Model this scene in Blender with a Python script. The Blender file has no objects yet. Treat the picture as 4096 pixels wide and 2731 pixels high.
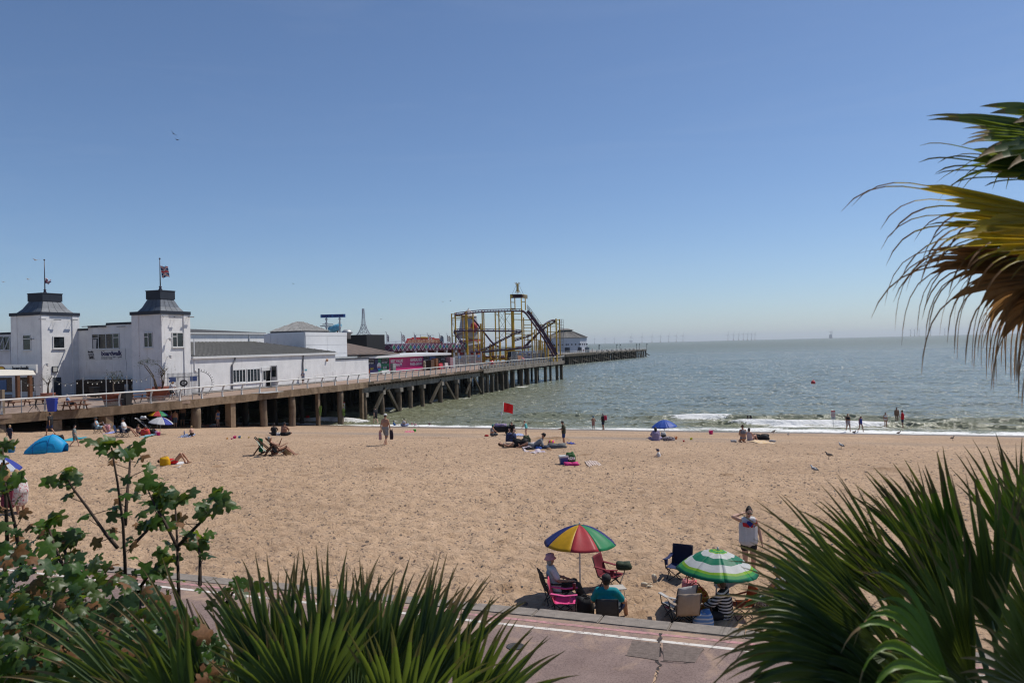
import bpy, bmesh, math, random
import numpy as np
from mathutils import Vector, Matrix, Euler
R = math.radians
PI = math.pi
rng = random.Random(7)
nrng = np.random.default_rng(11)
scene = bpy.context.scene
col = scene.collection

# ------------------------------------------------------------------ camera
# world: X runs along the shore to the right, Y runs out to sea, Z up; dry sand is z = 0
FPX = 3186.0
CAM = Vector((0.0, 0.0, 5.3))
YAW, PITCH, ROLL = R(20.8), R(0.28), R(-1.39)
cam_d = bpy.data.cameras.new('camera')
cam_o = bpy.data.objects.new('camera', cam_d)
col.objects.link(cam_o)
cam_d.sensor_width = 36.0
cam_d.lens = 36.0 * FPX / 4096.0
cam_d.clip_start = 0.05
cam_d.clip_end = 60000
cam_d.dof.use_dof = True
cam_d.dof.focus_distance = 45.0
cam_d.dof.aperture_fstop = 5.6
CR = Matrix.Rotation(YAW, 3, 'Z') @ Matrix.Rotation(PI / 2 + PITCH, 3, 'X') @ Matrix.Rotation(ROLL, 3, 'Z')
cam_o.matrix_world = Matrix.Translation(CAM) @ CR.to_4x4()
scene.camera = cam_o

# ------------------------------------------------------------------ sky and sun
SUN_EL, SUN_AZ = R(57), R(41)          # azimuth measured from +Y towards +X
world = bpy.data.worlds.new('World')
scene.world = world
world.use_nodes = True
wn = world.node_tree.nodes
wl = world.node_tree.links
sky = wn.new('ShaderNodeTexSky')
sky.sky_type = 'NISHITA'
sky.sun_disc = False
sky.sun_elevation = SUN_EL
sky.sun_rotation = SUN_AZ
sky.altitude = 0
sky.air_density = 0.80
sky.dust_density = 0.4
sky.ozone_density = 6.5
bg = wn['Background']
bg.inputs['Strength'].default_value = 0.102
wtc = wn.new('ShaderNodeTexCoord'); wmp = wn.new('ShaderNodeMapping'); wmp.inputs['Scale'].default_value = (1.4, 3.2, 16)
wmp.inputs['Rotation'].default_value = (.1, .06, .3)
wnz = wn.new('ShaderNodeTexNoise'); wnz.inputs['Scale'].default_value = 1.3; wnz.inputs['Detail'].default_value = 9; wnz.inputs['Roughness'].default_value = .62; wnz.inputs['Distortion'].default_value = .8
wrp = wn.new('ShaderNodeValToRGB'); wrp.color_ramp.elements[0].position = .50; wrp.color_ramp.elements[1].position = .85; wrp.color_ramp.elements[1].color = (.05, .05, .05, 1)
wmx = wn.new('ShaderNodeMix'); wmx.data_type = 'RGBA'; wmx.inputs[7].default_value = (6.2, 6.6, 7.2, 1)   # thin high cirrus veil
wl.new(wtc.outputs['Generated'], wmp.inputs['Vector']); wl.new(wmp.outputs[0], wnz.inputs['Vector']); wl.new(wnz.outputs['Fac'], wrp.inputs['Fac']); wl.new(wrp.outputs['Color'], wmx.inputs[0])
wl.new(sky.outputs[0], wmx.inputs[6]); wl.new(wmx.outputs[2], bg.inputs['Color'])
sun_d = bpy.data.lights.new('sun', 'SUN')
sun_d.energy = 4.0
sun_d.angle = R(0.53)
sun_d.color = (1.0, 0.945, 0.86)
sun_o = bpy.data.objects.new('sun', sun_d)
col.objects.link(sun_o)
sdir = Vector((math.sin(SUN_AZ) * math.cos(SUN_EL), math.cos(SUN_AZ) * math.cos(SUN_EL), math.sin(SUN_EL)))
sun_o.rotation_euler = sdir.to_track_quat('Z', 'Y').to_euler()
sun_o.location = sdir * 80
vs = scene.view_settings
vs.view_transform = 'Standard'
vs.look = 'None'
vs.exposure = 0.06
vs.gamma = 1.0
vs.use_curve_mapping = False
scene.cycles.use_denoising = True
scene.cycles.pixel_filter_type = 'BLACKMAN_HARRIS'
scene.cycles.filter_width = 1.2
scene.cycles.max_bounces = 6
scene.cycles.transparent_max_bounces = 8
scene.cycles.volume_bounces = 0
scene.cycles.sample_clamp_indirect = 6.0

# ------------------------------------------------------------------ measuring helpers (photo pixel of 4096 x 2731 -> place)
def ray(x, y):
 return CR @ Vector(((x - 2048) / FPX, (1365.5 - y) / FPX, -1.0))
def on_z(x, y, z):
 d = ray(x, y); return CAM + d * ((z - CAM.z) / d.z)
def on_s(x, y, s):
 d = ray(x, y); return CAM + d * (s / d.x)
def on_t(x, y, t):
 d = ray(x, y); return CAM + d * (t / d.y)
def at_d(x, y, D):
 return CAM + ray(x, y) * D
def proj(p):
 q = CR.transposed() @ (Vector(p) - CAM)
 return 2048 + FPX * q.x / -q.z, 1365.5 - FPX * q.y / -q.z
PROF_T = [-500, 14.1, 17, 20, 25, 33, 41, 48, 60, 76, 82, 95, 130, 400, 60000]
PROF_Z = [-.32, -.32, -.25, -.14, -.04, -.08, -.25, -.72, -1.8, -3.25, -3.75, -4.6, -6.5, -9, -9]
SEA = -3.6
HAZE = 6e-5
def zb(t):
 return float(np.interp(t, PROF_T, PROF_Z))
def gp(x, y, lift=0.0):
 """where the sight line through a pixel meets the sand"""
 d = ray(x, y); lo, hi = 5.0, 400.0
 k = 5.0
 while k < 400:
  p = CAM + d * k
  if p.z < max(zb(p.y), SEA): break
  k *= 1.02
 lo, hi = k / 1.02, k
 for _ in range(30):
  m = (lo + hi) / 2; p = CAM + d * m
  if p.z < max(zb(p.y), SEA): hi = m
  else: lo = m
 p = CAM + d * hi
 p.z += lift
 return p
def pxm(p):
 """metres per photo pixel at a place"""
 return -(CR.transposed() @ (Vector(p) - CAM)).z / FPX

# ------------------------------------------------------------------ noise (numpy)
def _h(i, j, seed):
 n = (i * 374761393 + j * 668265263 + seed * 974634777) & 0xffffffff
 n = ((n ^ (n >> 13)) * 1274126177) & 0xffffffff
 return ((n ^ (n >> 16)) & 0xffff) / 65535.0
def vnoise(x, y, seed=0):
 xi = np.floor(x).astype(np.int64); yi = np.floor(y).astype(np.int64)
 fx = x - xi; fy = y - yi
 fx = fx * fx * (3 - 2 * fx); fy = fy * fy * (3 - 2 * fy)
 a = _h(xi, yi, seed); b = _h(xi + 1, yi, seed); c = _h(xi, yi + 1, seed); d = _h(xi + 1, yi + 1, seed)
 return (a * (1 - fx) + b * fx) * (1 - fy) + (c * (1 - fx) + d * fx) * fy
def fbm(x, y, seed=0, o=4):
 s = 0; a = .5
 for k in range(o):
  s = s + a * vnoise(x * 2 ** k + 17 * k, y * 2 ** k, seed + k); a *= .5
 return s

# ------------------------------------------------------------------ materials
MATS = {}
def nt(name):
 m = bpy.data.materials.new(name); m.use_nodes = True
 t = m.node_tree; return m, t.nodes, t.links, t.nodes['Principled BSDF']
def M(name, rgb=(.5, .5, .5), rough=.6, var=.18, scale=6.0, bump=.0, bscale=40., metal=0., spec=.35, sss=0, trans=0.):
 """plain painted / woven / cast surface with grime and grain"""
 if name in MATS: return MATS[name]
 m, n, l, b = nt(name)
 tc = n.new('ShaderNodeTexCoord')
 nz = n.new('ShaderNodeTexNoise'); nz.inputs['Scale'].default_value = scale; nz.inputs['Detail'].default_value = 6; nz.inputs['Roughness'].default_value = .65
 l.new(tc.outputs['Object'], nz.inputs['Vector'])
 rp = n.new('ShaderNodeValToRGB')
 rp.color_ramp.elements[0].position = .3; rp.color_ramp.elements[1].position = .72
 lo = [c * (1 - var) for c in rgb]; hi = [min(1, c * (1 + var * .6)) for c in rgb]
 rp.color_ramp.elements[0].color = (*lo, 1); rp.color_ramp.elements[1].color = (*hi, 1)
 l.new(nz.outputs['Fac'], rp.inputs['Fac']); l.new(rp.outputs['Color'], b.inputs['Base Color'])
 b.inputs['Roughness'].default_value = rough; b.inputs['Metallic'].default_value = metal
 b.inputs['Specular IOR Level'].default_value = spec
 if bump:
  n2 = n.new('ShaderNodeTexNoise'); n2.inputs['Scale'].default_value = bscale; n2.inputs['Detail'].default_value = 5
  l.new(tc.outputs['Object'], n2.inputs['Vector'])
  bp = n.new('ShaderNodeBump'); bp.inputs['Strength'].default_value = bump; bp.inputs['Distance'].default_value = .03
  l.new(n2.outputs['Fac'], bp.inputs['Height']); l.new(bp.outputs['Normal'], b.inputs['Normal'])
 if trans:
  tb = n.new('ShaderNodeBsdfTranslucent'); l.new(rp.outputs['Color'], tb.inputs['Color'])
  mx = n.new('ShaderNodeMixShader'); mx.inputs[0].default_value = trans
  l.new(b.outputs[0], mx.inputs[1]); l.new(tb.outputs[0], mx.inputs[2])
  l.new(mx.outputs[0], n['Material Output'].inputs['Surface'])
 MATS[name] = m
 return m
def cm(rgb, rough=.75, trans=0., bump=.09):
 """fabric or plastic by colour"""
 k = 'fabric_%d_%d_%d_%d' % (rgb[0] * 255, rgb[1] * 255, rgb[2] * 255, rough * 100 + trans * 1000)
 return M(k, rgb, rough, .14, 9., bump, 60., trans=trans, spec=.25)
def plast(rgb, rough=.4):
 return M('plastic_%d_%d_%d' % tuple(c * 255 for c in rgb), rgb, rough, .07, 4., 0, spec=.5)

# ------------------------------------------------------------------ mesh builder
class MB:
 def __init__(s):
  s.v = []; s.f = []; s.mi = []; s.m = 0
 def add(s, vs_, fs):
  o = len(s.v); s.v.extend([tuple(v) for v in vs_])
  s.f.extend([tuple(i + o for i in f) for f in fs]); s.mi.extend([s.m] * len(fs))
  return s
 def box2(s, a, b):
  x0, y0, z0 = a; x1, y1, z1 = b
  return s.add([(x0, y0, z0), (x1, y0, z0), (x1, y1, z0), (x0, y1, z0), (x0, y0, z1), (x1, y0, z1), (x1, y1, z1), (x0, y1, z1)],
                     [(3, 2, 1, 0), (4, 5, 6, 7), (0, 1, 5, 4), (1, 2, 6, 5), (2, 3, 7, 6), (3, 0, 4, 7)])
 def box(s, c, d, rot=None):
  h = [k / 2 for k in d]; P = []
  for sx, sy, sz in ((-1, -1, -1), (1, -1, -1), (1, 1, -1), (-1, 1, -1), (-1, -1, 1), (1, -1, 1), (1, 1, 1), (-1, 1, 1)):
   p = Vector((sx * h[0], sy * h[1], sz * h[2]))
   if rot is not None: p = rot @ p
   P.append(p + Vector(c))
  return s.add(P, [(3, 2, 1, 0), (4, 5, 6, 7), (0, 1, 5, 4), (1, 2, 6, 5), (2, 3, 7, 6), (3, 0, 4, 7)])
 def beam(s, p, q, w, h=None, up=(0, 0, 1)):
  p = Vector(p); q = Vector(q); h = h or w
  d = (q - p)
  if d.length < 1e-6: return s
  d.normalize(); u = Vector(up)
  if abs(d.dot(u)) > .98: u = Vector((0, 1, 0))
  a = d.cross(u).normalized() * (w / 2); b = a.cross(d).normalized() * (h / 2)
  P = [p - a - b, p + a - b, p + a + b, p - a + b, q - a - b, q + a - b, q + a + b, q - a + b]
  return s.add(P, [(0, 1, 2, 3), (7, 6, 5, 4), (0, 4, 5, 1), (1, 5, 6, 2), (2, 6, 7, 3), (3, 7, 4, 0)])
 def tube(s, pts, r, n=8, cap=True):
  pts = [Vector(p) for p in pts]
  if not isinstance(r, (list, tuple)): r = [r] * len(pts)
  o = []; up = Vector((0, 0, 1)); prev = None
  for i, p in enumerate(pts):
   d = (pts[min(i + 1, len(pts) - 1)] - pts[max(i - 1, 0)]).normalized()
   if prev is None:
    u = up if abs(d.z) < .95 else Vector((0, 1, 0))
    a = d.cross(u).normalized()
   else:
    a = (prev - d * prev.dot(d)).normalized()
   prev = a; b = d.cross(a)
   for k in range(n):
    t = 2 * PI * k / n
    o.append(p + (a * math.cos(t) + b * math.sin(t)) * r[i])
  F = []
  for i in range(len(pts) - 1):
   for k in range(n):
    k2 = (k + 1) % n
    F.append((i * n + k, i * n + k2, (i + 1) * n + k2, (i + 1) * n + k))
  if cap:
   F.append(tuple(range(n - 1, -1, -1))); F.append(tuple(range((len(pts) - 1) * n, len(pts) * n)))
  return s.add(o, F)
 def cap(s, p, q, r0, r1, n=10, k=3):
  """tapered capsule"""
  p = Vector(p); q = Vector(q); d = q - p
  L = d.length; d = d.normalized() if L > 1e-6 else Vector((0, 0, 1))
  pts = []; rr = []
  for i in range(k + 1):
   a = PI / 2 * i / k
   pts.append(p - d * (r0 * math.cos(a))); rr.append(max(r0 * math.sin(a), r0 * .05))
  for i in range(k, -1, -1):
   a = PI / 2 * i / k
   pts.append(q + d * (r1 * math.cos(a))); rr.append(max(r1 * math.sin(a), r1 * .05))
  if L <= 1e-6:
   pts.pop(k)
   rr.pop(k)
  return s.tube(pts, rr, n)
 def ell(s, c, rad, rot=None, n=12, k=8):
  P = []; F = []
  for i in range(k + 1):
   a = PI * i / k
   for j in range(n):
    b = 2 * PI * j / n
    v = Vector((rad[0] * math.sin(a) * math.cos(b), rad[1] * math.sin(a) * math.sin(b), rad[2] * math.cos(a)))
    if i in (0, k): v = Vector((1e-4 * math.cos(b), 1e-4 * math.sin(b), rad[2] * math.cos(a)))
    if rot is not None: v = rot @ v
    P.append(v + Vector(c))
  for i in range(k):
   for j in range(n):
    j2 = (j + 1) % n
    F.append((i * n + j, (i + 1) * n + j, (i + 1) * n + j2, i * n + j2))
  F.append(tuple(range(n))); F.append(tuple(range((k + 1) * n - 1, k * n - 1, -1)))
  return s.add(P, F)
 def lathe(s, prof, c=(0, 0, 0), n=16, closed=True):
  P = []; F = []
  for r, z in prof:
   for j in range(n):
    b = 2 * PI * j / n
    P.append((c[0] + r * math.cos(b), c[1] + r * math.sin(b), c[2] + z))
  for i in range(len(prof) - 1):
   for j in range(n):
    j2 = (j + 1) % n
    F.append((i * n + j, i * n + j2, (i + 1) * n + j2, (i + 1) * n + j))
  if closed:
   F.append(tuple(range(n - 1, -1, -1))); F.append(tuple(range((len(prof) - 1) * n, len(prof) * n)))
  return s.add(P, F)
 def prism(s, poly, vec):
  """closed polygon pushed along a vector"""
  n = len(poly); v = Vector(vec)
  P = [Vector(p) for p in poly] + [Vector(p) + v for p in poly]
  F = [tuple(range(n - 1, -1, -1)), tuple(range(n, 2 * n))]
  for i in range(n):
   j = (i + 1) % n
   F.append((i, j, n + j, n + i))
  return s.add(P, F)
 def quad(s, a, b, c, d):
  return s.add([a, b, c, d], [(0, 1, 2, 3)])
 def mesh(s, name, mats, smooth=False, off=None):
  me = bpy.data.meshes.new(name)
  v = s.v if off is None else [(p[0] - off[0], p[1] - off[1], p[2] - off[2]) for p in s.v]
  me.from_pydata(v, [], s.f)
  if not isinstance(mats, (list, tuple)): mats = [mats]
  for m in mats: me.materials.append(m)
  if len(mats) > 1: me.polygons.foreach_set('material_index', s.mi)
  if smooth: me.polygons.foreach_set('use_smooth', [True] * len(me.polygons))
  me.update()
  return me
 def build(s, name, mats, parent=None, smooth=False, loc=(0, 0, 0), world=False, off=None):
  """one mesh object; world=True means the vertices are already in world space"""
  if world and parent is not None:
   w = parent.location.copy(); q = parent.parent
   while q: w += q.location; q = q.parent
   off = w
  o = bpy.data.objects.new(name, s.mesh(name, mats, smooth, off))
  col.objects.link(o); o.location = loc
  if parent is not None: o.parent = parent
  return o
def tag(o, label, cat, group=None):
 o['label'] = label; o['category'] = cat
 if group: o['group'] = group
 return o
def struct(o): o['kind'] = 'structure'; return o
def stuff(o): o['kind'] = 'stuff'; return o
def thing(name, label, cat, loc=(0, 0, 0), rz=0., group=None):
 o = bpy.data.objects.new(name, None); col.objects.link(o)
 o.empty_display_size = .2; o.location = loc; o.rotation_euler = (0, 0, rz)
 return tag(o, label, cat, group)
def solo(name, mb, mats, label, cat, base, group=None, smooth=False):
 """thing of a single mesh; vertices in world space, origin moved to its base"""
 o = mb.build(name, mats, None, smooth, loc=base, off=base)
 return tag(o, label, cat, group)
def mkobj(name, me, parent=None, mw=None):
 o = bpy.data.objects.new(name, me); col.objects.link(o)
 if parent is not None: o.parent = parent
 if mw is not None: o.matrix_local = mw
 return o
def copy_tree(o, parent=None):
 c = o.copy(); col.objects.link(c); c.parent = parent
 for ch in list(o.children): copy_tree(ch, c)
 return c
FACE_T = Matrix(((1, 0, 0), (0, 0, -1), (0, 1, 0)))     # reads from the land side (faces -Y)
FACE_S = Matrix(((0, 0, 1), (1, 0, 0), (0, 1, 0)))      # reads from the right (faces +X)
def letters(body, p, height, width, mat, parent, face, name='lettering', bold=.0, center=False, depth=.012, squeeze=None):
 """raised lettering, lower left corner at world point p"""
 c = bpy.data.curves.new(name, 'FONT'); c.body = body; c.size = 1; c.extrude = depth; c.offset = bold
 c.resolution_u = 3
 o = bpy.data.objects.new(name, c)
 me = bpy.data.meshes.new_from_object(o)
 bpy.data.objects.remove(o)
 n = len(me.vertices); a = np.empty(n * 3, 'f'); me.vertices.foreach_get('co', a); a = a.reshape(-1, 3)
 mn = a.min(0); mx = a.max(0)
 a[:, :2] -= mn[:2]
 a[:, 0] *= width / (mx[0] - mn[0]); a[:, 1] *= height / (mx[1] - mn[1])
 a = a @ np.array(face).T
 me.vertices.foreach_set('co', a.ravel()); me.materials.clear(); me.materials.append(mat); me.update()
 w = Vector((0, 0, 0)); q = parent
 while q: w += q.location; q = q.parent
 ob = bpy.data.objects.new(name, me); col.objects.link(ob); ob.parent = parent
 ob.location = Vector(p) - w
 return ob
# ================================================================== the ground
def grid_mesh(name, X, Y, Z, attrs, mat):
 """X, Y, Z: (rows, cols) arrays"""
 r, c = X.shape
 v = np.stack([X, Y, Z], -1).reshape(-1, 3).astype('f')
 i = np.arange(r * c).reshape(r, c)
 q = np.stack([i[:-1, :-1], i[:-1, 1:], i[1:, 1:], i[1:, :-1]], -1).reshape(-1, 4)
 me = bpy.data.meshes.new(name)
 me.vertices.add(len(v)); me.vertices.foreach_set('co', v.ravel())
 me.loops.add(q.size); me.loops.foreach_set('vertex_index', q.ravel().astype('i'))
 me.polygons.add(len(q)); me.polygons.foreach_set('loop_start', np.arange(0, q.size, 4, dtype='i'))
 me.polygons.foreach_set('use_smooth', np.ones(len(q), bool))
 for k, a in attrs.items():
  at = me.attributes.new(k, 'FLOAT', 'POINT'); at.data.foreach_set('value', a.ravel().astype('f'))
 me.materials.append(mat); me.update(); me.validate()
 o = bpy.data.objects.new(name, me); col.objects.link(o)
 return o
def ramp(n, pts):
 r = n.new('ShaderNodeValToRGB'); e = r.color_ramp.elements
 while len(e) < len(pts): e.new(.5)
 for k, (p, c) in enumerate(pts):
  e[k].position = p; e[k].color = (*c, 1) if len(c) == 3 else c
 return r
def noise(n, l, vec, scale, detail=5, rough=.6, dist=0):
 z = n.new('ShaderNodeTexNoise'); z.inputs['Scale'].default_value = scale; z.inputs['Detail'].default_value = detail
 z.inputs['Roughness'].default_value = rough; z.inputs['Distortion'].default_value = dist
 l.new(vec, z.inputs['Vector']); return z
def mixc(n, l, fac, a, b, mode='MIX'):
 m = n.new('ShaderNodeMix'); m.data_type = 'RGBA'; m.blend_type = mode
 for s, v in ((0, fac), (6, a), (7, b)):
  if isinstance(v, (int, float)): m.inputs[s].default_value = v
  elif isinstance(v, tuple): m.inputs[s].default_value = (*v, 1)
  else: l.new(v, m.inputs[s])
 return m.outputs[2]
def math_(n, l, op, a, b=None, clamp=False):
 m = n.new('ShaderNodeMath'); m.operation = op; m.use_clamp = clamp
 for s, v in ((0, a), (1, b)):
  if v is None: continue
  if isinstance(v, (int, float)): m.inputs[s].default_value = v
  else: l.new(v, m.inputs[s])
 return m.outputs[0]
def attr(n, name):
 a = n.new('ShaderNodeAttribute'); a.attribute_name = name; return a.outputs['Fac']

# ---- sand
m, n, l, b = nt('sand')
tc = n.new('ShaderNodeTexCoord'); V = tc.outputs['Object']
mp = n.new('ShaderNodeMapping'); l.new(V, mp.inputs['Vector']); mp.inputs['Scale'].default_value = (1, 1, .0)
V = mp.outputs['Vector']
big = noise(n, l, V, .12, 5)
med = noise(n, l, V, 2.6, 8, .75)
fine = noise(n, l, V, 55, 3, .7)
c1 = ramp(n, [(.3, (.41, .28, .18)), (.5, (.54, .378, .25)), (.70, (.62, .45, .31))]); l.new(med.outputs['Fac'], c1.inputs['Fac'])
c2 = ramp(n, [(.35, (.80, .79, .78)), (.65, (1.0, 1.0, 1.0))]); l.new(big.outputs['Fac'], c2.inputs['Fac'])
c = mixc(n, l, 1.0, c1.outputs['Color'], c2.outputs['Color'], 'MULTIPLY')
c3 = ramp(n, [(.3, (.82, .80, .78)), (.7, (1.0, 1.0, 1.0))]); l.new(fine.outputs['Fac'], c3.inputs['Fac'])
c = mixc(n, l, 1.0, c, c3.outputs['Color'], 'MULTIPLY')
# dark flecks of shell, weed and grit
for sc, th, colr in ((5.2, .15, (.10, .08, .07)), (12., .28, (.17, .125, .10)), (2.6, .07, (.05, .04, .04))):
 vo = n.new('ShaderNodeTexVoronoi'); vo.inputs['Scale'].default_value = sc; l.new(V, vo.inputs['Vector'])
 vo.inputs['Randomness'].default_value = 1
 pick = n.new('ShaderNodeSeparateColor'); l.new(vo.outputs['Color'], pick.inputs[0])
 dens = math_(n, l, 'LESS_THAN', pick.outputs[0], math_(n, l, 'ADD', .15, math_(n, l, 'MULTIPLY', attr(n, 'grit'), .5)))
 spot = math_(n, l, 'LESS_THAN', vo.outputs['Distance'], math_(n, l, 'MULTIPLY', pick.outputs[1], th * 2))
 c = mixc(n, l, math_(n, l, 'MULTIPLY', math_(n, l, 'MULTIPLY', dens, spot), .85), c, colr)
# shingle band, damp dug sand, wet swash
sh = ramp(n, [(.35, (.16, .14, .125)), (.6, (.30, .255, .215)), (.75, (.42, .36, .30))]); l.new(noise(n, l, V, 22, 4, .8).outputs['Fac'], sh.inputs['Fac'])
c = mixc(n, l, math_(n, l, 'MULTIPLY', attr(n, 'shingle'), .75), c, sh.outputs['Color'])
c = mixc(n, l, math_(n, l, 'MULTIPLY', attr(n, 'damp'), .8), c, (.21, .125, .065))
c = mixc(n, l, attr(n, 'wet'), c, (.20, .145, .10))
l.new(c, b.inputs['Base Color'])
rr = n.new('ShaderNodeMapRange'); l.new(attr(n, 'wet'), rr.inputs[0]); rr.inputs[3].default_value = .95; rr.inputs[4].default_value = .35
l.new(rr.outputs[0], b.inputs['Roughness']); b.inputs['Specular IOR Level'].default_value = .2
hsum = math_(n, l, 'ADD', math_(n, l, 'MULTIPLY', noise(n, l, V, 5.5, 6, .62, .8).outputs['Fac'], 1.0), math_(n, l, 'MULTIPLY', fine.outputs['Fac'], .12))
bp = n.new('ShaderNodeBump'); bp.inputs['Strength'].default_value = 1.0; bp.inputs['Distance'].default_value = .105
l.new(hsum, bp.inputs['Height']); l.new(bp.outputs['Normal'], b.inputs['Normal'])
MATS['sand'] = m

ys = [14.05]
while ys[-1] < 135: ys.append(ys[-1] + max(.07, .0062 * ys[-1]))
xs = list(np.arange(-30, 16, .13))
k = .13
while xs[-1] < 260: k *= 1.045; xs.append(xs[-1] + k)
k = .13; left = [-30.]
while left[-1] > -260: k *= 1.03; left.append(left[-1] - k)
xs = left[:0:-1] + xs
Xg, Yg = np.meshgrid(np.array(xs), np.array(ys))
Zg = np.interp(Yg, PROF_T, PROF_Z)
Zg += (fbm(Xg * .08, Yg * .08, 5, 3) - .5) * .25 * np.clip((Yg - 16) / 10, 0, 1) * np.clip((72 - Yg) / 20, .15, 1)
near = np.clip((46 - Yg) / 20, .25, 1) * np.clip((80 - Yg) / 10, 0, 1)
wx = Xg + .5 * fbm(Xg * .9, Yg * .9, 31, 2); wy = Yg + .5 * fbm(Xg * .9, Yg * .9, 41, 2)
dim = np.abs(vnoise(wx * 2.3, wy * 2.9, 51) - .5) * 2
dim2 = np.abs(vnoise(wx * 4.6, wy * 5.6, 57) - .5) * 2
Zg += ((1 - dim) ** 2 * .12 + (1 - dim2) ** 2 * .055 - .05) * near
damp = np.zeros_like(Zg);
def mound(px, py, rx, ry, h, dark=.8, pit=0.):
 p = gp(px, py)
 d2 = ((Xg - p.x) / rx) ** 2 + ((Yg - p.y) / ry) ** 2
 nse = fbm(Xg * 3, Yg * 3, 77, 3)
 g = np.exp(-d2 * 1.6) * (0.45 + 1.1 * nse)
 Zg[:] += h * g - pit * np.exp(-d2 * 7)
 damp[:] = np.maximum(damp, np.clip(g * 1.6 - .35, 0, 1) * dark)
mound(2205, 1764, 1.5, 1.7, .34, .95, .2)
for px, py, rx, h in ((1515, 1882, .85, .10), (870, 1873, .6, .05), (950, 1912, .5, .04), (2345, 1822, .5, .06), (1760, 1750, 1.1, .06), (3560, 1880, 1.0, .10),
                      (2900, 1905, .5, .06), (3250, 1815, .5, .05), (3380, 1745, 1.4, .10), (2560, 2468, .38, .07), (1010, 1786, .7, .05), (3085, 1880, .4, .05),
                      (420, 1862, .6, .04), (110, 1794, .6, .06), (2880, 1950, .35, .05), (2010, 2170, .3, .04), (2020, 2360, .3, .05), (1210, 1905, .5, .03), (3100, 2420, .6, .06)):
 mound(px, py, rx, rx * .9, h, .75)
bandc = 53 + 3 * (fbm(Xg * .05, Yg * 0, 9, 3) - .5) * 2
shingle = np.exp(-((Yg - bandc) / 3.2) ** 2) * np.clip((Xg + 50) / 20, 0, 1) * np.clip(fbm(Xg * .15, Yg * .4, 91, 3) * 2 - .25, 0, 1) * np.clip((20 - Xg) / 25, .2, 1)
shingle += .5 * np.exp(-((Yg - 71) / 4) ** 2) * np.clip(fbm(Xg * .1, Yg * .4, 95, 3) * 2 - .4, 0, 1)
wl_noise = (fbm(Xg * .06, Yg * 0 + 3, 13, 3) - .5) * 3
wet = np.clip((Yg + wl_noise - 74.6) / 1.6, 0, 1)
grit = np.clip((Yg - 15) / 16, .12, 1) * np.clip(.35 + fbm(Xg * .25, Yg * .25, 61, 3) * 1.1, 0, 1)
sand = struct(grid_mesh('sand', Xg, Yg, Zg, {'shingle': np.clip(shingle, 0, 1), 'wet': wet, 'damp': damp, 'grit': grit}, MATS['sand']))

# loose pebbles and bits of weed lying on the sand: nobody could count them
mb = MB()
px_ = nrng.uniform(-26, 16, 9000); py_ = 14.6 + 36 * nrng.random(9000) ** 1.2
base_oct = [(1, 0, 0), (-1, 0, 0), (0, 1, 0), (0, -1, 0), (0, 0, 1), (0, 0, -1)]
octf = [(0, 2, 4), (2, 1, 4), (1, 3, 4), (3, 0, 4), (2, 0, 5), (1, 2, 5), (3, 1, 5), (0, 3, 5)]
ix = np.clip(np.searchsorted(np.array(xs), px_), 0, len(xs) - 1); iy = np.clip(np.searchsorted(np.array(ys), py_), 0, len(ys) - 1)
pz_ = Zg[iy, ix]
for i in range(9000):
 s = (.007 + .016 * nrng.random() ** 3) * (1 + py_[i] * .022); a = nrng.random() * 6.28; ca, sa = math.cos(a), math.sin(a)
 ex = 1 + nrng.random() * 1.2; mb.m = int(nrng.random() * 3)
 mb.add([(px_[i] + s * (q[0] * ex * ca - q[1] * sa), py_[i] + s * (q[0] * ex * sa + q[1] * ca), pz_[i] + s * .5 * q[2] + s * .2) for q in base_oct], octf)
o = mb.build('pebbles', [M('pebble_dark', (.055, .05, .05), .7), M('pebble_brown', (.14, .085, .05), .8), M('pebble_grey', (.2, .18, .17), .7)])
stuff(o); tag(o, 'dark pebbles, shells and scraps of weed strewn over the sand', 'pebbles')

# ---- sea: one sheet from the swash out to the horizon
SPARK = .24
m, n, l, b = nt('sea')
geo = n.new('ShaderNodeNewGeometry'); V = geo.outputs['Position']
mp = n.new('ShaderNodeMapping'); l.new(V, mp.inputs['Vector']); mp.inputs['Scale'].default_value = (.55, 1., 0)
w1 = noise(n, l, mp.outputs['Vector'], .9, 7, .62, .4)
w2 = noise(n, l, mp.outputs['Vector'], .16, 4, .6, .3)
w3 = noise(n, l, mp.outputs['Vector'], 3.4, 4, .6)
hh = math_(n, l, 'ADD', math_(n, l, 'ADD', math_(n, l, 'MULTIPLY', w1.outputs['Fac'], .75), math_(n, l, 'MULTIPLY', w2.outputs['Fac'], .9)), math_(n, l, 'MULTIPLY', w3.outputs['Fac'], .42))
bp = n.new('ShaderNodeBump'); bp.inputs['Strength'].default_value = 1.0; bp.inputs['Distance'].default_value = .32
l.new(hh, bp.inputs['Height'])
shal = attr(n, 'shallow')
patch = noise(n, l, mp.outputs['Vector'], .012, 4, .6)
cw = ramp(n, [(.35, (.135, .170, .148)), (.65, (.165, .192, .165))]); l.new(patch.outputs['Fac'], cw.inputs['Fac'])
c = mixc(n, l, shal, cw.outputs['Color'], (.20, .195, .10))
fo = attr(n, 'foam')
fv = noise(n, l, mp.outputs['Vector'], 2.4, 7, .8, 1.6)
fm = n.new('ShaderNodeMapRange'); fm.interpolation_type = 'SMOOTHSTEP'
l.new(math_(n, l, 'ADD', fo, math_(n, l, 'MULTIPLY', math_(n, l, 'SUBTRACT', fv.outputs['Fac'], .5), 1.25)), fm.inputs[0])
fm.inputs[1].default_value = .42; fm.inputs[2].default_value = .62
c = mixc(n, l, fm.outputs[0], c, (.80, .80, .78))
l.new(c, b.inputs['Base Color'])
rg = n.new('ShaderNodeMapRange'); l.new(fm.outputs[0], rg.inputs[0]); rg.inputs[4].default_value = .8
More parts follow.
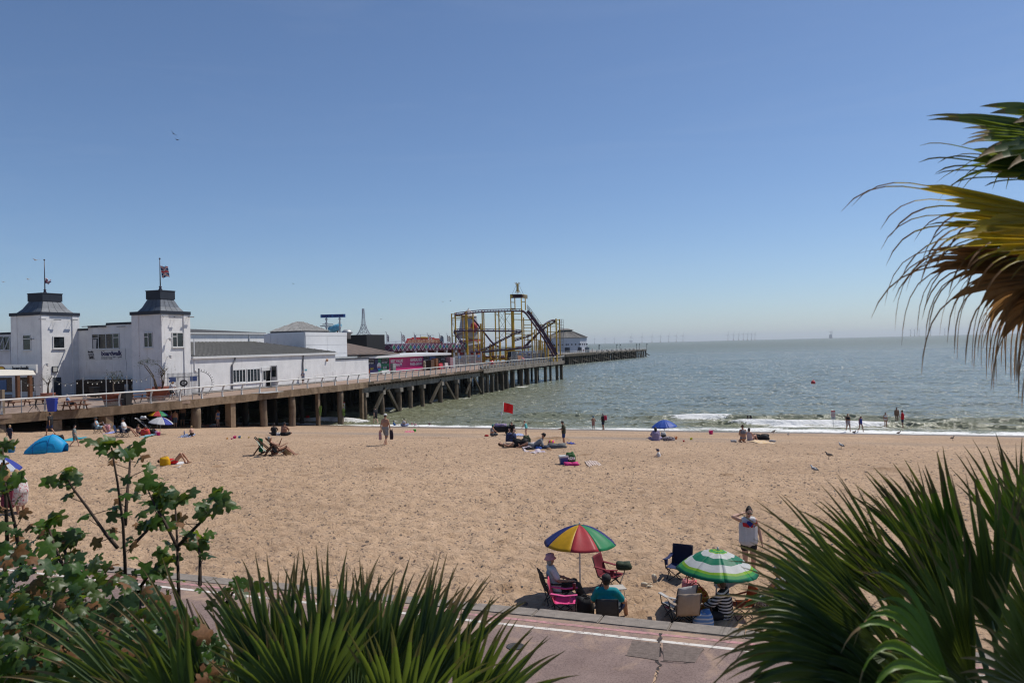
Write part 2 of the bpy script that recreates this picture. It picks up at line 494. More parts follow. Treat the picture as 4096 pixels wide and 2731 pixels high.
sepw = n.new('ShaderNodeSeparateXYZ'); l.new(V, sepw.inputs[0])
rd_ = n.new('ShaderNodeMapRange'); rd_.interpolation_type = 'SMOOTHSTEP'; l.new(sepw.outputs[1], rd_.inputs[0]); rd_.inputs[1].default_value = 120; rd_.inputs[2].default_value = 1200; rd_.inputs[3].default_value = .17; rd_.inputs[4].default_value = .42   # waves too small to resolve widen the glint with distance
l.new(rd_.outputs[0], rg.inputs[3])
l.new(rg.outputs[0], b.inputs['Roughness']); b.inputs['IOR'].default_value = 1.33
# wavelet facets: each small cell of water tilts its own way, a few steeply enough to glint
mpc = n.new('ShaderNodeMapping'); l.new(V, mpc.inputs['Vector']); mpc.inputs['Scale'].default_value = (2.0, 3.4, 0)
vc = n.new('ShaderNodeTexVoronoi'); vc.inputs['Scale'].default_value = 1.0; l.new(mpc.outputs['Vector'], vc.inputs['Vector'])
sb_ = n.new('ShaderNodeSeparateColor'); l.new(vc.outputs['Color'], sb_.inputs[0]); steep = math_(n, l, 'LESS_THAN', sb_.outputs[2], SPARK)   # steep little fronts lean towards the shore
def lerp_(g0, g1): return math_(n, l, 'ADD', math_(n, l, 'MULTIPLY', steep, math_(n, l, 'SUBTRACT', g1, g0)), g0)
gx = math_(n, l, 'MULTIPLY', math_(n, l, 'SUBTRACT', sb_.outputs[0], .5), .4); gy = math_(n, l, 'MULTIPLY', math_(n, l, 'SUBTRACT', sb_.outputs[1], .5), .4)
cx_ = n.new('ShaderNodeCombineXYZ'); l.new(lerp_(gx, math_(n, l, 'MULTIPLY', math_(n, l, 'SUBTRACT', sb_.outputs[0], .4), 1.1)), cx_.inputs[0]); l.new(lerp_(gy, math_(n, l, 'SUBTRACT', math_(n, l, 'MULTIPLY', sb_.outputs[1], -.75), .25)), cx_.inputs[1])
sc_ = n.new('ShaderNodeVectorMath'); sc_.operation = 'SCALE'; l.new(cx_.outputs[0], sc_.inputs[0]); l.new(math_(n, l, 'SUBTRACT', 1.0, fm.outputs[0]), sc_.inputs['Scale'])
ad = n.new('ShaderNodeVectorMath'); l.new(bp.outputs['Normal'], ad.inputs[0]); l.new(sc_.outputs[0], ad.inputs[1])
nv_ = n.new('ShaderNodeVectorMath'); nv_.operation = 'NORMALIZE'; l.new(ad.outputs[0], nv_.inputs[0])
l.new(nv_.outputs[0], b.inputs['Normal'])
MATS['sea'] = m
ys = [74.0]
while ys[-1] < 620: ys.append(ys[-1] + max(.22, .0042 * (ys[-1] - 30)))
k = 2.6
while ys[-1] < 45000: k *= 1.16; ys.append(ys[-1] + k)
cs = list(np.linspace(-.80, .46, 400)); k = .004; a = cs[-1]; a2 = cs[0]; right = []; left = []
while a < 300: k *= 1.35; a += k; a2 -= k; right.append(a); left.append(a2)
cs = left[::-1] + cs + right
Cg, Yg = np.meshgrid(np.array(cs), np.array(ys)); Xg = Cg * Yg
far = np.clip((640 - Yg) / 300, 0, 1) * np.where((Cg > -.83) & (Cg < .48), 1, 0)
act = np.clip((Yg - 76) / 12, .1, 1)
Zw = np.zeros_like(Yg)
for sd, (wlx, wly, am) in enumerate(((16, 5.5, .26), (7, 2.8, .17), (3.2, 1.3, .08))):
 Zw += (fbm(Xg / wlx + 3 * sd, Yg / wly, 100 + sd * 7, 3) - .5) * 2 * am
Zw *= far * act
meander = (fbm(Xg * .035, Yg * 0 + 1, 201, 3) - .5) * 5
foam = np.zeros_like(Yg)
crestfoam = np.zeros_like(Yg)
for yc, am, wd, sd, thr in ((94.5, .75, 1.3, 211, .55), (87.0, .55, .9, 223, .55), (104, .3, 1.7, 231, .9), (117, .16, 2.2, 237, 2)):
 ph = Yg - yc - meander * (.9 if yc > 90 else .6) - (fbm(Xg * .16, Yg * 0, sd, 3) - .5) * 5
 on = np.clip((fbm(Xg * .045 + sd, Yg * 0, sd + 2, 2) - .22) * 4.0, 0, 1)
 prof = np.where(ph > 0, np.exp(-(ph / (wd * 1.5)) ** 2), np.exp(-(ph / (wd * .55)) ** 2))
 Zw += am * prof * on * far
 brk = np.clip((vnoise(Xg * .07 + sd * 3, Yg * 0, sd + 5) - thr) * 5, 0, 1) * on
 foam = np.maximum(foam, brk * np.where(ph < 0, np.exp(-(ph / (wd * 1.15)) ** 2), np.exp(-(ph / (wd * .35)) ** 2)) * 1.0)
edge = Yg + wl_noise[0].mean() + (fbm(Xg * .07, Yg * 0, 301, 3) - .5) * 4
sw = np.where(edge < 80.5, np.exp(-((edge - 80.5) / 1.9) ** 2), np.exp(-((edge - 80.5) / 3.0) ** 2)) * (.50 + .34 * vnoise(Xg * .22, Yg * .5, 309)) + np.exp(-((edge - 84.6) / 1.0) ** 2) * .7 * np.clip(fbm(Xg * .05, Yg * 0, 305, 2) * 3 - .9, 0, 1)
foam = np.maximum(foam, np.clip(sw, 0, 1))
foam = np.maximum(foam, .36 * np.exp(-((edge - 87) / 5) ** 2))
for (px, py, rr_) in ((1590, 1632, 3.), (1560, 1640, 3.), (1745, 1602, 1.6), (1810, 1596, 1.6), (1850, 1590, 2.), (2090, 1546, 2.5), (2130, 1536, 2.)):
 p = on_z(px, py, SEA); foam = np.maximum(foam, .55 * np.exp(-(((Xg - p.x) / rr_) ** 2 + ((Yg - p.y) / rr_ / 1.2) ** 2)))
foam = np.minimum(foam * (.72 + .5 * vnoise(Xg * .5, Yg * .9, 315)), .70)
shallow = np.clip(1.0 - (Yg - 84) / 34, 0, 1) * .75
shallow = np.maximum(shallow, .85 * np.clip(1 - np.abs(Xg + 48 + (Yg - 100) * .05) / 26, 0, 1) * np.clip((240 - Yg) / 120, 0, 1))
sea = struct(grid_mesh('sea', Xg, Yg, SEA + Zw, {'foam': foam, 'shallow': shallow}, MATS['sea']))

# ---- promenade, kerb, painted lines, planted bank
m, n, l, b = nt('promenade_tarmac')
tc = n.new('ShaderNodeTexCoord'); V = tc.outputs['Object']
c1 = ramp(n, [(.3, (.17, .115, .10)), (.7, (.27, .195, .17))]); l.new(noise(n, l, V, .9, 6, .65).outputs['Fac'], c1.inputs['Fac'])
c2 = ramp(n, [(.42, (.62, .6, .6)), (.5, (1., 1., 1.)), (.66, (1., 1., 1.)), (.74, (1.9, 1.7, 1.6))]); l.new(noise(n, l, V, 38, 4, .8).outputs['Fac'], c2.inputs['Fac'])
c = mixc(n, l, 1., c1.outputs['Color'], c2.outputs['Color'], 'MULTIPLY')
# sand blown over it near the edge
sep = n.new('ShaderNodeSeparateXYZ'); l.new(V, sep.inputs[0])
dr = n.new('ShaderNodeMapRange'); l.new(sep.outputs[1], dr.inputs[0]); dr.inputs[1].default_value = 10.8; dr.inputs[2].default_value = 14.1
ns = noise(n, l, V, 1.1, 6, .7, 1.)
fs = n.new('ShaderNodeMapRange'); l.new(math_(n, l, 'ADD', math_(n, l, 'MULTIPLY', dr.outputs[0], .42), ns.outputs['Fac']), fs.inputs[0])
fs.inputs[1].default_value = .72; fs.inputs[2].default_value = 1.02
c = mixc(n, l, math_(n, l, 'MULTIPLY', fs.outputs[0], .75), c, (.46, .31, .20))
l.new(c, b.inputs['Base Color']); b.inputs['Roughness'].default_value = .9
bp = n.new('ShaderNodeBump'); bp.inputs['Strength'].default_value = .5; bp.inputs['Distance'].default_value = .012
l.new(noise(n, l, V, 90, 3).outputs['Fac'], bp.inputs['Height']); l.new(bp.outputs['Normal'], b.inputs['Normal'])
MATS['tarmac'] = m
PZ = .36
mb = MB(); mb.box2((-120, 6.2, -.6), (120, 13.66, PZ))
prom = struct(mb.build('promenade', MATS['tarmac']))
kerb = struct(bpy.data.objects.new('kerb', None)); col.objects.link(kerb)
kmat = M('kerb_stone', (.25, .215, .185), .9, .3, 5, .5, 60)
mb = MB(); mb.box2((-.62, -.21, -1.2), (.62, .21, PZ + .015))
bm = bmesh.new(); kme = mb.mesh('kerb_stone', kmat); bm.from_mesh(kme)
bmesh.ops.bevel(bm, geom=[e for e in bm.edges], offset=.018, segments=2, affect='EDGES'); bm.to_mesh(kme); bm.free()
x = -44.0
while x < 22:
 o = mkobj('kerb_stone', kme, kerb); o.location = (x, 13.88 + rng.uniform(-.012, .012), rng.uniform(-.014, .008)); o.rotation_euler = (rng.uniform(-.012, .012), rng.uniform(-.006, .006), rng.uniform(-.008, .008)); o.scale.x = .985; x += 1.24
for nm, y0, y1, cc, z in (('white_line', 13.10, 13.20, (.62, .58, .53), .004), ('pink_line', 13.40, 13.50, (.52, .25, .26), .004)):
 m, n, l, b = nt(nm)
 tc = n.new('ShaderNodeTexCoord'); nz = noise(n, l, tc.outputs['Object'], 9, 6, .75)
 rp = ramp(n, [(.36, (.22, .15, .13)), (.48 if nm == 'white_line' else .62, cc)]); l.new(nz.outputs['Fac'], rp.inputs['Fac'])
 l.new(rp.outputs['Color'], b.inputs['Base Color']); b.inputs['Roughness'].default_value = .9
 mb = MB()
 for k in range(-60, 30):
  mb.quad((k, y0, PZ + z), (k + 1, y0, PZ + z), (k + 1, y1, PZ + z), (k, y1, PZ + z))
 struct(mb.build(nm, m))
# repair patch, cracks and a manhole in the tarmac
def zline(name, pts, w, mat, z=.006, jit=.03):
 mb = MB(); P = [on_z(x, y, PZ + z) for x, y in pts]; Q = []
 for a, b_ in zip(P[:-1], P[1:]):
  kk = max(2, int((b_ - a).length / .09))
  for j in range(kk):
   q = a.lerp(b_, j / kk); Q.append(q + Vector((rng.uniform(-jit, jit), rng.uniform(-jit, jit), 0)))
 Q.append(P[-1])
 for a, b_ in zip(Q[:-1], Q[1:]):
  d = (b_ - a).normalized(); s = Vector((-d.y, d.x, 0)) * w * rng.uniform(.3, 1.1)
  mb.quad(a - s, b_ - s, b_ + s, a + s)
 return struct(mb.build(name, mat))
crack = M('crack_dark', (.05, .04, .037), .95)
patchm = M('tarmac_patch', (.18, .14, .12), .95, .35, 14, .6, 80)
mb = MB(); P = [on_z(x, y, PZ + .003) for x, y in ((2530, 2560), (2640, 2572), (2635, 2640), (2505, 2620))]; mb.prism(P, (0, 0, .004)); struct(mb.build('tarmac_patch', patchm))
mb = MB(); P = [on_z(x, y, PZ + .003) for x, y in ((2652, 2570), (2815, 2592), (2780, 2648), (2655, 2640))]; mb.prism(P, (0, 0, .004)); struct(mb.build('tarmac_patch', patchm))
for pts, w in ((((2640, 2530), (2632, 2590), (2634, 2640), (2640, 2660), (2632, 2680)), .035), (((2640, 2640), (2700, 2648), (2770, 2650), (2800, 2615), (2815, 2595)), .012),
               (((2505, 2622), (2570, 2630), (2634, 2640)), .01), (((2635, 2580), (2660, 2610), (2655, 2640)), .03), (((2535, 2560), (2505, 2620)), .008), ((2632, 2680), (2615, 2731), (2600, 2790)) and (((2632, 2680), (2615, 2731), (2600, 2790)), .012)):
 zline('tarmac_crack', pts, w, crack)
zline('sandy_joint', ((2640, 2660), (2622, 2700), (2606, 2760)), .02, M('joint_sand', (.42, .28, .18), .95), .005, .006)
mb = MB(); p = on_z(2062, 2585, PZ); mb.lathe([(.001, .008), (.11, .008), (.12, .012), (.15, .012), (.15, 0)], p, 20)
o = mb.build('drain_cover', M('cast_iron', (.07, .065, .06), .6, metal=.5)); tag(o, 'small round iron drain cover set in the promenade tarmac', 'drain cover')
# planted bank the photographer stands on
m, n, l, b = nt('bank_soil')
tc = n.new('ShaderNodeTexCoord')
rp = ramp(n, [(.35, (.05, .045, .025)), (.55, (.06, .075, .03)), (.7, (.11, .09, .05))]); l.new(noise(n, l, tc.outputs['Object'], 2.2, 7, .7).outputs['Fac'], rp.inputs['Fac'])
l.new(rp.outputs['Color'], b.inputs['Base Color']); b.inputs['Roughness'].default_value = .95
BT = [-400, -1.0, 0.8, 2.4, 5.9, 6.2]; BZ = [3.9, 3.75, 3.3, 2.1, .55, .5]
xs_ = np.concatenate([np.linspace(-400, -16, 12), np.linspace(-15, 15, 61), np.linspace(16, 400, 12)]); ys_ = np.concatenate([np.linspace(-400, -4, 8), np.linspace(-3, 6.2, 30)])
A, B = np.meshgrid(xs_, ys_); Zb = np.interp(B, BT, BZ) + (fbm(A * .8, B * .8, 71, 3) - .5) * .2
bank = struct(grid_mesh('garden_bank', A, B, Zb, {}, m))
def zbank(y): return float(np.interp(y, BT, BZ))
# ================================================================== the pier
DZ = 1.0
EDGE_T = [-60, 20, 42, 48, 56, 84, 125, 160, 196.5]
EDGE_S = [-63, -60, -57.2, -55, -53.2, -53.4, -57, -59.3, -60.5]
def es(t): return float(np.interp(t, EDGE_T, EDGE_S))
def edge_px(x, z=DZ):
 """distance along the pier at which its right edge shows at photo column x"""
 lo, hi = 20., 196.
 for _ in range(40):
  m_ = (lo + hi) / 2
  if proj((es(m_), m_, z))[0] < x: lo = m_
  else: hi = m_
 return lo
def concrete(name, ca, cb, streak=True):
 m, n, l, b = nt(name)
 tc = n.new('ShaderNodeTexCoord'); V = tc.outputs['Object']
 mp = n.new('ShaderNodeMapping'); l.new(V, mp.inputs['Vector']); mp.inputs['Scale'].default_value = (1, 1, .22 if streak else 1)
 rp = ramp(n, [(.3, ca), (.68, cb)]); l.new(noise(n, l, mp.outputs['Vector'], 1.3, 8, .7, .5).outputs['Fac'], rp.inputs['Fac'])
 r2 = ramp(n, [(.36, (.45, .42, .38)), (.52, (1, 1, 1))]); l.new(noise(n, l, V, .5, 6, .7, 1.5).outputs['Fac'], r2.inputs['Fac'])
 c = mixc(n, l, .8, rp.outputs['Color'], r2.outputs['Color'], 'MULTIPLY')
 l.new(c, b.inputs['Base Color']); b.inputs['Roughness'].default_value = .92; b.inputs['Specular IOR Level'].default_value = .2
 bp = n.new('ShaderNodeBump'); bp.inputs['Strength'].default_value = .6; bp.inputs['Distance'].default_value = .05
 l.new(noise(n, l, V, 5, 7, .7).outputs['Fac'], bp.inputs['Height']); l.new(bp.outputs['Normal'], b.inputs['Normal'])
 MATS[name] = m; return m
cwarm = concrete('pier_concrete', (.15, .105, .068), (.29, .21, .14))
cgrey = concrete('pier_concrete_grey', (.15, .13, .11), (.29, .26, .22))
timber = concrete('pier_timber', (.07, .055, .04), (.15, .115, .08))
pilem = concrete('pile_concrete', (.10, .075, .052), (.24, .18, .125))
weedp = concrete('pile_weathered', (.055, .05, .038), (.12, .10, .075))
innerp = concrete('pile_inner_shade', (.018, .017, .014), (.045, .04, .032))  # near-black: the gloom under the deck is painted into this colour
deckm = M('deck_paving', (.30, .215, .165), .9, .3, 1.5, .3, 30)
pier = thing('pier', 'long seaside pier on concrete piles with a pale deck and brown edge beam', 'pier', (es(60), 60, SEA))
ts = list(np.linspace(-60, 196.5, 80))
mb = MB()
for a, b_ in zip(ts[:-1], ts[1:]):
 mb.add([(es(a), a, DZ), (es(b_), b_, DZ), (-175, b_, DZ), (-175, a, DZ), (es(a), a, DZ - .25), (es(b_), b_, DZ - .25), (-175, b_, DZ - .25), (-175, a, DZ - .25)],
           [(3, 2, 1, 0)[::-1], (4, 5, 6, 7)[::-1], (0, 4, 5, 1)[::-1], (2, 6, 7, 3)[::-1]])
mb.quad((es(196.5), 196.5, DZ), (es(196.5), 196.5, DZ - .25), (-175, 196.5, DZ - .25), (-175, 196.5, DZ))
mb.build('deck', deckm, pier, world=True)
# edge beams, one object for each bay
TJ = edge_px(1470); TK = edge_px(1932)
def bay(t0, t1, z0, z1, w, mat, name='edge_beam', out=.06):
 mb = MB(); k = max(1, int((t1 - t0) / 2.5)); q = [t0 + (t1 - t0) * i / k for i in range(k + 1)]
 for a, b_ in zip(q[:-1], q[1:]):
  P = []
  for t in (a, b_):
   x1 = es(t) + out; j = (math.sin(t * 3.1) + math.sin(t * 7.7)) * .012
   P += [(x1 + j, t, z1), (x1 + j, t, z0 + j * 2), (x1 - w, t, z0), (x1 - w, t, z1)]
  mb.add(P, [(0, 4, 5, 1), (1, 5, 6, 2), (2, 6, 7, 3), (3, 7, 4, 0)])
 mb.add([], [])
 o = mb.build(name, mat, pier, world=True)
 return o
t = -20.
while t < TJ:
 t2 = min(t + 6.5, TJ); bay(t, t2 - .015, DZ - .68, DZ + .05, .5, cwarm); t = t2
t = TJ
while t < TK:
 t2 = min(t + 6.0, TK); bay(t, t2 - .02, DZ - .34, DZ + .03, .5, timber, 'edge_beam', .0); bay(t, t2 - .02, DZ - 1.35, DZ - .62, .45, cgrey, 'cross_beam', -.6); t = t2
t = TK
while t < 196:
 t2 = min(t + 6.0, 196.4); bay(t, t2 - .015, DZ - .75, DZ + .08, .6, cgrey, out=.1); bay(t, t2 - .05, DZ + .1, DZ + .62, .2, cgrey, 'parapet', -.45); t = t2
mb = MB(); mb.box2((-100, 196.35, DZ - .75), (es(196) + .1, 196.95, DZ + .08)); mb.build('edge_beam', cgrey, pier, world=True)
# joist ends under the timber stretch
t = TJ + .4
while t < TK:
 mb = MB(); mb.box2((es(t) - .7, t - .07, DZ - .6), (es(t) - .02, t + .07, DZ - .345)); mb.build('joist', timber, pier, world=True); t += 1.15
# piles: (photo column, half width, round?, material)
def zfoot(t): return min(zb(t), SEA) - .6
def pile(x, r, kind, mat, s_off=.45, cap=True, tt=None, ztop=None):
 r *= .63
 t = tt if tt is not None else edge_px(x); s = es(t) - s_off; mb = MB()
 zt = ztop if ztop is not None else DZ - .7
 z0 = zfoot(t)
 if kind == 'o':
  zz = np.linspace(z0, zt, 7); mb.tube([(s + .03 * math.sin(z * 2 + t), t, z) for z in zz], [r * (1 + .05 * math.sin(z * 3.1 + t * 1.7)) for z in zz], 14)
 else:
  mb.box2((s - r, t - r, z0), (s + r, t + r, zt))
 return mb.build('pile', mat, pier, kind == 'o', world=True)
def collar(x, r, s_off=.45, z1=-.7):
 r *= .7
 t = edge_px(x); s = es(t) - s_off; mb = MB(); mb.box2((s - r, t - r, DZ + z1 - .55), (s + r + .12, t + r, DZ + z1)); mb.build('pile_head', cgrey, pier, world=True)
for x, r, k in ((12, .75, 'o'), (232, .62, 'b'), (440, .62, 'b'), (797, .72, 'o'), (935, .55, 'b'), (1066, .62, 'o'), (1180, .6, 'o'), (1283, .3, 'b'), (1372, .6, 'o'), (1457, .32, 'b')):
 pile(x, r, k, cwarm if k == 'b' else pilem)
for x, r, k in ((1476, .5, 'o'), (1546, .45, 'o'), (1612, .62, 'o'), (1658, .5, 'o'), (1705, .5, 'o'), (1776, .62, 'o'), (1840, .5, 'o'), (1890, .35, 'o')):
 pile(x, r, k, pilem, .75, ztop=DZ - 1.36); collar(x, r * .95 if r > .4 else .35, .75, -1.37)
for i, x in enumerate((1938, 1958, 1978, 1997, 2018, 2036, 2061, 2095, 2120, 2153, 2190, 2210, 2236, 2260)):
 r = .38 if i in (1, 3, 11) else .5
 pile(x, r, 'b', weedp, .6, ztop=DZ - .76)
 if i < 7:   # haunch under the beam
  t = edge_px(x); s = es(t) - .6; mb = MB()
  r *= .63; mb.prism([(s + .3, t - r, DZ - .76), (s + .3, t - r - .9, DZ - .76), (s + .3, t - r, DZ - 1.5)], (-.6, 0, 0)); mb.build('haunch', weedp, pier, world=True)
# raking struts
def strut(xa, ya, xb, yb, r, mat):
 ta = edge_px(xa); s = es(ta) - .55
 a = on_s(xa, ya, s); b_ = on_s(xb, yb, s); mb = MB(); mb.beam(a, b_, r * 2, r * 1.6, up=(1, 0, 0)); mb.build('strut', mat, pier, world=True)
for q in ((1540, 1552, 1500, 1640), (1552, 1560, 1592, 1640), (1765, 1520, 1722, 1612), (1782, 1528, 1820, 1598), (1888, 1508, 1865, 1575), (1897, 1510, 1924, 1568)):
 strut(*q, .2 if q[0] < 1800 else .15, weedp)
# inner rows seen in the gloom behind
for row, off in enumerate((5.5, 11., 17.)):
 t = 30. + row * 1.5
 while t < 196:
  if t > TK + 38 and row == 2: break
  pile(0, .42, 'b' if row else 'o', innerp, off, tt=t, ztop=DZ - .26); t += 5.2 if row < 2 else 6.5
# retaining wall at the landward end under the deck
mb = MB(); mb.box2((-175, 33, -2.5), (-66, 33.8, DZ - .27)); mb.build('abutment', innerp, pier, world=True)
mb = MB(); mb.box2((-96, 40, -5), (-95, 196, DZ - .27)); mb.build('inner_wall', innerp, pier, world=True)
# weed stains on two posts are real algae fringes
alg = M('algae', (.09, .15, .02), .95, .4, 8, .8, 40)
for x, so, zr in ((1283, .12, (-2.2, -1.2)), (1372, -.02, (-2.6, -1.9))):
 t = edge_px(x); mb = MB()
 for k in range(26):
  a = rng.uniform(-.25, .25); z = rng.uniform(*zr); mb.box((es(t) - so, t + a, z), (.05, rng.uniform(.04, .1), rng.uniform(.1, .35)))
 stuff(mb.build('algae', alg, pier, world=True))

# ---- railings: swan-neck posts, tube rails
white = M('rail_white', (.62, .61, .585), .5, .12, 3, 0)
galv = M('galvanised', (.36, .37, .38), .5, .2, 8, 0, metal=.4)
postm = M('rail_grey', (.40, .40, .40), .5, .15, 4, 0)
def rail_post(white_=True):
 mb = MB(); P = []
 for k in range(8):
  u = k / 7; P.append((-.05 + .22 * u ** 2.2 - .05 * math.sin(u * PI), 0, u * 1.08))
 for a, b_ in zip(P[:-1], P[1:]): mb.beam(a, b_, .10, .14, up=(1, 0, 0))
 mb.box((-.04, 0, .02), (.18, .16, .04))
 return mb
def railing(name, label, t0, t1, step, zoff, mat, mids, ends=None, rail_r=.075, group=None, inset=.12):
 base = Vector((es((t0 + t1) / 2), (t0 + t1) / 2, DZ + zoff))
 th = thing(name, label, 'railing', base, group=group)
 pm = rail_post().mesh('post', mat)
 q = []; t = t0
 while t <= t1 + .01: q.append(t); t += step
 for t in q:
  d = (es(t + .5) - es(t - .5))
  o = mkobj('post', pm, th); o.location = Vector((es(t) - inset, t, DZ + zoff)) - base; o.rotation_euler = (0, 0, -math.atan(d))
 for z, r, mt, dx in [(1.09, rail_r, mat, .17)] + [(z, .026, galv, .02) for z in mids]:
  mb = MB(); mb.tube([(es(t) - inset + dx, t, DZ + zoff + z) for t in np.linspace(t0 - .3, t1 + .3, max(4, int((t1 - t0) / 3)))], r, 6); mb.build('rail', mt, th, world=True)
 return th
TA = 24.; TB = edge_px(760)
def post_ts(xs): return [edge_px(x) for x in xs]
railing('pier_railing', 'white curved railing along the pier deck in front of the bar terrace and pavilion', 31.2, TJ - .5, 2.78, .05, white, (.55,))
railing('pier_railing', 'pale curved railing along the timber stretch of the pier, beside the pink hoarding', TJ + 1, TK - .3, 2.35, .03, white, (.4, .72))
railing('pier_railing', 'pale curved railing on the raised concrete edge at the seaward end of the near pier', TK + .3, 196.2, 2.05, .08, white, (.75,))
# wire mesh filling under the first railing: fine wires
th = thing('mesh_infill', 'fine wire mesh fixed below the white terrace railing', 'mesh', (es(45), 45, DZ))
mb = MB()
for z in np.arange(.12, .52, .055): mb.tube([(es(t) - .10, t, DZ + z) for t in np.linspace(31, TB, 12)], .006, 3, False)
stuff(mb.build('wire', galv, th, world=True))
# string-light poles and bulbs
polex = (98, 225, 345, 437, 520, 616, 780)
poles = []
for i, x in enumerate(polex):
 t = edge_px(x); poles.append(t); mb = MB(); s = es(t) - .3
 mb.tube([(s, t, DZ), (s, t, DZ + 2.55)], .035, 8); mb.box((s, t, DZ + .01), (.14, .14, .02))
 solo('light_pole', mb, galv, ('slim grey pole carrying string lights, %s along the terrace railing' % ('first', 'second', 'third', 'fourth', 'fifth', 'sixth', 'seventh')[i]), 'pole', (s, t, DZ), 'string light poles')
bul = M('bulb_glass', (.7, .68, .6), .2); blk = M('black_plastic', (.02, .02, .02), .5)
bulb_me = MB(); bulb_me.tube([(0, 0, 0), (0, 0, -.08)], .025, 6); bulb_me.m = 1; bulb_me.ell((0, 0, -.13), (.045, .045, .06), n=8, k=5)
bulb_me = bulb_me.mesh('bulb', [blk, bul])
th = thing('string_lights', 'festoon of bulbs sagging between grey poles along the terrace', 'string lights', (es(poles[0]), poles[0], DZ))
pts = []
for a, b_ in zip(poles[:-1], poles[1:]):
 for k in range(10):
  u = k / 10; t = a + (b_ - a) * u; pts.append((es(t) - .3, t, DZ + 2.5 - .42 * 4 * u * (1 - u)))
mb = MB(); mb.tube(pts, .012, 4); mb.build('cable', blk, th, world=True)
for i, p in enumerate(pts):
 if i % 10 and i % 2 == 0:
  o = mkobj('bulb', bulb_me, th); o.location = Vector(p) - th.location

# ---- far arm of the pier
FE = [(205, -101.), (330, -99.), (368, -99.5), (480, -95.)]
far = thing('far_pier', 'far dark arm of the pier standing on raking timber piles out at sea', 'pier', (-110, 400, SEA))
mb = MB()
P = [(x, t, DZ) for t, x in FE] + [(-140, 480, DZ), (-140, 197, DZ), (-101, 197, DZ)]
mb.prism([(x, t, DZ - .5) for x, t, z in P], (0, 0, .5)); mb.build('deck', cgrey, far, world=True)
def fs_(t): return float(np.interp(t, [a for a, b_ in FE], [b_ for a, b_ in FE]))
t = 300.
while t < 480:
 mb = MB(); mb.box2((fs_(t) - .5, t, DZ - 1.1), (fs_(t) + .15, t + 11.9, DZ - .02)); mb.build('edge_beam', weedp, far, world=True); t += 12
k = 0; t = 330.
while t < 481:
 for off in (.6, 7., 14., 22., 30.):
  s = fs_(t) - off; mb = MB()
  if off > 14 and t < 400: continue
  rk = (.0 if k % 3 else 1.6) * (1 if off != 7 else -1)
  mb.beam((s, t, DZ - .5), (s, t + rk, -7), .75, .75); mb.build('pile', weedp, far, world=True)
 k += 1; t += 3.2 if t < 400 else 4.6
for t in np.arange(335, 480, 18.):
 for z in (-1.6,):
  mb = MB(); mb.beam((fs_(t) - .2, t, z), (fs_(t + 9) - .2, t + 9, z - 1.2), .4); mb.build('brace', weedp, far, world=True)
mb = MB()
th = thing('far_pier_railing', 'thin pale railing along the far arm of the pier', 'railing', (fs_(400), 400, DZ))
pm = MB(); pm.box((0, 0, .55), (.12, .12, 1.1)); pm = pm.mesh('post', white)
for t in np.arange(312, 481, 2.8):
 o = mkobj('post', pm, th); o.location = Vector((fs_(t) - .2, t, DZ)) - th.location
for z in (.55, 1.1):
 mb = MB(); mb.tube([(fs_(t) - .2, t, DZ + z) for t in (312, 330, 368, 480)], .06, 5); mb.build('rail', white, th, world=True)
# ================================================================== buildings on the pier
m, n, l, b = nt('white_render')
tc = n.new('ShaderNodeTexCoord'); V = tc.outputs['Object']
rp = ramp(n, [(.3, (.62, .62, .62)), (.6, (.75, .745, .74))]); l.new(noise(n, l, V, .7, 6, .65, .5).outputs['Fac'], rp.inputs['Fac'])
mp = n.new('ShaderNodeMapping'); l.new(V, mp.inputs['Vector']); mp.inputs['Scale'].default_value = (2.5, 2.5, .18)
r2 = ramp(n, [(.30, (.78, .76, .72)), (.45, (1, 1, 1))]); l.new(noise(n, l, mp.outputs['Vector'], 1.6, 6, .7).outputs['Fac'], r2.inputs['Fac'])
l.new(mixc(n, l, .7, rp.outputs['Color'], r2.outputs['Color'], 'MULTIPLY'), b.inputs['Base Color']); b.inputs['Roughness'].default_value = .85; b.inputs['Specular IOR Level'].default_value = .2
bp = n.new('ShaderNodeBump'); bp.inputs['Strength'].default_value = .25; bp.inputs['Distance'].default_value = .03
l.new(noise(n, l, V, 3.5, 7, .7).outputs['Fac'], bp.inputs['Height']); l.new(bp.outputs['Normal'], b.inputs['Normal'])
MATS['render'] = wr = m
slate = M('slate_blue', (.05, .058, .075), .65, .35, 3, .3, 20)
lead = M('lead_sheet', (.11, .125, .15), .5, .35, 2.2, .2, 14)
navy = M('coping_navy', (.022, .028, .042), .6, .2, 3)
upvc = M('window_frame_white', (.66, .66, .65), .4, .06, 4)
m, n, l, b = nt('dark_glass'); b.inputs['Base Color'].default_value = (.012, .016, .02, 1); b.inputs['Roughness'].default_value = .06; b.inputs['Specular IOR Level'].default_value = .5
tc = n.new('ShaderNodeTexCoord'); rp = ramp(n, [(.4, (.008, .011, .014)), (.7, (.03, .04, .045))]); l.new(noise(n, l, tc.outputs['Object'], 1.4, 3).outputs['Fac'], rp.inputs['Fac']); l.new(rp.outputs['Color'], b.inputs['Base Color'])
MATS['glass'] = glass = m
T0 = 61.5          # landward faces of the towers
S1a, S1b = -81.4, -77.0
S2a, S2b = -64.3, -60.6
TC = 66.0
ZT = 9.75
bar = thing('seafront_bar', 'white two-storey bar building with twin towers at the head of the pier', 'building', (-71, 64, DZ))
def bx(name, a, b_, mat, parent=bar):
 mb = MB(); mb.box2(a, b_); return mb.build(name, mat, parent, world=True)
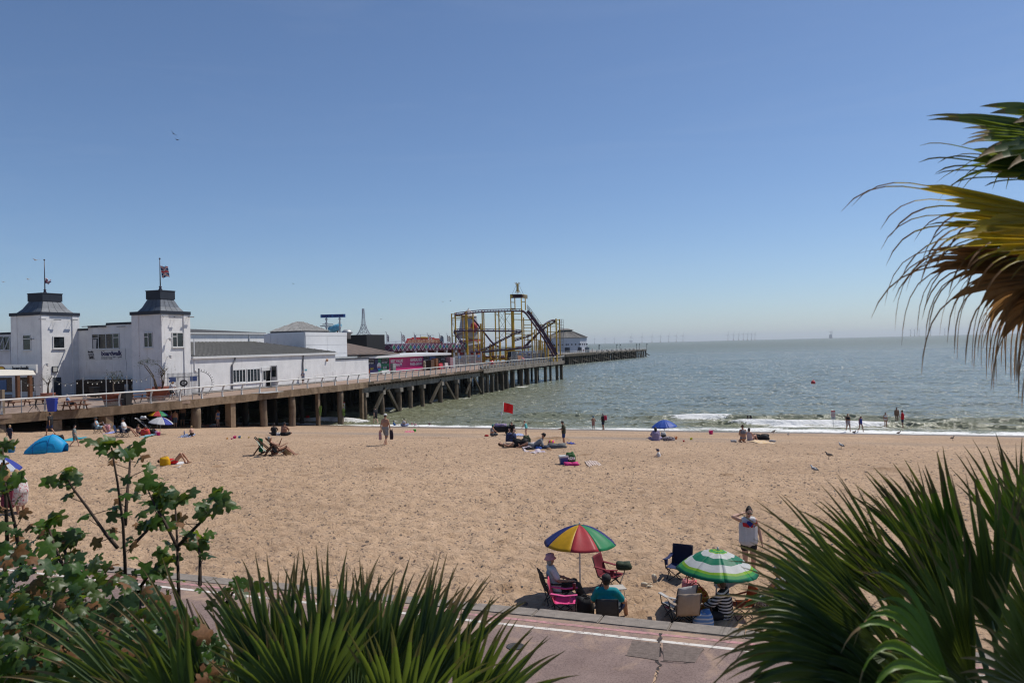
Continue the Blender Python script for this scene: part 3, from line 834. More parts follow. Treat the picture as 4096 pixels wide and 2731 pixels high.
def pane_win(parent, x0, y0, x1, y1, plane, axis, bars=(), rails=(), fr=.07, sill=True, name='window', glassmat=None, deep=.05):
 """window measured on a wall plane; bars / rails are fractions of width / height"""
 f = on_s if axis == 's' else on_t
 a = f(x0, y0, plane); c = f(x1, y1, plane)
 h = 'y' if axis == 's' else 'x'
 u0, u1 = (a.y, c.y) if axis == 's' else (a.x, c.x); z0, z1 = c.z, a.z
 out = 1 if axis == 's' else -1
 def slab(mb, ua, ub, za, zb_, d0, d1):
  if axis == 's': mb.box2((plane + d0, min(ua, ub), za), (plane + d1, max(ua, ub), zb_))
  else: mb.box2((min(ua, ub), plane - d1, za), (max(ua, ub), plane - d0, zb_))
 mb = MB(); slab(mb, u0, u1, z0, z1, .006, .02)
 w = mb.build(name, glassmat or glass, parent, world=True)
 def fb(ua, ub, za, zb_, d=deep, nm='frame'):
  m2 = MB(); slab(m2, ua, ub, za, zb_, .0225, d + .02)
  o = m2.build(nm, upvc, w, world=False)
  off = parent.location
  o.data.transform(Matrix.Translation(-Vector(off)))
  return o
 fb(u0, u1, z1 - fr, z1); fb(u0, u1, z0, z0 + fr); fb(u0, u0 + fr, z0 + fr + .002, z1 - fr - .002); fb(u1 - fr, u1, z0 + fr + .002, z1 - fr - .002)
 for q in bars:
  c_ = u0 + (u1 - u0) * q; fb(c_ - fr / 2, c_ + fr / 2, z0 + fr + .002, z1 - fr - .002, deep - .004)
 for (qa, qb, v) in rails:
  zc = z1 + (z0 - z1) * v; fb(u0 + (u1 - u0) * qa + fr * .55, u0 + (u1 - u0) * qb - fr * .55, zc - fr / 2, zc + fr / 2, deep - .008)
 if sill: fb(u0 - .08, u1 + .08, z0 - .07, z0 - .003, .12, 'sill')
 return w
def tower(sa, sb, tb, z):
 bx('tower_wall', (sa, T0, DZ), (sb, tb, z), wr)
 # corner pilasters standing proud, flush panel between
 for (ya, yb) in ((T0 + .003, T0 + .95), (tb - .9, tb - .003)): bx('pilaster', (sb, ya, DZ), (sb + .10, yb, z), wr)
 for (xa, xb) in ((sa + .003, sa + .9), (sb - .9, sb - .003)): bx('pilaster', (xa, T0 - .08, DZ), (xb, T0, z), wr)
 bx('coping', (sa - .14, T0 - .16, z + .003), (sb + .16, tb + .05, z + .34), navy)
 # mansard roof with a flat-topped cap
 cx, cy = (sa + sb) / 2, (T0 + tb) / 2; hw, hd = (sb - sa) / 2 - .35, (tb - T0) / 2 - .35; k = .56
 z0, z1 = z + .345, z + 1.6
 mb = MB()
 B = [(cx - hw, cy - hd), (cx + hw, cy - hd), (cx + hw, cy + hd), (cx - hw, cy + hd)]; T = [(cx + (x - cx) * k, cy + (y - cy) * k) for x, y in B]
 Z = [z0, z0 + .42, z1]; KK = [1, .80, k]
 P = []
 for zz, kk in zip(Z, KK): P += [(cx + (x - cx) * kk, cy + (y - cy) * kk, zz) for x, y in B]
 mb.add(P, [(i * 4 + j, i * 4 + (j + 1) % 4, i * 4 + 4 + (j + 1) % 4, i * 4 + 4 + j) for i in range(2) for j in range(4)] + [(8, 9, 10, 11)])
 rf = mb.build('roof', slate, bar, world=True)
 # lead sheets on the roof slopes, each with its own edge
 for side in (0, 1):
  for j in range(4):
   for i in range(2):
    u0, u1 = j / 4 + .01, (j + 1) / 4 - .01
    def pt(u, lev):
     kk = KK[lev]; a = B[side]; c = B[(side + 1) % 4]
     x = a[0] + (c[0] - a[0]) * u; y = a[1] + (c[1] - a[1]) * u
     nv = ((0, -1), (1, 0))[side]
     return Vector((cx + (x - cx) * kk + nv[0] * .012, cy + (y - cy) * kk + nv[1] * .012, Z[lev] + .006))
    m2 = MB(); m2.prism([pt(u0, i), pt(u1, i), pt(u1, i + 1), pt(u0, i + 1)], (.006, -.006, .012)); o = m2.build('roof_sheet', lead, rf)
    o.data.transform(Matrix.Translation(-Vector(bar.location)))
 bx('roof_cap', (cx - hw * k - .1, cy - hd * k - .1, z1), (cx + hw * k + .1, cy + hd * k + .1, z1 + .82), navy)
 bx('roof_cap_rim', (cx - hw * k - .14, cy - hd * k - .14, z1 + .823), (cx + hw * k + .14, cy + hd * k + .14, z1 + .9), slate)
 return Vector((cx, cy, z1 + .9))
tipA = tower(S1a, S1b, 66.2, ZT)
tipB = tower(S2a, S2b, 65.4, ZT - .5)
# centre between the towers, with a stepped parapet; left wing; rear body
bx('centre_wall', (S1b + .003, TC, DZ), (S2a - .003, TC + .9, 8.1), wr)
zc = 8.1
for xa, xb, dz in ((S1b + .02, S1b + 1.6, .0), (S1b + 1.6, S1b + 4.3, .28), (S1b + 4.3, S1b + 8.1, .5), (S1b + 8.1, S1b + 10.9, .28), (S1b + 10.9, S2a - .02, .0)):
 if dz: bx('parapet', (xa + .002, TC + .004, zc), (xb - .002, TC + .6, zc + dz), wr)
 bx('parapet_coping', (xa, TC - .07, zc + dz + .002), (xb, TC + .7, zc + dz + .24), navy)
bx('left_wing', (-106, TC, DZ), (S1a - .003, TC + 8, 8.0), wr); bx('parapet_coping', (-106, TC - .08, 8.002), (S1a - .01, TC + 8.1, 8.25), navy)
# windows
pane_win(bar, 210, 1344, 259, 1394, S1b + .0, 's', fr=.1)
pane_win(bar, 92, 1340, 125, 1400, T0, 't', rails=((0, 1, .25),))
pane_win(bar, 368, 1336, 479, 1394, TC, 't', bars=(.24, .52, .78), rails=((0, .24, .28), (.78, 1, .28)))
pane_win(bar, 576, 1330, 612, 1389, T0 + .0, 't', bars=(.5,), rails=((0, .5, .3),))
pane_win(bar, 687, 1329, 733, 1388, S2b + .0, 's', bars=(.42,), rails=((0, .42, .28),))
w_ = pane_win(bar, 0, 1344, 42, 1400, TC, 't', bars=(.35,))
# casement standing ajar
a = on_t(15, 1346, TC - .02); c = on_t(40, 1398, TC - .02)
mb = MB(); P = [Vector((a.x, TC - .03, a.z)), Vector((c.x, TC - .03, a.z)), Vector((c.x - .25, TC - .55, c.z)), Vector((a.x - .25, TC - .55, c.z))]
for i in range(4): mb.beam(P[i], P[(i + 1) % 4], .07, .07)
mb.build('open_casement', upvc, bar, world=True)
# curtain and potted plants behind the wide window are seen as pale shapes on the sill
a = on_t(372, 1358, TC); mb = MB(); mb.prism([(a.x, TC - .024, a.z), (a.x + .55, TC - .024, a.z), (a.x + .45, TC - .024, a.z - 1.0), (a.x + .05, TC - .024, a.z - 1.0)], (0, -.004, 0)); mb.build('curtain', cm((.5, .5, .5)), bar, world=True)
# dark ground-floor openings, doors, boards, floodlights and cameras
a = on_t(76, 1509, T0); c = on_t(136, 1565, T0); bx('shop_window', (a.x, T0 - .02, c.z), (c.x, T0 - .004, a.z), glass)
a = on_s(212, 1510, S1b); c = on_s(245, 1580, S1b); bx('service_door', (S1b + .004, a.y, DZ), (S1b + .05, c.y, a.z), M('door_slate', (.03, .04, .055), .5))
a = on_t(0, 1510, TC); c = on_t(50, 1570, TC); bx('shop_window', (a.x - 2, TC - .03, DZ + .3), (c.x, TC - .005, a.z), glass)
bx('poster', (a.x - .2, TC - .05, DZ + .5), (a.x + 1.1, TC - .034, DZ + 1.7), cm((.16, .22, .35)))
a = on_s(207, 1465, S1b); c = on_s(229, 1489, S1b); nb = bx('notice_board', (S1b + .003, a.y, c.z), (S1b + .12, c.y, a.z), navy); bx('notice_sheet', (S1b + .121, a.y + .08, c.z + .08), (S1b + .13, c.y - .08, a.z - .08), M('paper', (.5, .5, .47), .8, .25, 25))
# closed hatch panels outlined on the centre wall
a = on_t(345, 1447, TC); c = on_t(507, 1486, TC); bx('wall_panel', (a.x, TC - .05, c.z), (c.x, TC, a.z), wr)
a = on_t(0, 1405, TC); c = on_t(44, 1452, TC); bx('wall_panel', (a.x - 3, TC - .06, c.z), (c.x, TC, a.z), wr)
flood = M('floodlight_grey', (.25, .25, .25), .5)
def flood_s(x, y, plane):
 p = on_s(x, y, plane); mb = MB(); mb.tube([(plane, p.y - .5, p.z + .02), (plane + .4, p.y - .5, p.z + .06)], .02, 5); mb.tube([(plane, p.y - .1, p.z + .02), (plane + .4, p.y - .1, p.z + .06)], .02, 5)
 mb.box((plane + .42, p.y - .3, p.z + .04), (.12, .75, .1)); mb.build('floodlight', flood, bar, world=True)
for x, y in ((168, 1279), (230, 1281), (296, 1281)): flood_s(x, y, S1b + .1)
for x, y in ((657, 1268), (706, 1270), (760, 1270)): flood_s(x, y, S2b + .1)
for x in (355, 420, 495):
 p = on_t(x, 1306, TC); mb = MB(); mb.box((p.x, TC - .35, p.z), (1.2, .12, .08)); mb.beam((p.x, TC, p.z), (p.x, TC - .35, p.z), .04); mb.build('floodlight', flood, bar, world=True)
for x, y, pl in ((178, 1460, S1b + .1), (668, 1359, S2b + .1), (669, 1428, S2b + .1)):
 p = on_s(x, y, pl); mb = MB(); mb.tube([(pl, p.y, p.z + .05), (pl + .35, p.y, p.z + .08)], .03, 6); mb.ell((pl + .42, p.y, p.z), (.13, .13, .14), n=10, k=6); mb.box((pl + .42, p.y, p.z + .14), (.24, .24, .08)); mb.build('security_camera', upvc, bar, True, world=True)
p = on_t(137, 1356, T0); mb = MB(); mb.tube([(p.x, T0, p.z), (p.x, T0 - .3, p.z)], .03, 6); mb.ell((p.x, T0 - .36, p.z), (.12, .12, .12), n=10, k=6); mb.build('security_camera', flood, bar, world=True)
# drainpipe on the far tower
p = on_s(775, 1355, S2b + .12); mb = MB(); mb.tube([(p.x + .02, p.y, p.z), (p.x + .02, p.y, p.z - 3.3), (p.x + .02, p.y + .3, p.z - 3.4)], .06, 7); mb.build('drainpipe', upvc, bar, world=True)

# signs on the bar
signw = M('sign_white', (.66, .655, .64), .6, .08, 3)
ink = M('sign_ink_blue', (.02, .015, .085), .6); inkd = M('sign_ink_dark', (.025, .022, .028), .6); inkg = M('sign_ink_grey', (.22, .22, .23), .6); inkp = M('sign_ink_pink', (.5, .22, .2), .6)
def face_sign(x0, y0, x1, y1, plane, label, th_=.06):
 a = on_t(x0, y0, plane); c = on_t(x1, y1, plane); s = thing('sign_board', label, 'sign', (a.x, plane, c.z))
 mb = MB(); mb.box2((a.x, plane - th_, c.z), (c.x, plane - .004, a.z)); mb.build('panel', signw, s, world=True)
 return s, a, c
def waves(s, x, y, z, w, mat, k=3):
 for i in range(k):
  mb = MB(); mb.tube([(x + w * u / 12, y, z - i * .11 + .05 * math.sin(u * 1.05)) for u in range(13)], .018, 4); mb.build('wave_line', mat, s, world=True)
s, a, c = face_sign(343, 1397, 503, 1438, TC, 'white wall sign between the towers with blue boardwalk lettering')
W = c.x - a.x; H = a.z - c.z; y = TC - .075
letters('boardwalk', (a.x + W * .41, y, a.z - H * .62), H * .42, W * .51, ink, s, FACE_T, bold=.03)
letters('bar + grill', (a.x + W * .70, y, a.z - H * .86), H * .2, W * .21, inkg, s, FACE_T)
letters('the', (a.x + W * .44, y, a.z - H * .24), H * .1, W * .05, inkg, s, FACE_T)
waves(s, a.x + W * .41, y, a.z - H * .72, W * .27, inkd)
for txt, v, hh, mt, dx in (('family', .36, .22, inkd, 0), ('BAR&', .60, .24, inkg, .1), ('GRILL', .88, .27, inkd, .15)):
 letters(txt, (a.x + W * .065 + dx, y, a.z - H * v), H * hh, W * .145, mt, s, FACE_T, bold=.03)
s, a, c = face_sign(-120, 1462, 152, 1491, T0 - 3.2, 'long white fascia sign over the terrace entrance reading boardwalk', .22)
W = 272;
def sx(x): return a.x + (c.x - a.x) * (x + 120) / 272
H = a.z - c.z; y = T0 - 3.2 - .235
letters('boardwalk', (sx(61), y, c.z + H * .42), H * .40, sx(126) - sx(61), inkd, s, FACE_T, bold=.03)
letters('bar + grill', (sx(97), y, c.z + H * .14), H * .2, sx(125) - sx(97), inkd, s, FACE_T)
waves(s, sx(61), y, c.z + H * .3, sx(95) - sx(61), inkp)
mb = MB(); cx = sx(16)
mb.prism([(cx + .62 * math.cos(k * PI / 12), y + .01, c.z + H * .45 + .36 * math.sin(k * PI / 12)) for k in range(13)], (0, -.012, 0)); mb.build('sunrise_emblem', M('emblem_maroon', (.18, .02, .02), .6), s, world=True)
mb = MB(); mb.prism([(cx + .5 * math.cos(k * PI / 12), y - .005, c.z + H * .47 + .26 * math.sin(k * PI / 12)) for k in range(13)], (0, -.012, 0)); mb.build('sunrise_emblem', M('emblem_yellow', (.7, .42, .03), .6), s, world=True)
mb = MB(); mb.box2((cx - 1.3, y - .02, c.z + H * .1), (cx + .7, y + .005, c.z + H * .42)); mb.build('emblem_band', M('emblem_maroon'), s, world=True)
letters('SUNSHINE', (cx - 1.25, y - .035, c.z + H * .28), H * .11, 1.85, signw, s, FACE_T, bold=.03); letters('TERRACE', (cx - 1.25, y - .035, c.z + H * .13), H * .11, 1.85, signw, s, FACE_T, bold=.03)
# posts under the fascia and cream awning
wood = M('stained_wood', (.16, .075, .04), .7, .35, 6, .3, 30)
for i, x in enumerate((70, 119)):
 p = on_t(x, 1500, T0 - 3.0); mb = MB(); mb.box2((p.x - .16, T0 - 3.16, DZ), (p.x + .16, T0 - 2.84, c.z - .005)); solo('terrace_post', mb, wood, ('reddish' if i == 0 else 'brown outer') + ' timber post holding up the terrace fascia sign', 'post', (p.x, T0 - 3, DZ))
th = thing('awning', 'cream canvas awning spread over the bar terrace at the left edge', 'awning', (-86, 55, DZ))
a = on_t(144, 1501, 55.5); b2 = on_t(-140, 1492, 55.5)
zt = a.z; mb = MB(); mb.prism([(a.x, 55.5, zt), (a.x - 4.5, 52.5, zt + .05), (a.x - 14, 52.5, zt + .45), (a.x - 14, 58, zt + .7), (a.x - 4, 58.3, zt + .45)], (0, 0, .06)); mb.build('canvas', cm((.68, .63, .54)), th, world=True)
mb = MB(); mb.tube([(a.x - 6, 55.5, DZ), (a.x - 6, 55.5, zt + .3)], .06, 8); mb.build('mast', galv, th, world=True)

# ---- flag poles with national flags
m, n, l, b = nt('union_flag')
tc = n.new('ShaderNodeTexCoord'); sep = n.new('ShaderNodeSeparateXYZ'); l.new(tc.outputs['UV'], sep.inputs[0])
u = math_(n, l, 'SUBTRACT', sep.outputs[0], .5); v = math_(n, l, 'SUBTRACT', sep.outputs[1], .5)
au = math_(n, l, 'ABSOLUTE', u); av = math_(n, l, 'ABSOLUTE', v)
dg = math_(n, l, 'ABSOLUTE', math_(n, l, 'SUBTRACT', au, av))
c = mixc(n, l, math_(n, l, 'LESS_THAN', dg, .11), (.01, .02, .13), (.7, .7, .68))
c = mixc(n, l, math_(n, l, 'LESS_THAN', dg, .035), c, (.55, .02, .03))
cr = math_(n, l, 'MINIMUM', math_(n, l, 'MULTIPLY', au, 1.0), math_(n, l, 'MULTIPLY', av, .75))
c = mixc(n, l, math_(n, l, 'LESS_THAN', cr, .10), c, (.7, .7, .68)); c = mixc(n, l, math_(n, l, 'LESS_THAN', cr, .06), c, (.6, .02, .03))
l.new(c, b.inputs['Base Color']); b.inputs['Roughness'].default_value = .8
MATS['union'] = m
def flag_grid(w, h, fn, mat, nx=16, ny=8):
 P = []; F = []; UV = []
 for i in range(nx + 1):
  for j in range(ny + 1):
   P.append(fn(i / nx, j / ny, w, h)); UV.append((i / nx, 1 - j / ny))
 for i in range(nx):
  for j in range(ny): k = i * (ny + 1) + j; F.append((k, k + 1, k + ny + 2, k + ny + 1))
 me = bpy.data.meshes.new('flag'); me.from_pydata(P, [], F); uv = me.uv_layers.new()
 for lp in me.loops: uv.data[lp.index].uv = UV[lp.vertex_index]
 me.polygons.foreach_set('use_smooth', [True] * len(F)); me.materials.append(mat); me.update(); return me
dkpole = M('pole_dark', (.05, .04, .06), .4)
def flagpole(base, xt, yt, label, fn, w, h, drop):
 top = on_t(xt, yt, base.y).z; th = thing('flagpole', label, 'flagpole', base); H = top - base.z
 mb = MB(); mb.lathe([(.16, 0), (.2, .1), (.1, .3), (.16, .42), (.07, .5)], n=10); mb.tube([(0, 0, .4), (0, 0, H)], [.06, .035], 8); mb.build('pole', dkpole, th, True)
 mb = MB(); mb.ell((0, 0, H + .08), (.09, .09, .09), n=8, k=6); mb.build('finial', dkpole, th, True)
 o = mkobj('flag', flag_grid(w, h, fn, MATS['union']), th); o.location = (.05, 0, H - drop); return th
flagpole(tipA, 181, 1042, 'dark flagpole on the left tower with its flag furled and twisted low', lambda u, v, w, h: (u * w * .75 + .1 * math.sin(v * 9), .15 * math.sin(u * 7), -v * h * (.35 + .5 * (1 - u)) - .25 * u + .12 * math.sin(u * 14)), 1.0, .75, 2.0)
flagpole(tipB, 650, 1037, 'dark flagpole on the right tower with a Union flag streaming', lambda u, v, w, h: (u * w * .92, .22 * math.sin(u * 6 + v), -v * h * (1 - .12 * u) + .1 * math.sin(u * 8 + 1) - .1 * u), 1.15, 1.2, .75)

# ---- long single-storey pavilion
SW = -60.5; TE = 92.0
pav = thing('pier_pavilion', 'long white pavilion with a grey ribbed lean-to roof beside the pier railing', 'building', (-64, 78, DZ))
EZ = on_s(1000, 1418, SW).z
UZ = 6.55; UT = 84.6
mb = MB(); mb.box2((-68, 65.45, DZ), (SW, TE, EZ)); mb.build('wall', wr, pav, world=True)
mb = MB(); mb.box2((SW + .0, 65.5, EZ - .28), (SW + .22, TE + .25, EZ - .05)); mb.build('gutter', upvc, pav, world=True)
gr = M('roof_grey_ribbed', (.13, .128, .12), .8, .25, 1.2, .2, 20)
ridge = [Vector((-67.8, 65.5, UZ)), Vector((-67.8, UT, UZ))]
eave = [Vector((SW + .1, 65.5, EZ)), Vector((SW + .1, TE + .15, EZ))]
mb = MB(); mb.prism([eave[0], eave[1], ridge[1], ridge[0]], (0, 0, .06)); mb.prism([eave[1], Vector((-67.8, TE + .1, EZ)), ridge[1]], (0, 0, .055)); rf = mb.build('roof', gr, pav, world=True)
def sub_world(mb, name, mat, parent_part, top):
 o = mb.build(name, mat, parent_part); o.data.transform(Matrix.Translation(-Vector(top.location))); return o
rib = MB()
t = 65.8
while t < TE:
 u = 1.0 if t < UT else max(.02, 1 - (t - UT) / (TE + .1 - UT))
 a = Vector((SW + .12, t, EZ + .075)); c = a.lerp(Vector((-67.8, t, UZ + .075)), u)
 m2 = MB(); m2.beam(a, c, .06, .05); sub_world(m2, 'rib', gr, rf, pav); t += .62
mb = MB(); mb.box2((-75, 72.1, UZ - 2), (-67.8, 86.5, 7.55)); mb.build('upper_wall', wr, pav, world=True)
mb = MB(); mb.box2((-75.3, 72.0, 7.553), (-67.55, 86.9, 7.70)); mb.build('fascia', upvc, pav, world=True)
mb = MB(); mb.prism([(-67.7, 72.1, 7.703), (-67.7, 86.8, 7.703), (-75.2, 82, 8.35), (-75.2, 72.1, 8.35)], (0, 0, .06)); mb.build('upper_roof', M('felt_roof', (.075, .075, .075), .9, .3, 2, .3, 20), pav, world=True)
for t in (70.8, 83.5):
 mb = MB(); mb.tube([(-67.72, t, 7.5), (-67.72, t, UZ + .05)], .07, 6); mb.build('drainpipe', upvc, pav, world=True)
def wall_pt(x, y): return on_s(x, y, SW)
def pbox(name, x0, y0, x1, y1, d, mat, d0=.004):
 a = wall_pt(x0, y0); c = wall_pt(x1, y1); mb = MB(); mb.box2((SW + d0, a.y, c.z), (SW + d, c.y, a.z)); return mb.build(name, mat, pav, world=True)
pane_win(pav, 929, 1478, 982, 1528, SW, 's', bars=(.25, .5, .75), fr=.08); pane_win(pav, 986, 1475, 1040, 1525, SW, 's', bars=(.25, .5, .75), fr=.08)
pbox('door_surround', 1044, 1470, 1098, 1480, .1, upvc); pbox('doorway', 1063, 1480, 1082, 1551, .03, M('interior_dark', (.006, .006, .006), .9))
pbox('door', 1048, 1480, 1063, 1552, .07, upvc); pbox('door_pane', 1051, 1484, 1061, 1519, .08, glass, .071)
p = wall_pt(1082, 1520); mb = MB(); mb.box2((SW + .05, p.y + .0, DZ + .1), (SW + 1.0, p.y + .06, EZ - 1.35)); mb.build('open_door', upvc, pav, world=True)
mb = MB(); mb.box2((SW + .2, p.y - .008, DZ + 1.25), (SW + .85, p.y - .001, EZ - 1.5)); mb.build('open_door_pane', glass, pav, world=True)
pbox('side_door', 1214, 1467, 1245, 1533, .05, wr); pbox('door_notice', 1217, 1476, 1227, 1483, .06, cm((.15, .35, .4)), .051)
dp = M('drainpipe_grey', (.16, .165, .18), .5)
for pts in (((938, 1424), (938, 1440), (926, 1458), (927, 1572)), ((1211, 1414), (1211, 1432), (1209, 1452), (1210, 1500))):
 mb = MB(); mb.tube([wall_pt(*q) + Vector((.1, 0, 0)) for q in pts], .085, 7); mb.build('drainpipe', dp, pav, world=True)
p = wall_pt(1305, 1440); mb = MB(); mb.ell((SW + .15, p.y, p.z), (.15, .18, .2), n=8, k=6); mb.build('alarm_box', M('alarm_orange', (.5, .3, .2), .6), pav, world=True)
mb = MB(); mb.box2((-68, TE + .003, DZ), (SW - .3, TE + 9, EZ - 1.05)); mb.build('end_wall', wr, pav, world=True)
mb = MB(); mb.box2((SW - .5, TE, EZ - 1.05), (SW - .2, TE + 9.1, EZ - .9)); mb.build('wall_coping', navy, pav, world=True)
# plinth
mb = MB(); mb.box2((SW + .002, 65.5, DZ + .002), (SW + .14, TE, DZ + .22)); mb.build('plinth', cgrey, pav, world=True)

# ---- white panelled block with pyramid roof
blk_ = thing('panel_block', 'tall white panel-clad block rising behind the pavilion roof', 'building', (-69, 95, DZ))
SB = -64.0; zt = on_s(1300, 1329, SB).z
mb = MB(); mb.box2((-74, 90.2, DZ), (SB, 100.4, zt)); mb.build('wall', wr, blk_, world=True)
pan = M('cladding_white', (.70, .70, .71), .55, .06, 1.5)
for i in range(2):
 for j in range(4):
  mb = MB(); y0 = 90.25 + i * 5.07; mb.box2((SB + .003, y0 + .02, zt - .5 - 1.25 * (j + 1) + .02), (SB + .05, y0 + 5.03, zt - .5 - 1.25 * j - .02)); mb.build('panel', pan, blk_, world=True)
mb = MB(); mb.box2((SB + .003, 90.2, zt - .48), (SB + .06, 100.4, zt)); mb.build('panel', pan, blk_, world=True)
for i in range(9):
 mb = MB(); x0 = -74 + i * 1.11; mb.box2((x0 + .015, 90.14, zt - 4.5), (x0 + 1.095, 90.19, zt - .01)); mb.build('panel', pan, blk_, world=True)
hip = thing('pyramid_roof', 'weathered white ribbed hipped roof above the panel block', 'roof', (-74, 96, 7))
Pc = [on_t(1102, 1318, 88), on_t(1325, 1318, 101)]
A = on_t(1102, 1319, 97.); B = on_s(1206, 1322, -68.2); C = on_s(1322, 1316, -68.2)
zb0 = B.z; y0, y1 = B.y, C.y
x0 = -68.2; x1 = A.x; Rg0 = on_s(1272, 1289, (x0 + x1) / 2);
za = Rg0.z; xm = (x0 + x1) / 2; ym0 = y0 + (y1 - y0) * .38; ym1 = y0 + (y1 - y0) * .62
rus = M('weathered_white_roof', (.36, .35, .33), .8, .4, 1.6, .3, 18)
mb = MB(); mb.add([(x0, y0, zb0), (x0, y1, zb0), (x1, y1, zb0), (x1, y0, zb0), (xm, ym0, za), (xm, ym1, za)], [(0, 1, 5, 4), (1, 2, 5), (2, 3, 4, 5), (3, 0, 4), (3, 2, 1, 0)]); rf = mb.build('roof_sheet', rus, hip, world=True)
mb = MB(); mb.box2((x1 + .2, y0 + .2, zb0 - .75), (x0 - .2, y1 - .2, zb0 - .01)); mb.build('upstand', slate, hip, world=True)
for k in range(16):
 u = k / 15; y = y0 + (y1 - y0) * u; top = Vector((xm, min(max(y, ym0), ym1), za)); e = Vector((x0, y, zb0)); up = 1.
 if y < ym0: up = (y - y0) / (ym0 - y0); top = Vector((x0 + (xm - x0) * up, y, zb0 + (za - zb0) * up))
 if y > ym1: up = (y1 - y) / (y1 - ym1); top = Vector((x0 + (xm - x0) * up, y, zb0 + (za - zb0) * up))
 if up > .05: m2 = MB(); m2.beam(e + Vector((0, 0, .03)), top + Vector((0, 0, .03)), .07, .06); sub_world(m2, 'rib', rus, rf, hip)
for k in range(1, 7):
 u = k / 7; x = x0 + (x1 - x0) * u; up = 1 - abs(u - .5) * 2; e = Vector((x, y0, zb0 + .03)); top = Vector((x, y0 + (ym0 - y0) * up, zb0 + (za - zb0) * up + .03)); m2 = MB(); m2.beam(e, top, .07, .06); sub_world(m2, 'rib', rus, rf, hip)

# ---- brown sheet roof and black box behind the hoarding
arc = thing('amusement_hall', 'low hall with a broad brown sheeted roof seaward of the panel block', 'building', (-72, 118, DZ))
brn = M('brown_sheet', (.135, .098, .078), .8, .35, .8, .2, 10)
A = on_s(1388, 1420, -66.); B = on_s(1600, 1416, -71.5); C = on_t(1470, 1341, B.y); D_ = on_s(1386, 1338, -78)
C = Vector((-84, B.y - 12, on_s(1468, 1341, -84).z)); D_ = Vector((-84, A.y - 2, C.z))
mb = MB(); mb.prism([A, B, C, D_], (0, 0, .1)); rf = mb.build('roof', brn, arc, world=True)
bd = M('brown_sheet_dark', (.085, .062, .05), .8, .3, 1);
for k in range(1, 8):
 u = k / 8; m2 = MB(); a = A.lerp(B, u - .02); c = D_.lerp(C, u - .02); a2 = A.lerp(B, u + .025); c2 = D_.lerp(C, u + .025); m2.prism([v_ + Vector((0, 0, .108)) for v_ in (a, a2, c2, c)], (0, 0, .02)); sub_world(m2, 'roof_band', bd, rf, arc)
mb = MB(); mb.box2((-84, A.y + .3, DZ), (-71.6, B.y - 2, A.z - .3)); mb.build('wall', wr, arc, world=True)
mb = MB(); a = on_s(1466, 1338, -80); c = on_s(1539, 1375, -80); mb.box2((-90, a.y, c.z - 3), (-80, c.y, a.z)); mb.build('black_box', M('black_cladding', (.012, .012, .014), .7), arc, world=True)

# ---- fascia building with the printed hoarding
SH = -70.0
hp = thing('hoarding_block', 'low white-roofed block faced with bright printed hoarding panels', 'building', (SH, 130, DZ))
TL, TR = on_s(1432, 1460, SH).y, on_s(1789, 1440, SH).y
ztop = on_s(1600, 1428, SH).z
mb = MB(); mb.box2((SH - 6, TL, DZ), (SH - .002, TR, ztop)); mb.build('wall', wr, hp, world=True)
mb = MB(); mb.prism([(SH + .9, TL - .4, ztop + .02), (SH + .9, TR + .1, ztop + .02), (SH + .9, TR + .1, ztop + .38), (SH + .9, TL - .4, ztop + .38)], (-7.2, 0, .25)); mb.build('roof', upvc, hp, world=True)
cols = {'red': (.45, .03, .04), 'navy': (.035, .03, .11), 'green': (.02, .20, .10), 'pink': (.50, .03, .17), 'blue': (.03, .07, .22), 'black': (.02, .02, .025)}
def hx(x, y=1460): return on_s(x, y, SH).y
pnm = []
for x0, x1, cc in ((1440, 1467, 'red'), (1467, 1512, 'navy'), (1512, 1556, 'green'), (1556, 1624, 'pink'), (1624, 1693, 'pink'), (1693, 1742, 'blue'), (1742, 1789, 'black')):
 mb = MB(); mb.box2((SH + .002, hx(x0) + .02, DZ + .12), (SH + .05, hx(x1) - .02, ztop - .02)); mb.build('hoarding_panel', cm(cols[cc], .5, bump=.05), hp, world=True)
ZH = ztop - DZ
wht = M('print_white', (.72, .72, .72), .6, .04);
def hl(txt, x0, x1, v0, v1, mat=wht, bold=.03, d=.06): letters(txt, (SH + d, hx(x0), DZ + ZH * v0), ZH * (v1 - v0), hx(x1) - hx(x0), mat, hp, FACE_S, bold=bold, depth=.006)
hl('BEST VALUE!', 1562, 1611, .66, .85); hl('DOWN', 1566, 1597, .38, .58); hl('ANNUAL RIDE', 1640, 1688, .66, .88); hl('PASS £60.00!', 1640, 1687, .38, .58)
def block_txt(x0, x1, l1, l3):
 mb = MB(); mb.box2((SH + .051, hx(x0), DZ + ZH * .62), (SH + .056, hx(x1), DZ + ZH * .95)); mb.build('caption_box', cm((.015, .012, .02)), hp, world=True)
 hl("THERE'S SO MUCH @", x0 + 2, x1 - 3, .87, .92, bold=.01); hl('CLACTON PIER', x0 + 2, x1 - 3, .77, .84, inkg, .01); hl(l3, x0 + 2, x1 - 6, .65, .74)
block_txt(1468, 1499, '', 'SOFT PLAY!'); block_txt(1524, 1554, '', 'CRAZY GOLF!'); block_txt(1694, 1718, '', 'AQUARIUM!'); block_txt(1762, 1784, '', 'BOWLING!')
hl('DAILY', 1447, 1458, .48, .55); hl('ALL YEAR ROUND!', 1443, 1463, .38, .45)
hl('BAY', 1481, 1493, .28, .42, M('print_yellow', (.65, .5, .03), .6)); hl('SKULL POINT', 1531, 1546, .28, .44)
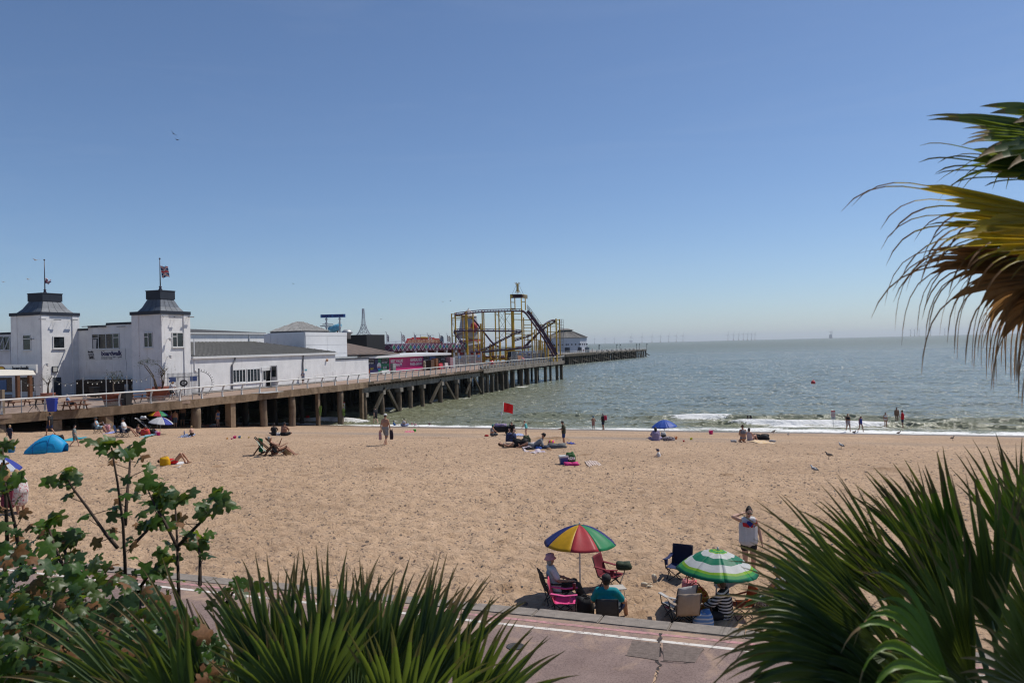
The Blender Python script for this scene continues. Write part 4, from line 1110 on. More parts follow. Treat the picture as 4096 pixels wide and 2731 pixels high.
def emblem(x, v, r):
 y = hx(x); z = DZ + ZH * v
 for nm, mt, sy, sz, dz, d in (('emblem_white', wht, 1.12, 1.0, .25, .060), ('emblem_disc', M('print_sea', (.03, .2, .5), .6), .85, .45, -.35, .067), ('emblem_ribbon', M('print_red', (.55, .03, .04), .6), 1.15, .24, .02, .074)):
  mb = MB(); mb.prism([(SH + d, y + r * sy * math.cos(k * PI / 10), z + r * (dz + sz * math.sin(k * PI / 10))) for k in range(20)], (.004, 0, 0)); mb.build(nm, mt, hp, world=True)
 letters('CLACTON PIER', (SH + .081, y - r * 1.0, z - r * .08), r * .26, r * 2.0, wht, hp, FACE_S, bold=.02, depth=.004)
emblem(1515, .42, .62); emblem(1449, .76, .35); emblem(1603, .48, .28)
for x, v, r_, cc in ((1474, .22, .34, (.25, .06, .02)), (1549, .3, .36, (.03, .03, .035)), (1450, .2, .2, (.5, .25, .12)), (1461, .22, .2, (.06, .06, .06)), (1758, .55, .14, (.7, .7, .7)), (1750, .6, .12, (.7, .7, .7)), (1762, .35, .3, (.5, .12, .03))):
 mb = MB(); y = hx(x); mb.prism([(SH + .058, y + r_ * math.cos(k * PI / 8), DZ + ZH * v + r_ * 1.25 * math.sin(k * PI / 8)) for k in range(16)], (.005, 0, 0)); mb.build('printed_patch', cm(cc), hp, world=True)
# white shed doors in front
sh = thing('white_shed', 'white double-door shed standing beside the hoarding, doors slightly open', 'shed', (-62, 100, DZ))
a = on_s(1388, 1440, -61.0); c = on_s(1446, 1510, -61.0); zt = on_s(1420, 1441, -61.).z
mb = MB(); mb.box2((-64, a.y, DZ), (-61.0, c.y, zt)); mb.build('body', upvc, sh, world=True)
ym = (a.y + c.y) / 2 - .4
for y0, y1 in ((a.y + .1, ym - .08), (ym + .1, c.y - .9)):
 mb = MB(); mb.box2((-60.99, y0, DZ + .08), (-60.93, y1, zt - .35)); mb.build('door', upvc, sh, world=True)
mb = MB(); mb.box2((-60.995, ym - .07, DZ + .05), (-60.975, ym + .09, zt - .3)); mb.build('door_gap', M('interior_dark'), sh, world=True)
# grey lean-to roof over the passage
mb = MB(); a = on_s(1340, 1428, -62.5); c = on_s(1430, 1440, -62.5); mb.box2((-68, a.y, a.z - .25), (-62.5, c.y, a.z)); mb.box2((-63.2, a.y + .2, DZ), (-63, c.y - .2, a.z - .25)); solo('grey_lean_to', mb, M('sheet_grey', (.3, .31, .31), .6, .2, 3), 'grey boarded lean-to between the pavilion and the hoarding', 'lean-to', (-64, a.y + 2, DZ))

# ---- round hall on the pier head
D_ = 405
c0 = at_d(2262, 1405, D_); cx, cy = c0.x, c0.y; rad = 88 * D_ / FPX
hall = thing('round_hall', 'pale blue-white round hall with a grey hipped roof and lantern on the pier head', 'building', (cx, cy, DZ))
ze = at_d(2262, 1352, D_).z - DZ; zr = at_d(2262, 1314, D_).z - DZ
hw = M('hall_wall', (.55, .57, .62), .8, .12, .15)
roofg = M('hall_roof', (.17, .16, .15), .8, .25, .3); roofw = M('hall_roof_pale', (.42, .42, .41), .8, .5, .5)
NN = 10; A0 = PI / 10 - .25
ring = lambda r, z: [(r * math.cos(A0 + 2 * PI * k / NN), r * math.sin(A0 + 2 * PI * k / NN), z) for k in range(NN)]
W0, W1, E, L = ring(rad, 0), ring(rad, ze), ring(rad * 1.05, ze), ring(rad * .36, zr - 1.6)
for k in range(NN):
 j = (k + 1) % NN
 mb = MB(); mb.add([W0[k], W0[j], W1[j], W1[k]], [(0, 1, 2, 3)]); mb.build('wall_face', hw, hall)
 mb = MB(); mb.prism([E[k], E[j], L[j], L[k]], (0, 0, .15)); ang = A0 + 2 * PI * (k + .5) / NN; dx = math.cos(ang) * .8 + math.sin(ang) * -.6
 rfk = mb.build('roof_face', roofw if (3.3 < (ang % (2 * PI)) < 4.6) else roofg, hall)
 for q in range(1, 9):
  m2 = MB(); a = Vector(E[k]).lerp(Vector(E[j]), q / 9); c = Vector(L[k]).lerp(Vector(L[j]), q / 9); m2.beam(a + Vector((0, 0, .2)), c + Vector((0, 0, .2)), .12, .1); m2.build('rib', roofg, rfk)
mb = MB(); mb.prism(ring(rad * .34, zr - 1.7), (0, 0, .9)); mb.build('lantern_wall', M('lantern_dark', (.06, .075, .07), .7), hall)
mb = MB(); q = ring(rad * .42, zr - .8); t_ = ring(rad * .12, zr); mb.add(q + t_, [(k, (k + 1) % NN, NN + (k + 1) % NN, NN + k) for k in range(NN)] + [tuple(range(NN, 2 * NN))]); mb.build('lantern_roof', roofg, hall)
for k in range(NN):
 ang = A0 + 2 * PI * (k + .5) / NN
 for u in (-.45, -.15, .15, .45):
  if math.sin(ang) > .4: continue
  r_ = rad * math.cos(PI / NN) + .06; p = Vector((math.cos(ang), math.sin(ang), 0)) * r_ + Vector((-math.sin(ang), math.cos(ang), 0)) * u * rad * .6
  mb = MB(); mb.box((p.x, p.y, ze * .55), (.5, .5, .7), Matrix.Rotation(ang, 3, 'Z')); mb.build('vent', slate, hall)
  if abs(u) > .4: mb = MB(); mb.box((p.x, p.y, 1.3), (.3, 1.6, 2.6), Matrix.Rotation(ang, 3, 'Z')); mb.build('door', slate, hall)
# ================================================================== fairground on the pier
yel = M('steel_yellow', (.62, .37, .02), .5, .2, 1.2); yeld = M('steel_yellow_worn', (.5, .29, .025), .6, .25, 1.2)
mar = M('steel_maroon', (.055, .015, .04), .5, .3, 1.); trk = M('track_purple', (.10, .05, .11), .45, .25, 1.)
# ---- roller coaster (measured from photo columns, at two depths)
DC, DB = 196.0, 206.0
def q4(x, y): return 1750 + x / 4.276, 1100 + y / 4.276
def c4(x, y, D=DC): return at_d(*q4(x, y), D)
co = thing('roller_coaster', 'yellow steel roller coaster with dark purple track and a tall lift tower', 'roller coaster', (c4(1200, 1400).x, c4(1200, 1400).y, DZ))
def column(x, ytop, D=DC, w=.24, mat=yel, ybot=None, nm='column'):
 a = c4(x, ytop, D); z0 = DZ if ybot is None else c4(x, ybot, D).z
 mb = MB(); mb.box2((a.x - w / 2, a.y - w / 2, z0), (a.x + w / 2, a.y + w / 2, a.z)); mb.build(nm, mat, co, world=True)
for x, y, w, d in ((240, 660, .24, 0), (302, 645, .3, 0), (490, 630, .5, 0), (605, 640, .26, 0), (762, 610, .24, 0), (790, 620, .22, 0), (985, 615, .24, 0), (1047, 605, .24, 0), (1155, 610, .24, 0), (1262, 600, .2, 1),
                   (1287, 600, .5, 0), (1437, 575, .28, 0), (1472, 725, .22, 1), (1605, 630, .26, 0), (1660, 930, .24, 1), (1682, 750, .22, 0), (1757, 850, .24, 0), (1822, 860, .22, 1), (1877, 815, .26, 0), (2027, 745, .28, 0), (2087, 755, .26, 1),
                   (430, 690, .2, 1), (690, 900, .24, 1), (740, 830, .3, 0), (1440, 780, .2, 1), (1930, 830, .2, 1), (1545, 1010, .22, 1), (1835, 1000, .22, 0), (1975, 1240, .24, 0), (900, 1170, .22, 0), (940, 1180, .22, 1), (1070, 1100, .3, 1), (1170, 1050, .3, 1), (1900, 1200, .2, 1)):
 column(x, y, DB if d else DC, w, yel if w > .22 else yeld)
def rung(x0, y0, x1, y1, D=DC, w=.16, mat=yel, nm='beam', D2=None):
 mb = MB(); mb.beam(c4(x0, y0, D), c4(x1, y1, D2 or D), w); mb.build(nm, mat, co, world=True)
for q in ((240, 668, 302, 672), (240, 735, 600, 735), (300, 760, 490, 760), (240, 1035, 330, 1040), (302, 700, 605, 705), (602, 640, 790, 640), (985, 630, 1047, 630), (985, 675, 1047, 675), (1155, 665, 1437, 665), (1287, 760, 1605, 768),
          (1472, 850, 1605, 850), (1472, 900, 1640, 900), (985, 960, 1287, 965), (1155, 1000, 1437, 1010), (1437, 960, 1605, 962), (1437, 1030, 1605, 1010), (1472, 1105, 1757, 1115), (760, 985, 800, 985), (760, 1085, 800, 1085),
          (1757, 850, 1822, 850), (1877, 830, 2087, 830), (1877, 880, 2027, 878), (1877, 970, 2027, 972), (1940, 1050, 2027, 1050), (1877, 820, 1930, 820), (2027, 780, 2087, 758), (1757, 1055, 1835, 1055), (1757, 1135, 1835, 1140), (1900, 1212, 2040, 1212),
          (985, 1070, 1070, 1070), (1155, 1240, 1437, 1240), (1155, 1300, 1290, 1300), (600, 1245, 760, 1245), (1290, 1080, 1437, 1060), (1160, 1330, 1290, 1330), (1437, 1270, 1640, 1270), (1757, 1275, 1835, 1300), (490, 900, 605, 900), (420, 1060, 600, 1070), (390, 1150, 590, 1150)):
 rung(*q)
# rod cross bracing
for q in ((1060, 620, 1150, 780), (1150, 620, 1060, 790), (1000, 640, 1150, 920), (1240, 670, 1060, 920), (1165, 740, 1285, 910), (1050, 680, 1150, 800), (1050, 970, 1150, 1080), (1150, 960, 1060, 1080), (245, 700, 290, 930), (290, 690, 245, 900), (2040, 800, 2085, 930), (2085, 800, 2040, 930)):
 rung(*q, w=.06, mat=M('steel_rod', (.10, .09, .10), .5), nm='brace')
def track(pts, D=DC, gauge=.75, spine=True, D2=None, dz=0.):
 P = []
 for i, (x, y) in enumerate(pts):
  d = D if D2 is None else D + (D2 - D) * i / (len(pts) - 1); P.append(c4(x, y, d))
 S = []                       # Catmull-Rom through the measured points
 for i in range(len(P) - 1):
  p0, p1, p2, p3 = P[max(i - 1, 0)], P[i], P[i + 1], P[min(i + 2, len(P) - 1)]
  for k in range(6):
   t = k / 6; S.append(.5 * ((2 * p1) + (p2 - p0) * t + (2 * p0 - 5 * p1 + 4 * p2 - p3) * t * t + (3 * p1 - p0 - 3 * p2 + p3) * t ** 3))
 S.append(P[-1])
 away = Vector((math.sin(-YAW), math.cos(YAW), 0))
 for sgn, off, r in ((-1, 0, .11), (1, 0, .11)) + (((0, -.32, .14),) if spine else ()):
  mb = MB(); mb.tube([s_ + away * (gauge * sgn) + Vector((0, 0, off + sgn * dz)) for s_ in S], r, 5); mb.build('track_rail', trk if off == 0 else mar, co, world=True)
 for k in range(0, len(S), 2):
  mb = MB(); mb.beam(S[k] - away * gauge - Vector((0, 0, dz)), S[k] + away * gauge + Vector((0, 0, dz)), .14, .12); mb.beam(S[k], S[k] - Vector((0, 0, .32)), .12); mb.build('track_tie', mar, co, world=True)
track([(1440, 598), (1290, 598), (1150, 600), (1000, 604), (860, 608), (700, 618), (560, 634), (420, 650), (330, 660), (298, 668)], dz=.25)
track([(298, 668), (340, 678), (450, 688), (560, 710), (620, 755), (700, 850), (760, 932), (830, 1012), (920, 1125), (1000, 1195), (1070, 1225)], DC, D2=DB)
track([(1430, 955), (1290, 942), (1050, 940), (770, 936), (500, 936), (340, 938), (285, 955), (292, 985), (345, 1055), (400, 1125), (470, 1180)], dz=.2)
track([(1430, 957), (1300, 1000), (1180, 1060), (1050, 1125), (930, 1190), (840, 1240), (740, 1275)])
track([(560, 1305), (760, 1302), (960, 1280), (1160, 1262), (1400, 1238), (1600, 1208)], dz=.15)
track([(1740, 920), (1800, 862), (1870, 805), (1950, 768), (2005, 772), (1990, 800), (1900, 850), (1800, 918), (1740, 968), (1640, 1060), (1540, 1180)], DC, D2=DB)
track([(1700, 1030), (1600, 1100), (1520, 1180), (1460, 1230)], DB)
track([(1300, 1110), (1420, 1075), (1560, 1030), (1640, 985)], DB)
# lift hill: chain track with a stair and handrail beside it
lift = [(1440, 600), (1490, 625), (1540, 680), (1640, 820), (1760, 985), (1860, 1145), (1960, 1325), (1990, 1375)]
track(lift, DC - 1, .6)
P = [c4(x + 45, y - 10, DC - 2.2) for x, y in lift[1:]]
for a, b_ in zip(P[:-1], P[1:]):
 mb = MB(); mb.beam(a, b_, .75, .3, up=(-.36, .93, 0)); mb.build('lift_stair', mar, co, world=True)
 mb = MB(); mb.beam(a + Vector((0, 0, 1.5)), b_ + Vector((0, 0, 1.5)), .07); mb.beam(a + Vector((0, 0, .9)), b_ + Vector((0, 0, .9)), .06)
 for k in range(5):
  p = a.lerp(b_, k / 5); mb.beam(p, p + Vector((0, 0, 1.5)), .05)
 mb.build('handrail', mar, co, world=True)
# canopy over the lift summit
ch = M('chevron_dark', (.06, .02, .03), .6); chy = M('chevron_yellow', (.5, .36, .06), .6)
a = c4(1240, 335, DC - 2); b_ = c4(1440, 392, DC - 2); ax = Vector((math.cos(YAW), math.sin(YAW), 0)); aw = Vector((-math.sin(YAW), math.cos(YAW), 0))
w = (c4(1440, 360, DC - 2) - c4(1240, 360, DC - 2)).length; h = a.z - b_.z
z0 = b_.z; o0 = Vector((a.x, a.y, z0)); dep = ax * 1.5 + aw * 4.5
def can(p0, u, ww, nm='canopy_side'):
 mb = MB(); mb.prism([p0, p0 + u * ww, p0 + u * ww + Vector((0, 0, h)), p0 + Vector((0, 0, h))], aw * .08); return mb.build(nm, chy, co, world=True)
can(o0, ax, w); q = dep.normalized(); mb = MB(); p0 = o0 + ax * w
mb.prism([p0, p0 + dep, p0 + dep + Vector((0, 0, h)), p0 + Vector((0, 0, h))], (-.06, .0, 0)); mb.build('canopy_side', M('canopy_cream', (.5, .42, .22), .6), co, world=True)
mb = MB(); mb.prism([o0 + Vector((0, 0, h)), p0 + Vector((0, 0, h)), p0 + dep + Vector((0, 0, h)), o0 + dep + Vector((0, 0, h))], (0, 0, .08)); mb.build('canopy_top', chy, co, world=True)
for k in range(6):
 x = .35 + k * (w - .7) / 6; mb = MB(); f = -aw * .05
 u = lambda dx, dz: o0 + ax * (x + dx) + Vector((0, 0, dz * h)) + f
 mb.prism([u(0, 0), u(.7, 0), u(1.15, .5), u(.7, 1), u(0, 1), u(.45, .5)], -aw * .02); mb.build('chevron', ch, co, world=True)
for k in range(5):
 p = p0 + dep * ((k + .35) / 5) + Vector((.02, -.02, 0)); mb = MB(); mb.prism([p, p + dep * .09, p + dep * .09 + Vector((0, 0, h)), p + Vector((0, 0, h))], (.03, -.01, 0)); mb.build('chevron', ch, co, world=True)
for x, d in ((1252, 0), (1322, 5), (1432, 0), (1500, 5)):
 column(x, 392, DC - 2 + d, .2, yel, 600)
for q in ((1255, 465, 1322, 470), (1435, 455, 1500, 462), (1255, 570, 1322, 572)): rung(*q, D=DC)
# crown of curved tubes
cz = c4(1372, 320, DC); top = c4(1372, 140, DC).z - cz.z
for k in range(8):
 an = k * PI / 4; mb = MB(); mb.tube([cz + Vector((math.cos(an), math.sin(an), 0)) * (.22 + 1.75 * abs(u - .5) ** 1.9) + Vector((0, 0, .2 + top * u)) for u in np.linspace(0, 1, 9)], .06, 5); mb.build('crown_tube', M('crown_cream', (.42, .34, .16), .6), co, world=True)
for u in (.18, .82): mb = MB(); mb.lathe([(.4, .2 + top * u - .05), (.4, .2 + top * u + .05), (.34, .2 + top * u + .05), (.34, .2 + top * u - .05)], cz, 12, False); mb.build('crown_ring', chy, co, world=True)
mb = MB(); mb.tube([cz, cz + Vector((0, 0, top))], .08, 5); mb.build('crown_mast', chy, co, world=True)
for dx in (-1, 1): rung(1372 + dx * 30, 185, 1372 + dx * 98, 330, w=.05, mat=ch, nm='stay')
# caged ladder and low machinery at the right
for x in (2095, 2120, 2150): column(x, 755, DB, .08, M('cage_grey', (.2, .2, .22), .5), nm='cage_bar')
for y in range(760, 1300, 48): rung(2095, y, 2150, y, DB, .07, M('cage_grey'), 'cage_hoop')
for x0, y0, x1, y1 in ((1155, 1290, 1290, 1390), (890, 1200, 960, 1390), (1300, 1300, 1430, 1390), (1720, 1130, 1790, 1390)):
 for k in range(4):
  column(x0 + (x1 - x0) * k / 3, y0, DB - 2, .22, yel)
 rung(x0, y0, x1, y0, DB - 2, .25); rung(x0, (y0 + y1) / 2, x1, (y0 + y1) / 2, DB - 2, .2)
# chain-lift motor shed: dark box with blue plate
mb = MB(); a = c4(1500, 1310, DC + 4); c = c4(1720, 1400, DC + 4); mb.box((a.lerp(c, .5).x, a.lerp(c, .5).y, DZ + 1.1), (8, 2.5, 2.2)); mb.build('machine_shed', M('shed_dark', (.025, .025, .025), .8), co, world=True)
# station deck plates between the legs
for k in range(9):
 x = 640 + k * 150; a = c4(x, 1385, DC + 5); mb = MB(); mb.box((a.x, a.y, DZ + .9 + .35 * (k % 3)), (5.2, 3.0, .3)); mb.build('platform', yeld if k % 2 else mar, co, world=True)

# ---- helter-skelter behind
hx0 = c4(545, 1200, 216); hs = thing('helter_skelter', 'striped cream and red helter-skelter tower behind the coaster', 'helter-skelter', (hx0.x, hx0.y, DZ))
zt = c4(545, 710, 216).z - DZ; r0, r1 = 4.2, 2.1
cream = M('helter_cream', (.45, .44, .42), .7, .2, .6); hred = M('helter_red', (.38, .03, .03), .6, .2, .6)
bands = [(0, .22, hred), (.22, .46, cream), (.46, .49, hred), (.52, .82, cream), (.82, 1.0, M('helter_grey', (.35, .36, .38), .7))]
for u0, u1, mt in bands:
 mb = MB(); mb.lathe([(r0 + (r1 - r0) * u0, zt * u0), (r0 + (r1 - r0) * u1, zt * u1)], n=16, closed=False); mb.build('tower_band', mt, hs)
mb = MB(); mb.lathe([(r1 * 1.12, zt), (r1 * .7, zt + 1.0), (.2, zt + 2.0), (.01, zt + 2.4)], n=16); mb.build('cap', cream, hs)
for k in range(16):
 an = k * PI / 8
 if k % 2: mb = MB(); mb.beam((math.cos(an) * (r0 + .04), math.sin(an) * (r0 + .04), 0), (math.cos(an) * (r1 + .55 * (r0 - r1) + .04), math.sin(an) * (r1 + .55 * (r0 - r1) + .04), zt * .45), .8, .06, up=(math.cos(an), math.sin(an), 0)); mb.build('stripe', cream if k % 4 == 1 else hred, hs)
mb = MB(); mb.tube([((r0 + (r1 - r0) * u + .7) * math.cos(u * 15), (r0 + (r1 - r0) * u + .7) * math.sin(u * 15), zt * (.08 + .82 * u)) for u in np.linspace(0, 1, 60)], .45, 6); mb.build('slide', M('helter_grey'), hs, True)
p = c4(625, 895, 212); mb = MB(); mb.ell((p.x - hx0.x, p.y - hx0.y, p.z - DZ), (1.0, 1.0, 1.4), n=12, k=8); mb.build('lantern_bulb', hred, hs, True)

# ---- dodgem pavilion with diamond fascia
SD = -80.0
def dd(x, y): return on_s(x, y, SD)
dg = thing('dodgem_ride', 'dark red dodgem pavilion ringed by a fascia of coloured diamonds', 'fairground ride', (SD - 8, 160, DZ))
a, c = dd(1566, 1376), dd(1868, 1370); zt = (a.z + c.z) / 2; zf = zt - 1.55; y0, y1 = a.y, c.y
plan = [(SD - 4, y0 - 4), (SD, y0), (SD, y1), (SD - 4, y1 + 5), (SD - 20, y1 + 5), (SD - 20, y0 - 4)]
purp = M('ride_plum', (.10, .025, .07), .5, .25, .8); dred = M('ride_darkred', (.10, .012, .018), .6, .3, .6); sil = M('ride_silver', (.42, .43, .45), .4, .1, 2, metal=.3)
mb = MB(); mb.prism([(x, y, zf) for x, y in plan], (0, 0, zt - zf)); mb.build('fascia', purp, dg, world=True)
mb = MB(); mb.prism([(SD - 6.5, y0 - 1, DZ), (SD - 3.5, y0 + 1.5, DZ), (SD - 3.5, y1 - .5, DZ), (SD - 6.5, y1 + 3, DZ), (SD - 18, y1 + 3, DZ), (SD - 18, y0 - 1, DZ)], (0, 0, zf - DZ)); mb.build('back_wall', dred, dg, world=True)
dcol = [M('diamond_blue', (.03, .05, .22), .5), M('diamond_green', (.02, .16, .09), .5), M('diamond_plum', (.13, .03, .07), .5), M('diamond_teal', (.02, .12, .14), .5)]
seg = [((SD - 4, y0 - 4), (SD, y0)), ((SD, y0), (SD, y1)), ((SD, y1), (SD - 4, y1 + 5))]
k = 0
for (xa, ya), (xb, yb) in seg:
 L = math.hypot(xb - xa, yb - ya); nn = max(1, round(L / 1.75)); ux, uy = (xb - xa) / L, (yb - ya) / L; nx, ny = uy, -ux
 for j in range(nn):
  cx = (j + .5) * L / nn; zc = (zt + zf) / 2; hw = L / nn * .46; hh = (zt - zf) * .45
  def P(u, v, d): return (xa + ux * (cx + u) + nx * d, ya + uy * (cx + u) + ny * d, zc + v)
  mb = MB(); mb.prism([P(-hw * .72, 0, .02), P(0, -hh * .72, .02), P(hw * .72, 0, .02), P(0, hh * .72, .02)], (nx * .04, ny * .04, 0)); mb.build('diamond', dcol[(k * 7) % 4], dg, world=True)
  Q = [P(-hw, 0, .08), P(0, -hh, .08), P(hw, 0, .08), P(0, hh, .08)]
  mb = MB()
  for i in range(4): mb.beam(Q[i], Q[(i + 1) % 4], .10, .06)
  mb.build('diamond_frame', sil, dg, world=True); k += 1
t = y0 + .5
while t < y1:
 mb = MB(); mb.tube([(SD - .4, t, DZ), (SD - .4, t, zf - .5)], .12, 6); mb.build('post', mar, dg, world=True)
 mb = MB(); mb.prism([(SD - .1, t - .55, zf - .02), (SD - .1, t + .55, zf - .02), (SD - .1, t + .3, zf - .75), (SD - .1, t - .3, zf - .75)], (-.5, 0, 0)); mb.build('bracket', sil, dg, world=True); t += 5.1
# painted backboard on the roof with flags
bb = thing('ride_backboard', 'red and gold painted backboard standing above the diamond fascia', 'sign', (SD - 6, 150, zt))
SBk = SD - 5; f5 = lambda x, y: on_s(1400 + x / 2.613, 1100 + y / 2.613, SBk)
outl = [f5(x, y) for x, y in ((585, 712), (610, 662), (655, 660), (658, 650), (750, 650), (755, 645), (790, 645), (795, 652), (880, 652), (885, 660), (930, 662), (970, 705), (970, 712))]
mb = MB(); mb.prism(outl, (-.3, 0, 0)); mb.build('board', hred, bb, world=True)
m, n, l, b = nt('painted_scene'); tc = n.new('ShaderNodeTexCoord')
rp = ramp(n, [(.35, (.09, .02, .015)), (.5, (.28, .12, .07)), (.6, (.42, .28, .18)), (.68, (.06, .03, .05))]); l.new(noise(n, l, tc.outputs['Object'], .8, 5, .6, 1.5).outputs['Fac'], rp.inputs['Fac']); l.new(rp.outputs['Color'], b.inputs['Base Color'])
inn = [f5(x, y) for x, y in ((600, 708), (622, 672), (930, 672), (955, 708))]; mb = MB(); mb.prism([p + Vector((.05, 0, 0)) for p in inn], (.03, 0, 0)); mb.build('painting', m, bb, world=True)
g = [f5(x, y) for x, y in ((735, 656), (735, 646), (810, 647), (812, 657))]; mb = MB(); mb.prism([p + Vector((.08, 0, 0)) for p in g], (.03, 0, 0)); mb.build('gold_crest', M('gold_paint', (.5, .33, .03), .4), bb, world=True)
mb = MB()
for q in (((385, 700), (600, 690)), ((590, 690), (930, 690)), ((690, 622), (868, 622))): mb.beam(f5(*q[0]), f5(*q[1]), .07)
for x in (690, 737, 868, 480, 545): mb.beam(f5(x, 622 if x > 600 else 690), f5(x, 712), .07)
mb.build('guard_rail', sil, bb, world=True)
m, n, l, b = nt('checker_cloth'); tc = n.new('ShaderNodeTexCoord'); ck = n.new('ShaderNodeTexChecker'); ck.inputs['Scale'].default_value = 6; ck.inputs['Color1'].default_value = (.02, .02, .03, 1); ck.inputs['Color2'].default_value = (.62, .62, .62, 1)
l.new(tc.outputs['UV'], ck.inputs['Vector']); l.new(ck.outputs['Color'], b.inputs['Base Color']); MATS['checker'] = m
ordn = ('first', 'second', 'third', 'fourth', 'fifth', 'sixth')
for i, (x, yt, yb, fw) in enumerate(((385, 600, 700, .6), (540, 602, 705, 1.1), (672, 605, 660, .5), (815, 610, 690, 1.4), (938, 612, 705, 1.5), (1017, 615, 705, 1.4))):
 p = f5(x, yb); q = f5(x, yt); th = thing('checkered_flag', ordn[i] + ' black and white checkered flag from the left above the dodgem fascia', 'flag', (p.x, p.y, min(p.z, zt)), group='checkered flags on the ride')
 mb = MB(); mb.tube([(0, 0, 0), (0, 0, q.z - th.location.z)], .06, 5); mb.tube([(0, 0, q.z - th.location.z), (0, -.55, q.z - th.location.z + .15)], .05, 5); mb.build('pole', sil, th)
 me = flag_grid(1.0, 1.3, lambda u, v, w_, h_, fw=fw: (.1 * math.sin(u * 8), u * fw * 1.3, -v * 1.5 - .45 * u - .15 * math.sin(u * 7)), MATS['checker'], 10, 6); o = mkobj('cloth', me, th); o.location = (0, .05, q.z - th.location.z - .3)

# ---- WHITE WATER sign on stilts, with a scrap of blue slide
ws = thing('water_ride_sign', 'blue WHITE WATER sign on two posts above the panel block', 'sign', (-90, 118, DZ))
Dw = 150; a = at_d(1282, 1271, Dw); c = at_d(1381, 1271, Dw); ln = (c - a); lu = Vector((ln.x, ln.y, 0)).normalized(); hh = 13 * Dw / FPX; out = Vector((lu.y, -lu.x, 0))
mb = MB(); base = a - Vector((0, 0, 0)); mb.prism([base, base + lu * ln.length, base + lu * ln.length + Vector((0, 0, hh)), base + Vector((0, 0, hh))], -out * .25); mb.build('panel', M('sign_blue', (.05, .15, .38), .5, .25, 1.5), ws, world=True)
FW = Matrix((lu, Vector((0, 0, 1)), out)).transposed()
letters('WHITE  WATER', base + lu * .25 + out * .03 + Vector((0, 0, hh * .16)), hh * .66, ln.length - .5, M('sign_deep_blue', (.03, .025, .14), .5), ws, FW, bold=.05)
for u in (.23, .77):
 mb = MB(); p = base + lu * (ln.length * u) - out * .12; mb.tube([(p.x, p.y, DZ), (p.x, p.y, p.z)], .14, 6); mb.build('post', galv, ws, world=True)
 for q in range(4): mb = MB(); z = p.z - .3 - q * .75; mb.box((p.x, p.y, z), (.35, .35, .3)); mb.build('bracket', sil, ws, world=True)
sl = thing('water_slide', 'curving blue and white water slide chute behind the roof', 'slide', (-92, 120, DZ))
mb = MB(); P = [at_d(x, y, 152) for x, y in ((1316, 1322), (1330, 1318), (1342, 1312), (1356, 1308), (1362, 1310))]; mb.tube(P, .7, 7); mb.build('chute', M('slide_blue', (.12, .35, .5), .4, .5, 2), sl, True, world=True)
mb = MB(); P = [at_d(x, y, 152) for x, y in ((1290, 1297), (1332, 1297), (1334, 1303))]; mb.tube(P, .1, 5); P = [at_d(x, y, 152) for x, y in ((1280, 1304), (1334, 1305))]; mb.tube(P, .1, 5); mb.build('guard_rail', galv, sl, world=True)
for x in (1325, 1350): mb = MB(); p = at_d(x, 1315, 152); mb.tube([(p.x, p.y, DZ), p], .15, 6); mb.build('leg', wood, sl, world=True)
mb = MB(); p = on_s(1388, 1330, -70); mb.lathe([(.6, -1.), (.6, -.3), (.9, -.1), (.9, .1), (.5, .45), (.05, .5)], p, 14); o = solo('roof_cowl', mb, M('cowl_grey', (.4, .41, .42), .5, metal=.4), 'round grey ventilation cowl on the roof by the panel block', 'vent', (p.x, p.y, p.z - 1), smooth=True)
# ---- slender lattice tower of tubes
lt = thing('lattice_tower', 'slender open lattice tower of thin pale tubes with a flared foot', 'tower', (at_d(1455, 1400, 190).x, at_d(1455, 1400, 190).y, DZ))
Dl = 190; c0 = at_d(1455, 1335, Dl); sc = Dl / FPX; tub = M('lattice_tube', (.30, .31, .36), .5)
prof = [(4, 1235), (5, 1250), (6, 1270), (8, 1297), (10, 1300), (14, 1315), (22, 1330), (32, 1342), (40, 1350)]
lev = [(r * sc, at_d(1455, y, Dl).z) for r, y in prof]
for k in range(8):
 an = k * PI / 4
 for (ra, za), (rb, zb_) in zip(lev[:-1], lev[1:]):
  mb = MB(); mb.beam((c0.x + ra * math.cos(an), c0.y + ra * math.sin(an), za), (c0.x + rb * math.cos(an), c0.y + rb * math.sin(an), zb_), .06); mb.build('strut', tub, lt, world=True)
for i, (r, z) in enumerate(lev):
 for k in range(8):
  a1, a2 = k * PI / 4, (k + 1) * PI / 4; mb = MB(); mb.beam((c0.x + r * math.cos(a1), c0.y + r * math.sin(a1), z), (c0.x + r * math.cos(a2), c0.y + r * math.sin(a2), z), .05)
  if i > 3 and i + 1 < len(lev): r2, z2 = lev[i + 1]; mb.beam((c0.x + r * math.cos(a1), c0.y + r * math.sin(a1), z), (c0.x + r2 * math.cos(a2), c0.y + r2 * math.sin(a2), z2), .05)
  mb.build('ring_strut', tub, lt, world=True)
for k in range(4): an = k * PI / 2; r, z = lev[-1]; mb = MB(); mb.tube([(c0.x + r * math.cos(an), c0.y + r * math.sin(an), DZ), (c0.x + r * math.cos(an), c0.y + r * math.sin(an), z)], .12, 6); mb.build('leg', tub, lt, world=True)

